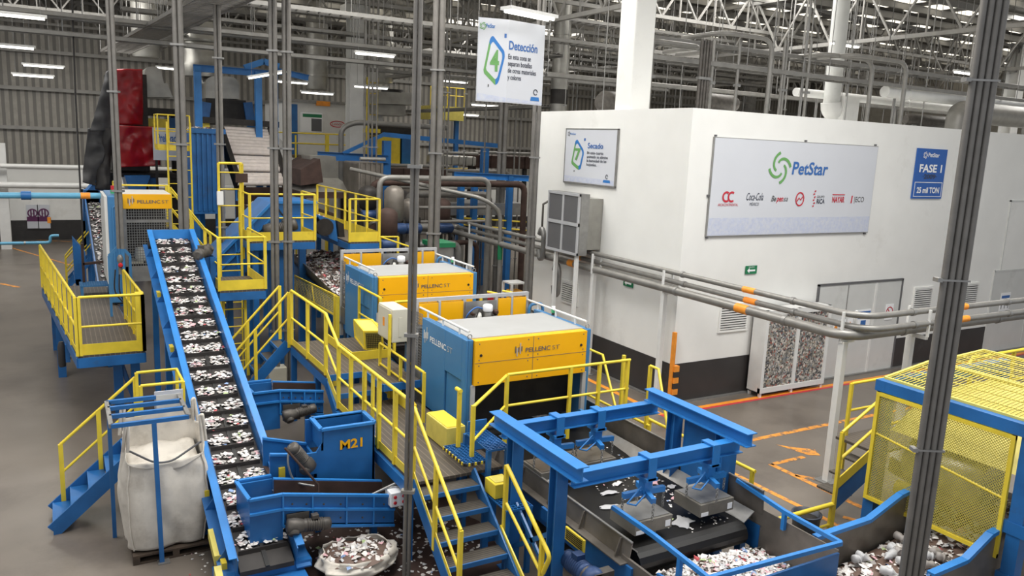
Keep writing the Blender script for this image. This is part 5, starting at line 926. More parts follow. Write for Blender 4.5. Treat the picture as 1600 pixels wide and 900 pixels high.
# conveyor behind the small sorter
t = thing('incline_conveyor', 'narrow blue conveyor with flakes rising behind the small far sorter', 'conveyor', (.5, 27, 0)); ya, yb = 22.8, 31; A0 = py(157, 470, 22.9); A1 = py(133, 313, 31)
d = (A1-A0); G().bar(A0, A1, .04, .3).build('side_plate', 'blue', t); G().bar(A0+X*.75, A1+X*.75, .04, .3).build('side_plate', 'blue', t); G().bar(A0+V((.375, 0, -.1)), A1+V((.375, 0, -.1)), .7, .03).build('belt', 'bbelt', t); G().box(A1.x-.04, A1.x+.8, A1.y, A1.y+.4, A1.z-.2, A1.z+.35).build('head_box', 'blue', t)
for k in (.15, .5, .9):
    p = A0.lerp(A1, k)
    for s in (0, .75): G().box(p.x+s-.05, p.x+s+.05, p.y-.05, p.y+.05, 0, p.z-.15).build('leg', 'blue', t)
g = G()
for i in range(500): k = rr.random(); p = A0.lerp(A1, k)+V((rr.uniform(.1, .65), 0, -.07)); flake(g, p, rr.uniform(.04, .09), rr, .8)
tag(g.build('plastic_flakes', FL), 'flakes on the narrow blue conveyor behind the small far sorter', 'flakes', kind='stuff')
t = thing('feed_hopper', 'small blue hopper stand beside the narrow far conveyor', 'hopper', (.1, 23.5, 0)); a = py(113, 372, 23.5); b = py(132, 372, 23.5); G().prism([(a.x, 23.5, a.z-1.2), (b.x, 23.5, a.z-1.5), (b.x, 23.5, a.z-.4), (a.x, 23.5, a.z)], (0, .6, 0)).build('body', 'blue', t); G().box(a.x+.02, a.x+.14, 23.5, 23.6, 0, a.z-1.1).box(b.x-.14, b.x-.02, 23.95, 24.05, 0, a.z-1.3).build('leg', 'blue', t)
t = thing('access_stair', 'yellow railed steps at the far left before the banners', 'stairs', (-.4, 30, 0)); a = py(100, 392, 30); b = py(128, 348, 30); stairs(t, (py(96, 400, 30).x, 30.4, 0), (py(131, 385, 30).x+.3, 30.4, 1.2), .8, 6)
# ================================================================== SECOND LINE, PLATFORMS, FAR MACHINES
t = thing('belt_conveyor', 'wide rising belt heaped with crushed bottles feeding the second sorter', 'conveyor', (6.4, 18, 0)); zb2 = lambda y: 1.22+(y-12.7)*.105
xa, xb = 5.45, 7.45; y0, y1 = 12.75, 21.5
G().prism([(xa, y0, zb2(y0)-.1), (xa, y1, zb2(y1)-.1), (xa, y1, zb2(y1)), (xa, y0, zb2(y0))][::-1], (xb-xa, 0, 0)).build('belt', 'belt', t)
for x0, x1, s in ((xa, 5.32, -1), (xb, 7.58, 1)):
    G().prism([(x0, y0, zb2(y0)), (x0, y1, zb2(y1)), (x1, y1, zb2(y1)+.38), (x1, y0, zb2(y0)+.3)], (.015*s, 0, 0)).build('side_skirt', 'wallst', t); G().bar((x0+.08*s, y0, zb2(y0)-.12), (x0+.08*s, y1, zb2(y1)-.12), .05, .34).build('side_beam', 'blue', t)
    for y in (13.2, 16.8, 19, 21.2): G().box(x0+.08*s-.05, x0+.08*s+.05, y-.05, y+.05, 0, zb2(y)-.25).build('leg', 'blue', t)
def wf(u, v): x = xa+.05+u*1.9; y = 16.3+v*5; return V((x, y, zb2(y)+.05+.16*math.sin(u*3.14)+.16*abs(noise.noise(V((x*1.6, y*1.3, 3))))+.06*noise.noise(V((x*6, y*6, 3)))))
heap('waste_layer', 'grey brown mass of crushed bottles on the rising belt behind the second sorter', wf, 40, 60, 2600, .04, .11, random.Random(12), pal=PALB)
t = thing('guard_mesh', 'long slanted yellow slatted guard along the belt left of the second sorter', 'guard', (5.1, 16, 1.4)); xg = 5.12; c = [px(*p, xg) for p in ((455, 428), (525, 462), (524, 493), (463, 458))]
fr = G()
for p, q in zip(c, c[1:]+c[:1]): fr.bar(p, q, .03)
fr.bar((c[0]+c[1])/2, (c[2]+c[3])/2, .025); f = fr.build('frame', 'yellow', t)
g = G()
for i in range(1, 12): g.bar(c[0].lerp(c[3], i/12), c[1].lerp(c[2], i/12), .01)
for i in range(1, 12): g.bar(c[0].lerp(c[1], i/12), c[3].lerp(c[2], i/12), .006)
g.build('guard_bar', 'mesh', f)
t = thing('rail_post', 'twin yellow posts at the end of the slanted guard', 'post', (5.05, 14.3, ZU)); q = px(525, 462, 5.05)
for dy in (0, .14): G().bar((5.05, q.y-.1+dy, 0), (5.05, q.y-.1+dy, q.z), .08, .05).build('post', 'yellow', t)
def platform(name, lbl, x0, x1, y0, y1, z, rails, legs, h=1.05, cat='platform', toe=.2, n=None):
    t = thing(name, lbl, cat, ((x0+x1)/2, (y0+y1)/2, z)); G().box(x0, x1, y0, y1, z-.04, z).build('deck', 'deck', t)
    for a in ((x0, x1, y0-.02, y0+.03), (x0, x1, y1-.03, y1+.02), (x0-.02, x0+.03, y0+.03, y1-.03), (x1-.03, x1+.02, y0+.03, y1-.03)): G().box(*a, z-.2, z-.041).build('edge_beam', 'blue', t)
    for r in rails: railing(t, [V((a, b, z)) for a, b in r], h=h, toe=toe, pw=.055, n=n)
    for x, y in legs: G().box(x-.06, x+.06, y-.06, y+.06, 0, z-.2).build('leg', 'blue', t)
    return t
def ladder(par, x0, x1, y, z0, z1, n, m='yellow'):
    for x in (x0, x1): G().bar((x, y, z0), (x, y, z1), .05, .04, Y).build('stile', m, par)
    for i in range(n): z = z0+(z1-z0)*(i+.5)/n; G().tube([(x0, y, z), (x1, y, z)], .016, 6).build('rung', m, par)
YA = 16.0; a = py(343, 465, YA); b = py(415, 462, YA); zA = 2.42
platform('platform', 'small yellow railed platform hanging right of the steep conveyor head', a.x, b.x, YA, 17.6, zA, [[(a.x, 17.6), (a.x, YA), (b.x, YA), (b.x, 17.6)]], [(b.x-.08, 17.5), (a.x+.1, 17.5), (a.x+.35, 16.9)])
t = thing('ladder', 'yellow ladder from the floor up to the small railed platform', 'ladder', (3.0, 16.3, 0)); ladder(t, py(350, 520, 16.25).x, py(384, 520, 16.25).x, 16.25, 0, zA-.25, 6)
a2 = py(342, 300, 18.5); b2 = py(376, 300, 18.5); t = thing('caged_ladder', 'tall yellow ladder with side cage above the small railed platform', 'ladder', (a2.x, 18.5, 2.4)); zt2 = py(342, 256, 18.5).z; ladder(t, a2.x, b2.x, 18.5, 0, zt2, 13); ladder(t, a2.x+.55, b2.x+.12, 18.9, 2.6, zt2, 8)
G().tube([(a2.x, 18.5, zt2), (a2.x+.1, 18.95, zt2), (b2.x+.12, 18.95, zt2), (b2.x, 18.5, zt2)], .03).build('cage_hoop', 'yellow', t); G().box(b2.x-.1, b2.x+.15, 18.45, 18.55, zt2-.4, zt2-.2).build('side_box', 'rust', t); G().box(a2.x-.05, a2.x+.08, 18.42, 18.48, zt2-.9, zt2-.6).build('notice_plate', 'letter', t)
YB = 18.0; a = py(391, 385, YB); b = py(492, 383, YB); zB = 3.12
tB = platform('platform', 'yellow railed platform in front of the blue inclined feeder, left of the crushed bottles', a.x, b.x, YB, 19.1, zB, [[(a.x, 19.1), (a.x, YB), (b.x, YB), (b.x, 19.1)]], [(a.x+.9, 18.9), (b.x-.3, 19.0), (a.x+.15, 18.2)], n=(0, 0, 0))
G().box(a.x+.55, a.x+1.0, 18.3, 18.75, 0, zB-.22).build('support_column', 'blue', tB)
# inclined feeder
YF = 19.4; t = thing('incline_feeder', 'broad blue inclined feeder with a box head above the crushed bottle belt', 'conveyor', (4.4, 19.6, 2.5)); P_ = [py(*p, YF) for p in ((318, 480), (318, 425), (425, 316), (495, 316), (495, 368), (450, 372))]
G().prism(P_, (0, 1.6, 0)).build('body', 'blue', t, bev=.02)
for p, q in ((P_[1], P_[2]), (P_[2], P_[3])): G().bar(p-Y*.02, q-Y*.02, .08, .06).build('top_flange', 'lblue', t); G().bar(p-Y*.02-Z3*.35, q-Y*.02-Z3*.35, .05, .04).build('stiffener', 'lblue', t)
for s in (.2, .45, .7): p = P_[1].lerp(P_[2], s)-Y*.02; G().bar(p, p+V((.1, 0, -.9)), .05, .04, X).build('stiffener', 'lblue', t)
G().bar(py(430, 320, YF-.03), py(448, 345, YF-.03), .03, .03, X).build('seam', 'dark', t); q = py(520, 352, YF); G().prism([py(495, 335, YF), py(524, 345, YF), py(528, 378, YF), py(515, 372, YF)], (0, 1.6, 0)).build('outlet_hood', 'blue', t); G().tube([py(508, 355, YF-.05), py(508, 355, YF-.05)+Y*1.5], .22, 14).build('head_roller', 'dark', t)
for x in (3.0, 4.0, 5.3): G().box(x-.08, x+.08, YF+.3, YF+.46, 0, 2.5 if x < 3.5 else 3.0).build('leg', 'blue', t)
q = py(425, 358, YF-.15); t = thing('gear_motor', 'grey gear motor on the side of the broad blue feeder behind the railed platform', 'motor', q); motor(t, q+V((.1, -.02, 0)), (1, -.1, .25), .6, .15)
t = thing('waste_rim', 'dark curved rubber flap beside the feeder outlet', 'flap', (6.6, 19, 2.6)); G().prism([py(527, 345, 19.6), py(537, 350, 19.6), py(540, 385, 19.6), py(530, 372, 19.6)], (0, .2, 0)).build('flap', 'dark', t)
YC = 18.6; a = py(546, 386, YC); b = py(592, 385, YC); zC = a.z+.12
platform('platform', 'yellow railed side platform right of the crushed bottle belt', a.x, b.x, YC, 24.0, zC, [[(a.x, YC), (b.x, YC), (b.x, 24.0)]], [(a.x+.1, 19), (b.x-.1, 19), (b.x-.1, 23.5)], n=(0, 5), toe=.24)
t = thing('guard_rail', 'low yellow rail with two posts behind the second sorter', 'handrail', (8, 20, 2)); a = py(594, 370, 19.4); b = py(622, 370, 19.4); e = py(648, 388, 17.9); G().tube([a, b], .022).build('top_rail', 'yellow', t); G().tube([a, e], .022).build('top_rail', 'yellow', t); G().tube([a-Z3*.5, e-Z3*.5], .018).build('middle_rail', 'yellow', t)
for p in (a, b, e): G().bar((p.x, p.y, 0), p, .05).build('post', 'yellow', t)
# yellow stairs at the left rear
t = thing('access_stair', 'yellow stair rising to the far left in front of the tarpaulined machine', 'stairs', (3.0, 22, 2)); p0 = py(338, 425, 21.5); p1 = py(268, 355, 21.5)
stairs(t, (p0.x, 21.9, p0.z-.2), (p1.x, 21.9, p1.z), .8, 7, sm='yellow', h=1.0)
for x, z in ((p0.x-.2, p0.z-.3), (p1.x+.2, p1.z-.25)): G().box(x-.05, x+.05, 21.85, 21.95, 0, z).build('leg', 'blue', t)
platform('platform', 'yellow railed landing at the head of the far left stair', p1.x-1.2, p1.x, 21.4, 22.8, p1.z, [[(p1.x-1.2, 22.8), (p1.x-1.2, 21.4), (p1.x-.05, 21.4)]], [(p1.x-1.1, 21.5), (p1.x-.1, 22.7)])
t = thing('caged_ladder', 'yellow ladder leading up to the small cage beside the red tarpaulin', 'ladder', (3.4, 26, 2)); a = py(264, 300, 26); b = py(300, 300, 26); zt_ = py(264, 190, 26).z; ladder(t, a.x, b.x, 26, 0, zt_, 14); c = py(248, 232, 26)
G().box(c.x, b.x, 26.1, 27, c.z-.05, c.z).build('landing', 'yellow', t); railing(t, [(c.x, 26.95, c.z), (c.x, 26.1, c.z), (b.x, 26.1, c.z)], h=1.0, toe=.12, n=(0, 2), pw=.04)
# ---- tarpaulined machine
YR = 31.0; t = thing('covered_machine', 'tall machine on a dark stand hidden under red and grey tarpaulins', 'covered machine', (3, 32, 0))
def cloth(c00, c10, c11, c01, nm, m, amp, par, dy=0):
    ph = random.random()*9
    def fn(u, v): p = (c00*(1-u)+c10*u)*(1-v)+(c01*(1-u)+c11*u)*v; n = noise.noise(V((p.x*1.5+ph, p.z*1.0, ph)))+.5*noise.noise(V((p.x*4, p.z*3, ph))); return p+V((.2*amp*n, -amp*(n+.6*math.sin(3.14*u)), .1*amp*n))
    return G().grid(fn, 26, 34).build(nm, m, par, solid=.015)
p = lambda x, y, Y_=YR: py(x, y, Y_)
cloth(p(178, 195), p(224, 195), p(223, 108), p(179, 108), 'red_cover', 'red', .12, t); cloth(p(177, 262, YR-.2), p(252, 258, YR-.2), p(240, 198, YR-.2), p(175, 196, YR-.2), 'red_cover', 'red', .16, t)
cloth(p(140, 205), p(177, 205), p(176, 105), p(166, 112), 'grey_cover', 'gtarp', .15, t); cloth(p(128, 285), p(150, 290), p(176, 200), p(137, 200), 'grey_cover', 'gtarp', .2, t, ); cloth(p(148, 296), p(170, 298), p(178, 200), p(160, 200), 'grey_cover', 'black', .2, t)
a = p(176, 262); b = p(250, 108); G().box(a.x, b.x-.4, YR+.4, YR+3, a.z-.1, b.z-.2).build('body', 'dark', t); a2_ = p(140, 300); G().box(p(165, 300).x, p(280, 300).x, YR+.6, YR+3, p(0, 268).z-.15, p(0, 268).z).build('stand_deck', 'dark', t)
for x in (178, 215, 245, 278): q = p(x, 330); G().box(q.x-.15, q.x+.15, YR+.7, YR+1, 0, p(0, 268).z-.15).build('stand_leg', 'blue' if x in (245, 215) else 'dark', t)
G().prism([p(195, 275), p(235, 275), p(222, 312), p(205, 312)], (0, 2, 0)).build('hopper_cone', 'blue', t); G().prism([p(130, 305), p(152, 280), p(158, 345), p(130, 345)], (0, 1.2, 0)).build('side_chute', 'blue', t)
t = thing('rooftop_hood', 'rounded galvanised hood and sloping canopy over a yellow panel beside the red tarpaulin', 'hood', (5, 32.5, 6)); YH = 32.0; a = p(226, 130, YH); b = p(256, 105, YH)
G().prism(fillet([a, p(226, 104, YH), p(250, 104, YH), p(256, 130, YH)], .5, 5), (0, 2, 0)).build('round_hood', 'hood', t); G().prism([p(226, 152, YH), p(270, 152, YH), p(262, 130, YH), p(226, 130, YH)], (0, 2.2, 0)).build('canopy', 'hood', t); G().box(p(228, 165, YH).x, p(276, 165, YH).x, YH, YH+2, p(0, 168, YH).z, p(0, 155, YH).z).build('dark_gap', 'dark', t); G().box(p(230, 200, YH).x, p(262, 200, YH).x, YH, YH+.1, p(0, 203, YH).z, p(0, 173, YH).z).build('yellow_panel', 'yellow', t); G().box(p(262, 200, YH).x, p(284, 200, YH).x, YH+.3, YH+.5, p(0, 203, YH).z, p(0, 170, YH).z).build('blue_ribs', 'blue', t)
for x in (230, 276): q = p(x, 170, YH); G().box(q.x-.1, q.x+.1, YH+1, YH+1.2, 0, q.z).build('leg', 'dark', t)
t = thing('zone_board', 'pale board lettered Prelavado half hidden behind the yellow ladder', 'sign', (5, 30.5, 4)); YP2 = 30.5; a = p(240, 250, YP2); b = p(285, 201, YP2); G().box(a.x, b.x, YP2, YP2+.05, a.z, b.z).build('board', 'snow', t); q = p(246, 221, YP2); text('Prelavado', (q.x, YP2-.005, q.z), X, Z3, .28, 'tblue', t, w=b.x-a.x-.25, bold=.02)
for x in (a.x+.1, b.x-.1): G().box(x-.04, x+.04, YP2+.06, YP2+.12, 0, b.z).build('stand_leg', 'dark', t)
# ---- blue tank with white roller screen
YT = 27.0; T = lambda x, y, Y_=YT: py(x, y, Y_)
t = thing('ribbed_tank', 'tall blue ribbed tank left of the white roller screen', 'tank', (5, 28, 3)); a = T(303, 310); b = T(347, 212); G().box(a.x, b.x+.05, YT, YT+2.4, a.z-.5, b.z+.1).build('shell', 'blue', t)
for i in range(7): x = a.x+(b.x-a.x)*i/6; G().box(x-.03, x+.03, YT-.06, YT, a.z-.4, b.z+.1).build('rib', 'blue', t)
G().box(a.x-.1, b.x+.1, YT-.1, YT+.05, b.z+.05, b.z+.2).build('rim', 'blue', t)
for x in (a.x+.1, b.x-.1): G().box(x-.1, x+.1, YT+.2, YT+.4, 0, a.z-.5).build('leg', 'blue', t)
heap('waste_layer', 'scrap showing above the rim of the tall blue tank', lambda u, v: V((a.x+.1+u*(b.x-.2-a.x), YT+.2+v*2, b.z+.12+.15*abs(noise.noise(V((u*6, v*6, 1)))))), 12, 8, 240, .05, .12, random.Random(2))
t = thing('roller_screen', 'white roller screen sloping steeply above the far waste belt', 'roller screen', (7, 26.5, 3)); c = [T(*q_) for q_ in ((358, 198), (440, 204), (447, 288), (372, 288))]; bk = V((0, 1.8, 0))
c[0] += bk; c[1] += bk
n = 17; fr = G()
for i in range(n):
    if i in (8, 13): continue
    k = (i+.5)/n; p0 = c[0].lerp(c[3], k); p1 = c[1].lerp(c[2], k); G().tube([p0, p1], .105, 10).build('roller', 'roller', t)
for p0, p1 in ((c[0], c[3]), (c[1], c[2])): fr.bar(p0, p1, .16, .4)
fr.bar(c[0]+Z3*.2-X*.5, c[1]+Z3*.2+X*.3, .5, .2); fr.build('side_frame', 'dark', t); G().prism([c[1]+X*.1, c[2]+X*.1, c[2]+V((.8, 0, -.9)), c[1]+V((.7, 0, -.6))], (0, .5, 0)).build('side_panel', 'steel', t); G().bar(c[0]-X*.45+Z3*.1, c[0]-X*.35-Z3*1.0, .2, .25).build('yellow_guard', 'yellow', t); G().prism([c[3]-Z3*.1, c[2]-Z3*.1, c[2]+V((0, .3, -.9)), c[3]+V((0, .3, -.9))], (0, .1, 0)).build('apron', 'rust', t)
for q_ in (c[0], c[1], c[2], c[3]): G().bar((q_.x, q_.y+.2, 0), q_+Y*.2, .12).build('leg', 'blue', t)
def w3(u, v): x = c[3].x+u*(c[2].x-c[3].x)*1.1; y = 22.6+v*4; z = 3.05+.05*v; return V((x, y, z+.25*math.sin(3.14*u)+.1*noise.noise(V((x*2, y*2, 5)))))
t = thing('belt_conveyor', 'dark belt bringing waste from below the white roller screen', 'conveyor', (6.5, 24, 3)); q_ = w3(0, 0); G().box(w3(0, 0).x-.1, w3(1, 0).x+.1, 22.5, 26.8, 2.9, 3.0).build('belt', 'belt', t)
for x in (w3(0, 0).x-.12, w3(1, 0).x+.08): G().box(x, x+.05, 22.5, 26.8, 2.7, 3.3).build('side_plate', 'rust', t)
for x in (w3(0, 0).x-.1, w3(1, 0).x+.1):
    for y in (22.8, 26): G().box(x-.06, x+.06, y-.06, y+.06, 0, 2.7).build('leg', 'blue', t)
heap('waste_layer', 'whitish waste lying below the white roller screen', w3, 16, 20, 500, .05, .13, random.Random(31))
# galvanised fan hood above the tank, dark mouth below
t = thing('extract_hood', 'large rounded galvanised hood with round riser duct above the blue tank', 'hood', (6, 30, 7)); YE = 30.0; E_ = lambda x, y: py(x, y, YE)
G().prism(fillet([E_(322, 153), E_(322, 118), E_(373, 120), E_(374, 155)], .6, 6), (0, 2.2, 0)).build('round_hood', 'hood', t); q0 = E_(325, 118); q1 = E_(325, -40); G().lathe((q0.x, YE+1.1, q0.z), Z3, [(.72, 0), (.72, .4), (.62, .5), (.62, q1.z-q0.z)], 22).build('riser_duct', 'hood', t)
for k in (1.2, 2.4): G().lathe((q0.x, YE+1.1, q0.z+k), Z3, [(.66, 0), (.66, .08)], 22).build('duct_flange', 'hood', t)
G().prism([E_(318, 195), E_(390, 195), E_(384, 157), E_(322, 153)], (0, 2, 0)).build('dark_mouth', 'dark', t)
for x in (322, 386): a = E_(x, 160); b = E_(x-5 if x < 350 else x+6, 200); G().bar(a-Y*.1, b-Y*.1, .12, .3).build('mouth_post', 'blue', t); G().box(b.x-.1, b.x+.1, YE+1.5, YE+1.7, 0, b.z).build('leg', 'dark', t)
t = thing('lifting_frame', 'tall blue beam frame over the tank and roller screen', 'gantry', (6, 28, 0)); YG = 28.5; F = lambda x, y: py(x, y, YG); g = []
for x, y0_, y1_ in ((308, 103, 215), (403, 112, 180), (428, 105, 200)): a = F(x, y0_); G().box(a.x-.11, a.x+.11, YG-.1, YG+.1, 0, a.z).build('post', 'lblue', t)
G().ibeam(F(302, 106), F(428, 116), .22, .2).build('beam', 'lblue', t); G().ibeam(F(428, 110), F(482, 122), .2, .2).build('beam', 'lblue', t); G().bar(F(382, 106), F(412, 96), .12, .2).bar(F(412, 96), F(436, 104), .12, .2).build('strut', 'lblue', t)
# ---- white booth with posters
YK = 35.0; K = lambda x, y: py(x, y, YK); a = K(448, 245); b = K(598, 168)
t = thing('white_booth', 'long white booth with posters and a red oval emblem deep in the hall', 'booth', ((a.x+b.x)/2, YK, 0)); G().box(a.x, b.x, YK, YK+4, 0, b.z).build('walls', 'panelw', t); G().box(a.x-.1, b.x+.1, YK-.1, YK+4, b.z, b.z+.12).build('roof_edge', 'steel', t)
q = K(452, 200); G().box(q.x, q.x+.35, YK-.03, YK, q.z-1.2, b.z-.1).build('blue_strip', 'blue', t)
q = K(497, 170); G().box(q.x-.1, q.x+.5, YK-.12, YK-.02, b.z-.1, b.z+.1).build('orange_lamp', 'orange', t)
t = thing('poster', 'pale poster with a green heading and a dark picture on the white booth', 'poster', K(486, 206)); a = K(469, 206); b2_ = K(503, 177); G().box(a.x, b2_.x, YK-.06, YK-.02, a.z, b2_.z).build('sheet', 'letter', t); G().box(a.x+.1, b2_.x-.02, YK-.065, YK-.06, b2_.z-.2, b2_.z-.06).build('heading', 'sgreen', t); q = K(486, 205); r = K(502, 186); G().box(q.x, r.x, YK-.065, YK-.06, q.z, r.z).build('picture', 'lgrey', t)
t = thing('oval_emblem', 'red oval emblem painted on the white booth', 'emblem', K(527, 194)); q = K(527, 194); g = G(); ribbon(g, [(.32*math.cos(k*.3142), .13*math.sin(k*.3142)) for k in range(21)], .04, .04, X, Z3, (q.x, YK-.02, q.z)); g.build('ring', 'bred', t); text('Lavado', (q.x, YK-.02, q.z-.05), X, Z3, .12, 'bred', t, w=.45, ctr=True)
t = thing('guard_rail', 'long thin yellow railing in front of the white booth', 'handrail', (10, 33, 3)); YL = 33.0; L = lambda x, y: py(x, y, YL)
for y_ in (211, 227): G().tube([L(392, y_-6), L(546, y_)], .03, 6).build('rail', 'yellow', t)
for x in (405, 462, 511, 545): q = L(x, 211); G().bar((q.x, YL, 0), q, .06 if x != 511 else .14).build('post', 'yellow', t)
G().box(L(392, 0).x, L(546, 0).x, YL+.05, YL+1.5, L(470, 243).z-.1, L(470, 243).z).build('deck', 'deck', t)
# ---- inverted funnel hood
YU = 25.0; U = lambda x, y: py(x, y, YU); t = thing('funnel_hood', 'wide dusty funnel shaped sheet hood with a crumpled neck', 'hood', (9, 26, 3)); z0 = U(510, 300).z; z1 = U(510, 285).z; z2 = U(512, 245).z
def ring(xl, xr, z, y0, y1): return [V((xl, y0, z)), V((xr, y0, z)), V((xr, y1, z)), V((xl, y1, z))]
R1 = ring(U(472, 300).x, U(558, 303).x, z0, YU, YU+2.4); R2 = ring(U(500, 285).x, U(540, 285).x, z1+.1, YU+.8, YU+1.7); R3 = ring(U(494, 248).x, U(535, 248).x, z2, YU+.7, YU+1.8); g = G()
vs = R1+R2+R3; g.add(vs, [(i+j*4, (i+1) % 4+j*4, (i+1) % 4+4+j*4, i+4+j*4) for j in (0, 1) for i in range(4)]+[(8, 9, 10, 11)]); g.build('hood', 'hood', t, solid=.02)
G().box(R1[0].x, R1[1].x, YU, YU+2.4, z0-.2, z0).build('skirt', 'rust', t); G().prism([U(470, 265), U(500, 248), U(505, 285), U(470, 290)], (0, 2.5, 0)).build('brown_casing', 'rust', t)
for x in (R1[0].x+.2, R1[1].x-.2): G().box(x-.1, x+.1, YU+.6, YU+.8, 0, z0-.2).build('leg', 'rust', t)
# ---- blue jib frame
YJ = 27.0; J = lambda x, y: py(x, y, YJ); t = thing('jib_frame', 'blue jib frame with a slanting top bar above the funnel hood', 'frame', (10, 27, 0))
G().ibeam(J(496, 243), J(606, 249), .28, .2).build('beam', 'blue', t); G().bar(J(536, 240), J(600, 210), .1, .12).build('slant_bar', 'blue', t); G().bar(J(598, 210), J(720, 222), .12, .16).build('top_bar', 'blue', t); G().bar(J(720, 222), J(780, 228), .12, .16).build('top_bar', 'blue', t)
for x in (583, 606, 760): q = J(x, 220 if x < 700 else 232); G().box(q.x-.14, q.x+.14, YJ+.02, YJ+.22, 0, q.z).build('post', 'blue', t)
# ---- far tank with hood, right of the booth
YV = 34.0; Q_ = lambda x, y: py(x, y, YV); t = thing('covered_machine', 'far machine with wide galvanised canopy and yellow panel beside the pale column', 'machine', (14, 35, 0))
G().prism([Q_(588, 162), Q_(662, 164), Q_(655, 145), Q_(594, 143)], (0, 2.5, 0)).build('canopy', 'hood', t); G().box(Q_(590, 140).x, Q_(641, 140).x, YV+.5, YV+2.5, Q_(0, 143).z, Q_(0, 122).z).build('fan_box', 'hood', t); G().lathe((Q_(618, 140).x, YV+.4, Q_(618, 144).z), Z3, [(.5, 0), (.5, .12)]).build('round_cap', 'dark', t)
G().box(Q_(590, 180).x, Q_(650, 180).x, YV+.2, YV+2, 0, Q_(0, 164).z).build('body', 'dark', t); G().box(Q_(588, 240).x, Q_(625, 240).x, YV, YV+.1, Q_(0, 241).z, Q_(0, 183).z).build('yellow_panel', 'yellow', t); G().box(Q_(628, 240).x, Q_(648, 240).x, YV, YV+.1, Q_(0, 241).z, Q_(0, 180).z).build('blue_panel', 'blue', t); G().box(Q_(585, 248).x, Q_(740, 248).x, YV-.3, YV, Q_(0, 252).z, Q_(0, 244).z).build('yellow_sill', 'yellow', t)
t = thing('caged_ladder', 'pale yellow caged ladder on the left of the far canopy machine', 'ladder', (13, 33.5, 0)); ladder(t, Q_(566, 180).x, Q_(582, 180).x, 33.4, 0, py(570, 120, 33.4).z, 18); G().box(Q_(563, 180).x, Q_(586, 180).x, 33.3, 33.7, Q_(0, 180).z, Q_(0, 172).z).build('landing', 'yellow', t)
t = thing('platform', 'dull yellow far gallery with rails between the vertical pipes', 'platform', (18, 36, 3)); YW2 = 36.0; W2 = lambda x, y: py(x, y, YW2); a = W2(672, 186); b = W2(725, 168); G().box(a.x, b.x, YW2, YW2+1.2, a.z, b.z).build('fascia', 'mesh', t); railing(t, [(a.x, YW2, b.z), (b.x, YW2, b.z)], h=.9, n=(3,), toe=0)
for x in (a.x+.3, b.x-.2): G().box(x-.1, x+.1, YW2+.3, YW2+.5, 0, a.z).build('leg', 'blue', t)
# ---- far process tables in blue, tank farm and pipes behind the sorters
t = thing('process_table', 'blue steel frame with trays between the pipe bundles', 'table', (13, 24, 0)); YX = 24.0; B_ = lambda x, y: py(x, y, YX); G().ibeam(B_(710, 273), B_(826, 279), .2, .16).build('beam', 'lblue', t)
for x in (721, 742, 797): q = B_(x, 275); G().box(q.x-.09, q.x+.09, YX-.1, YX+.1, 0, q.z).build('post', 'blue', t)
G().tube([B_(716, 340), B_(822, 347)], .03).build('rail', 'yellow', t); G().tube([B_(716, 350), B_(822, 360)], .03).build('rail', 'yellow', t); G().box(B_(700, 320).x, B_(826, 320).x, YX+.3, YX+2, B_(0, 325).z-.3, B_(0, 318).z).build('tray', 'steel', t)
for i, (x0, x1, y0_, y1_, Y_, m_, l_) in enumerate(((600, 700, 265, 300, 28, 'rust', 'long brown settling tank with flat front behind the vertical pipes'), (690, 745, 245, 258, 30, 'hood', 'pale round lying vessel on the far rack'), (560, 600, 255, 330, 24, 'wallst', 'tall dusty casing right of the funnel hood'), (640, 720, 300, 345, 25, 'wallst', 'grey washer casing behind the pipe rack'), (740, 830, 245, 262, 31, 'rust', 'flat brown rack level behind the sign post pipes'))):
    a = py(x0, y1_, Y_); b = py(x1, y0_, Y_); t = thing('process_tank', l_, 'tank', ((a.x+b.x)/2, Y_, 0)); G().box(a.x, b.x, Y_, Y_+1.6, a.z, b.z).build('shell', m_, t, bev=.06)
    for k in range(5): x = a.x+(b.x-a.x)*(k+.5)/5; G().box(x-.03, x+.03, Y_-.05, Y_, a.z, b.z).build('stiffener', m_, t)
    for x in (a.x+.15, b.x-.15): G().box(x-.08, x+.08, Y_+.2, Y_+.36, 0, a.z).build('leg', 'dark', t)
    G().tube([(a.x, Y_-.1, b.z+.12), (b.x, Y_-.1, b.z+.12)], .06).build('top_pipe', 'pipe', t)
rp = random.Random(21)
for i in range(16):
    Y_ = rp.uniform(21, 30); x0 = rp.uniform(570, 640); x1 = rp.uniform(700, 830); y_ = rp.uniform(262, 392); a = py(x0, y_, Y_); b = py(x1, y_, Y_); r = rp.choice((.04, .05, .08, .11)); t = thing('process_pipe', 'grey process pipe in the tangle behind the second sorter', 'pipe', (a.x, Y_, a.z), 'tangled process pipes'); zz = a.z
    G().tube(fillet([(a.x, Y_+.8, 0.0), (a.x, Y_, .3), (a.x, Y_, zz), (b.x, Y_, zz), (b.x, Y_, 0)], .3), r, 8).build('pipe_run', rp.choice(('pipe', 'steel', 'rust', 'conduit')), t)
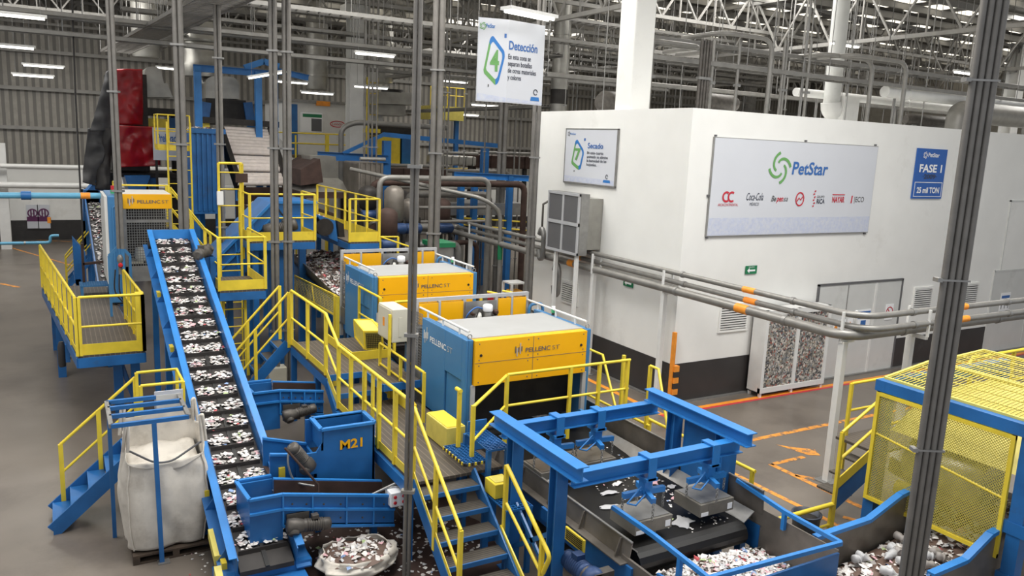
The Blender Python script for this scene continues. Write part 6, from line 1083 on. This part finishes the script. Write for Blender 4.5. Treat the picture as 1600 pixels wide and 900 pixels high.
for i, (x, y_, h, Y_, m_) in enumerate(((615, 320, 60, 21, 'wallst'), (640, 330, 40, 22, 'wallst'), (605, 350, 50, 20.5, 'rust'), (690, 330, 40, 23, 'rust'), (575, 310, 40, 22, 'dark'))):
    a = py(x, y_+h/2, Y_); b = py(x, y_-h/2, Y_); t = thing('pump_vessel', ['dusty upright vessel among the pipes right of the side platform', 'grey upright vessel near the blue banded elbow', 'brown upright vessel beside the low yellow rail', 'brown upright vessel behind the pale square column pipe', 'dark upright vessel just right of the side platform rail'][i], 'vessel', (a.x, Y_, 0)); L_ = b.z-a.z; G().lathe((a.x, Y_, a.z), Z3, [(.1, 0), (.28, .12), (.28, L_-.15), (.2, L_-.05), (.08, L_)], 18).build('shell', m_, t)
    for d_ in (-.3, .3): G().box(a.x+d_-.04, a.x+d_+.04, Y_-.04, Y_+.04, 0, a.z+.2).build('leg', 'dark', t)
    G().lathe((a.x, Y_-.3, a.z-.1), (1, 0, 0), [(.12, -.3), (.16, -.28), (.16, .2), (.1, .25)], 12).build('pump', 'mblu2', t)
t = thing('grey_pipe_elbow', 'grey steel handrail pipe sloping and bending down behind the second sorter', 'pipe', (9, 20, 3)); G().tube(fillet([py(548, 264, 23.5), py(755, 310, 20), py(782, 330, 20), py(781, 405, 20), V((py(781, 405, 20).x, 20, 0))], .7, 6), .06, 10).build('pipe_run', 'pipe', t); a = py(781, 400, 20); G().tube([a-Z3*.1, a+Z3*.35], .075).build('green_band', 'sgreen', t)
t = thing('grey_pipe_elbow', 'thick bent grey pipe loop in front of the white booth', 'pipe', (11, 30, 4)); G().tube(fillet([py(700, 200, 29), py(555, 191, 29), py(533, 200, 29), py(533, 240, 29), V((py(533, 240, 29).x, 29, 0))], 1.0, 6), .1, 10).build('pipe_run', 'pipe', t)
t = thing('pump_cabinet', 'grey cabinet with a green lid behind the second sorter', 'cabinet', (9, 19.5, 0)); a = py(680, 405, 19.5); b = py(709, 386, 19.5); G().box(a.x, b.x, 19.5, 20.3, 0, b.z).build('body', 'steel', t); G().box(a.x-.03, b.x+.03, 19.45, 20.35, b.z, b.z+.12).build('lid', 'sgreen', t)
t = thing('utility_shelf', 'small white frame with a yellow box and red parts at the side wall', 'shelf', (10.6, 19.4, 0)); a = py(800, 445, 19.0); b = py(820, 472, 19.0); f = G()
for x in (a.x, b.x):
    for y in (19.0, 19.5): f.box(x-.03, x+.03, y-.03, y+.03, 0, a.z)
f.box(a.x-.03, b.x+.03, 19, 19.5, a.z, a.z+.04); f.build('frame', 'panelw', t); G().box(a.x+.06, b.x-.06, 19.05, 19.4, .9, a.z-.2).build('box', 'oyel', t); G().box(a.x-.5, a.x-.25, 19.3, 19.5, 0, 1.3).build('red_panel', 'redb', t)
# ---- banners and pipes on the far wall
for lbl, x0, x1 in (('left purple banner with a pale ring on the far white wall', 43, 59), ('right purple banner with a pale ring on the far white wall', 60, 77)):
    a = py(x0, 357, 43.8); b = py(x1, 320, 43.8); t = thing('banner', lbl, 'banner', a); G().box(a.x, b.x, 43.8, 43.86, a.z, b.z).build('sheet', 'snow', t); w_ = b.x-a.x; h_ = b.z-a.z; G().box(a.x, b.x, 43.79, 43.8, a.z+h_*.3, a.z+h_*.5).build('printed_band', 'purple', t); g = G(); ribbon(g, [(.38*w_*math.cos(k*.3142), .38*w_*math.sin(k*.3142)) for k in range(21)], .12*w_, .12*w_, X, Z3, (a.x+w_/2, 43.785, a.z+h_*.65)); g.bar((a.x+w_*.38, 43.78, a.z+h_*.5), (a.x+w_*.38, 43.78, a.z+h_*.8), .06, .01, Y).bar((a.x+w_*.62, 43.78, a.z+h_*.5), (a.x+w_*.62, 43.78, a.z+h_*.8), .06, .01, Y).bar((a.x+w_*.38, 43.78, a.z+h_*.65), (a.x+w_*.62, 43.78, a.z+h_*.65), .01, .06, Y); g.build('ring', 'purple', t)
for lbl, y_, r in (('upper white pipe along the far left wall', 259, .1), ('lower white pipe along the far left wall', 289, .14)):
    a = py(0, y_, 40.5); t = thing('wall_pipe', lbl, 'pipe', (a.x, 40.5, a.z)); G().tube([(-15, 40.5, a.z), (8, 40.5, a.z)], r, 10).build('pipe_run', 'panelw', t)
    for x in (-9, -4.0, 1.0, 6): G().box(x-.05, x+.05, 40.4, 40.6, 0, a.z-r).build('support', 'panelw', t)
# ================================================================== VERTICAL PIPES IN THE HALL
def vpipe(lbl, X0, Y0, r, n=1, z0=0, box=False, grp=None):
    t = thing('vertical_conduit', lbl, 'conduit', (X0, Y0, z0)); d = V((math.cos(-YAW), math.sin(-YAW), 0))
    for i in range(n): q = V((X0, Y0, 0))+d*(i-(n-1)/2)*r*2.05; G().tube([(q.x, q.y, z0), (q.x, q.y, 11.3)], r, 10).build('conduit', 'conduit', t)
    for z in (z0+1.2, z0+3.2, z0+5.2, z0+7.2): c = V((X0, Y0, z)); w_ = n*r+.03; G().bar(c-d*w_, c+d*w_, 2*r+.04, .04).build('strap', 'steel', t)
    if box: G().box(X0-.2, X0+.2, Y0-.15, Y0+.15, z0, z0+.4).build('base_box', 'cream', t, bev=.02)
    return t
vpipe('pair of grey conduits standing by the walkway stair, in front of the near sorter', 3.6, 8.55, .026, 2)
q = py(677, 390, 18.2); vpipe('thick pale conduit bundle rising behind the second sorter', q.x, 18.2, .075, 2)
q = pz(430, 590); vpipe('left of the two grey conduits in front of the railed platform, on a beige box', 4.05, 17.3, .045, 2, 0, True)
q = py(450, 400, 17.3); vpipe('right of the two grey conduits in front of the railed platform', q.x, 17.3, .048, 2)
q = py(186, 380, 18.2); a = vpipe('grey conduit passing in front of the red tarpaulin', q.x+.03, 18.25, .04, 2, 3.0)
q = py(287, 340, 17.9); vpipe('grey conduit bundle right of the small far sorter sign', q.x, 17.9, .055, 2)
q = py(344, 240, 20.2); vpipe('grey conduit just left of the white roller screen', q.x, 20.2, .045, 2)
q = py(828, 400, 17.2); vpipe('grey conduit bundle at the left edge of the white room', q.x, 17.2, .055, 2)
q = py(782, 300, 24.5); vpipe('grey conduit pair below the hanging sign', q.x, 24.5, .08, 2)
for i, x in enumerate((569, 575, 581, 588, 693, 699, 725, 757, 804, 812)): q = py(x, 240, 26); vpipe('thin grey pipe in the far rows below and left of the hanging sign', q.x, 26, .03, 1)['group'] = 'thin far pipes'
t = thing('round_duct', 'dark round duct rising right of the hanging sign', 'duct', (16, 26, 6)); a = py(872, 175, 24); G().lathe((a.x, 24, 4), Z3, [(.3, 0), (.3, 7.4)], 18).build('shell', 'hood', t); b = py(872, 135, 24); G().lathe((a.x, 24, b.z-.6), Z3, [(.31, 0), (.31, .5)], 18).build('dark_band', 'dark', t)
for k in (5.5, 8, 9.3): G().lathe((a.x, 24, k), Z3, [(.33, 0), (.33, .06)], 18).build('flange', 'hood', t)
for (x, y_, Y_, r, lbl) in ((226, 20, 36, .52, 'round grey duct high at left before the far roof'), (595, 60, 37, .62, 'round grey duct high behind the far canopy machine'), (1140, 60, 30, .55, 'round pale duct dropping behind the white room'), (495, 70, 38, .5, 'round grey duct high above the white booth')):
    a = py(x, y_, Y_); t = thing('round_duct', lbl, 'duct', (a.x, Y_, a.z-3)); z0 = py(x, y_+70, Y_).z; G().lathe((a.x, Y_, z0), Z3, [(r*.95, 0), (r, .1), (r, 11.4-z0)], 22).build('shell', 'hood', t)
    for k in (.6, 1.8, 3.0): 
        if z0+k < 11: G().lathe((a.x, Y_, z0+k), Z3, [(r*1.05, 0), (r*1.05, .08)], 22).build('flange', 'hood', t)
t = thing('round_duct', 'square and round white duct with an elbow box dropping onto the white room roof', 'duct', (24, 17, 6.4)); YD = 17.0; D_ = lambda x, y: py(x, y, YD); a = D_(1300, 150); b = D_(1312, 0); G().tube([D_(1322, -60), D_(1300, 155), D_(1298, 166)], .25, 16).build('shell', 'door', t); G().tube(fillet([D_(1298, 160), D_(1298, 172), D_(1312, 172)], .3), .3, 14).build('elbow', 'panelw', t); q = D_(1316, 165); G().box(q.x-.35, q.x+.35, YD-.35, YD+.35, HT, q.z+.25).build('drop_box', 'panelw', t)
# ---- pipe racks above the white room
def upipe(lbl, x0, x1, ytop, Y_, r, grp):
    a = py(x0, ytop, Y_); b = py(x1, ytop, Y_); t = thing('bent_pipe', lbl, 'pipe', (a.x, Y_, HT), grp); G().tube(fillet([(a.x, Y_, HT), (a.x, Y_, a.z), (b.x, Y_, a.z), (b.x, Y_+1.5, a.z)], .4, 5), r, 8).build('pipe_run', 'pipe', t)
for i, (x0, x1, yt_, Y_) in enumerate(((1008, 1100, 62, 15.5), (1016, 1120, 66, 15.7), (1208, 1130, 62, 15.0), (1365, 1290, 95, 15.0), (1418, 1330, 98, 14.6))): upipe(['outer bent pipe rising at the white column above the room', 'inner bent pipe rising at the white column above the room', 'bent pipe standing above the middle of the white room', 'left of the two hooked pipes standing above the right half of the room', 'right of the two hooked pipes standing above the right half of the room'][i], x0, x1, yt_, Y_, .06, 'bent pipes on the white room')
def tray(lbl, p, q, w, m='pipe', hang=True, split=False):
    p = V(p); q = V(q); d = (q-p).normalized(); s = d.cross(Z3).normalized()*w/2; t = thing('cable_tray', lbl, 'cable tray', p, 'cable trays and pipe racks')
    G().bar(p+s, q+s, .03, .1).bar(p-s, q-s, .03, .1).build('side_rail', m, t); g = G(); L_ = (q-p).length; n = 66 if split else max(int(L_/.6), 105); st = L_/n
    for i in range(n):
        c = p+d*(i+.5)*st
        if split: G().bar(c-s, c+s, .04, .02).build('rung', m, t)
        else: g.bar(c-s, c+s, .04, .02)
    if g.v: g.build('tray_floor', m, t)
    for k in (-.25, .05, .28): G().tube([p+s*2*k+Z3*.05, q+s*2*k+Z3*.05], .028, 6).build('cable', 'conduit', t)
    if hang:
        n = int(L_/3)
        for i in range(n+1):
            c = p+d*(i*L_/max(n, 1))
            for e in (-1, 1): G().tube([c+s*e, V(((c+s*e).x, (c+s*e).y, 11.5))], .012, 5).build('hanger_rod', 'steel', t)
for (x, y_, Y_, xa_, xb_, w_) in ((450, 12, 22, -12, 20, .5), (343, 50, 26, -12, 24, .7), (330, 75, 26, -12, 22, .4), (120, 30, 26, -14, 12, .3), (120, 56, 30, -14, 10, .3), (600, 60, 28, 2, 30, .5), (700, 120, 33, 10, 34, .5), (560, 30, 32, 0, 34, .5)):
    z = py(x, y_, Y_).z; tray('long crosswise cable tray hung on thin rods under the roof', (xa_, Y_, z), (xb_, Y_, z), w_)
for (x, y_, X_, ya_, yb_, w_) in ((300, 20, 3.6, 12, 40, 1.1), (240, 60, 3.9, 16, 42, .6), (690, 110, 14, 22, 42, .6), (760, 170, 15, 24, 42, .5)): 
    z = px(x, y_, X_).z; tray('cable tray hung on thin rods running away under the roof', (X_, ya_, z), (X_, yb_, z), w_)
tray('broad dark cable tray crossing high at upper left above the red tarpaulin', (2.27, 36, 8.4), (3.7, 15, 8.4), 1.0, 'conduit')
t = thing('crossing_rail', 'yellow handrail with slanted end stays in front of the second sorter', 'handrail', (6.5, 13.8, 1.5)); G().tube([(5.46, 13.8, 2.46), (7.66, 13.8, 2.46)], .026).build('top_rail', 'yellow', t); G().tube([(5.46, 13.8, 2.0), (7.66, 13.8, 2.0)], .02).build('middle_rail', 'yellow', t)
for x in (5.46, 7.3, 7.66): G().bar((x, 13.8, 0), (x, 13.8, 2.46), .05).build('post', 'yellow', t)
for x in (7.45, 7.8): G().tube([(x, 13.8, 2.55), (x+.1, 13.6, 2.55), (x+.22, 13.2, .9)], .022).build('stay', 'yellow', t)
for i_, (hy, hz) in enumerate(((17.61, 3.1), (16.81, 2.27))):
    t = thing('hoist_hook', ['upper grey chain hoist hanging left of the filter box', 'lower grey hook hanging in front of the filter box leg'][i_], 'hoist', (11.0, hy, hz)); G().tube([(11, hy, hz+.1), (11, hy-.1, hz+.3), (11, hy-.22, hz+.1), (11, hy-.2, hz-.5), (11, hy-.05, hz-.55), (11, hy, hz-.3)], .07, 8, rad=.12).build('hook', 'steel', t); G().tube([(11, hy-.1, hz+.25), (11, hy-.1, hz+.9), (11.2, hy-.1, hz+1.0)], .03).build('chain', 'motor', t)
for (x, y_, Y_, xa_, xb_, w_) in ((1200, 85, 16, 12.4, 50, .5), (1200, 112, 15.5, 12.4, 50, .5), (1200, 75, 24, 14, 51, .6), (1300, 160, 20, 12.4, 51, .3), (900, 70, 26, 16, 40, .5), (900, 105, 28, 16, 45, .5), (1300, 130, 28, 14, 51, .5)):
    z = py(x, y_, Y_).z; tray('rack of pipes and cables above the white room', (xa_, Y_, z), (xb_, Y_, z), w_, split=Y_ < 16.5)
for (x, y_, Y_, r, xa_, xb_, lbl) in ((1400, 145, 15.5, .17, 21.5, 51, 'upper thick white pipe above the right half of the white room'), (1450, 165, 17.5, .13, 20, 51, 'middle white pipe above the right half of the white room')):
    z = py(x, y_, Y_).z; t = thing('wall_pipe', lbl, 'pipe', (xa_, Y_, z)); G().tube([(xa_, Y_, z), (xb_, Y_, z)], r, 12).build('pipe_run', 'panelw', t)
    for x in range(int(xa_)+1, 50, 4): G().bar((x, Y_, z-r), (x, Y_, HT-.02), .06).build('support', 'steel', t); G().lathe((x+.5, Y_, z), X, [(r*1.15, 0), (r*1.15, .06)], 12).build('flange', 'panelw', t)
t = thing('round_duct', 'fat grey duct with a bend at the right end above the white room', 'duct', (26, 15, HT)); z = py(1560, 180, 15).z; a = py(1495, 195, 15); G().tube(fillet([(a.x, 15, HT), (a.x, 15, z), (45, 15, z)], .8, 7), .34, 16).build('shell', 'pipe', t)
for lbl, x0, x1, y_, Y_, r in (('grey cylinder lying on the white room roof left of the fat duct', 1415, 1488, 186, 16.5, .2), ('grey elbow drum on the white room roof beside the square column', 935, 965, 160, 17.5, .3), ('fat round grey duct section behind the corner of the white room', 1092, 1150, 158, 18.2, .26)):
    a = py(x0, y_, Y_); b = py(x1, y_, Y_); t = thing('lying_duct', lbl, 'duct', (a.x, Y_, HT)); zz = max(a.z, HT+r); lm = 'motor'; G().lathe((a.x, Y_, zz), X, [(r*.6, 0), (r, .15), (r, b.x-a.x-.15), (r*.7, b.x-a.x)], 18).build('shell', lm, t); G().box(a.x+.2, a.x+.4, Y_-.15, Y_+.15, HT, zz-r*.8).build('saddle', 'steel', t)
for i, (x, n_) in enumerate(((1012, 2), (1093, 4), (1112, 1), (1152, 1), (1222, 2), (1262, 1))):
    q = py(x, 120, 15.3 if i != 1 else 14.6); t = thing('conduit_riser', ['paired conduit riser right of the square white column above the room', 'dark bundle of conduits rising above the corner of the white room', 'single riser just right of the dark corner bundle', 'single thin riser above the left end of the big billboard', 'paired riser above the middle of the big billboard', 'single riser left of the white elbow duct'][i], 'conduit', (q.x, q.y, HT)); zt_ = py(x, 62, q.y).z
    for k in range(n_): G().tube([(q.x+k*.09, q.y, HT), (q.x+k*.09, q.y, zt_), ], .04, 8).build('conduit', 'motor' if i == 1 else 'pipe', t)
    G().box(q.x-.06, q.x+n_*.09, q.y-.06, q.y+.06, HT+.8, HT+.86).build('clamp', 'steel', t)
for i in range(60):
    x = rp.uniform(880, 1560); Y_ = rp.uniform(15, 30); q = py(x, 120, Y_); t = thing('hanger_rod', 'thin steel hanger rod dropping from the roof above the white room', 'rod', (q.x, Y_, HT), 'hanger rods'); r = rp.choice((.014, .02, .026)); zz = HT if Y_ < 18.8 else rp.uniform(6, 8); t.location = (q.x, Y_, zz); G().tube([(q.x, Y_, zz), (q.x, Y_, 11.5)], r, 5).build('rod', 'steel', t); G().box(q.x-.05, q.x+.05, Y_-.05, Y_+.05, zz, zz+.03).build('foot_clip', 'steel', t)
# ---- fluorescent fittings
def lamp(lbl, c, d, L_, w_=.16, grp=None, up=11.5):
    c = V(c); d = V(d).normalized(); t = thing('fluorescent_light', lbl, 'ceiling light', c); G().bar(c-d*L_/2+Z3*.05, c+d*L_/2+Z3*.05, w_, .06).build('housing', 'panelw', t); s = d.cross(Z3)*w_*.25
    for e in (-1, 1): G().tube([c-d*(L_/2-.05)+s*e, c+d*(L_/2-.05)+s*e], .028, 8).build('tube', 'lamp', t)
    for e in (-1, 1): p = c+d*L_*.4*e; G().tube([p+Z3*.08, V((p.x, p.y, up))], .006, 4).build('wire', 'steel', t)
q = py(828, 24, 13.4); lamp('bright lamp hanging just above the sign numbered 4', q, (1, .25, 0), 1.25, .3)
for i, (x, y_, Y_, lbl) in enumerate(((22, 25, 22, 'long lamp at the top left corner'), (12, 73, 26, 'lamp at the left edge below the top left one'), (68, 104, 33, 'small lamp left of the grey tarpaulin, upper of two'), (52, 119, 33, 'small lamp left of the grey tarpaulin, lower of two'), (420, 117, 25, 'lamp on the blue lifting frame, tilted'), (455, 129, 31, 'small lamp right of the blue lifting frame'), (496, 146, 31, 'short lamp above the white booth'), (586, 86, 24, 'lamp under the cable tray right of the pale column'), (580, 137, 28, 'lamp beside the far canopy machine'), (710, 128, 32, 'lamp left of the hanging sign'), (758, 165, 30, 'small lamp below the left edge of the hanging sign'), (730, 180, 37, 'tiny far lamp below the hanging sign'), (272, 108, 34, 'small lamp behind the conduit near the red tarpaulin'), (1320, 71, 17, 'lamp above the middle right of the white room'), (1510, 115, 16, 'lamp right of the racks, by the tall conduit bundle'), (1395, 30, 24, 'lamp high at right under the roof girders'), (826, 160, 33, 'small lamp under the right edge of the hanging sign'))):
    lamp(lbl, py(x, y_, Y_), (1, 0, 0) if i != 4 else (1, 0, .25), 1.3)
t = thing('loose_cable', 'thin dark cable hanging down at far left before the cladding', 'cable', (0, 26, 4)); G().tube([py(112, -20, 26), py(118, 150, 26), py(130, 380, 26), py(130, 380, 26)+V((0, .1, -1.0))], .025, 6).build('cable', 'black', t)
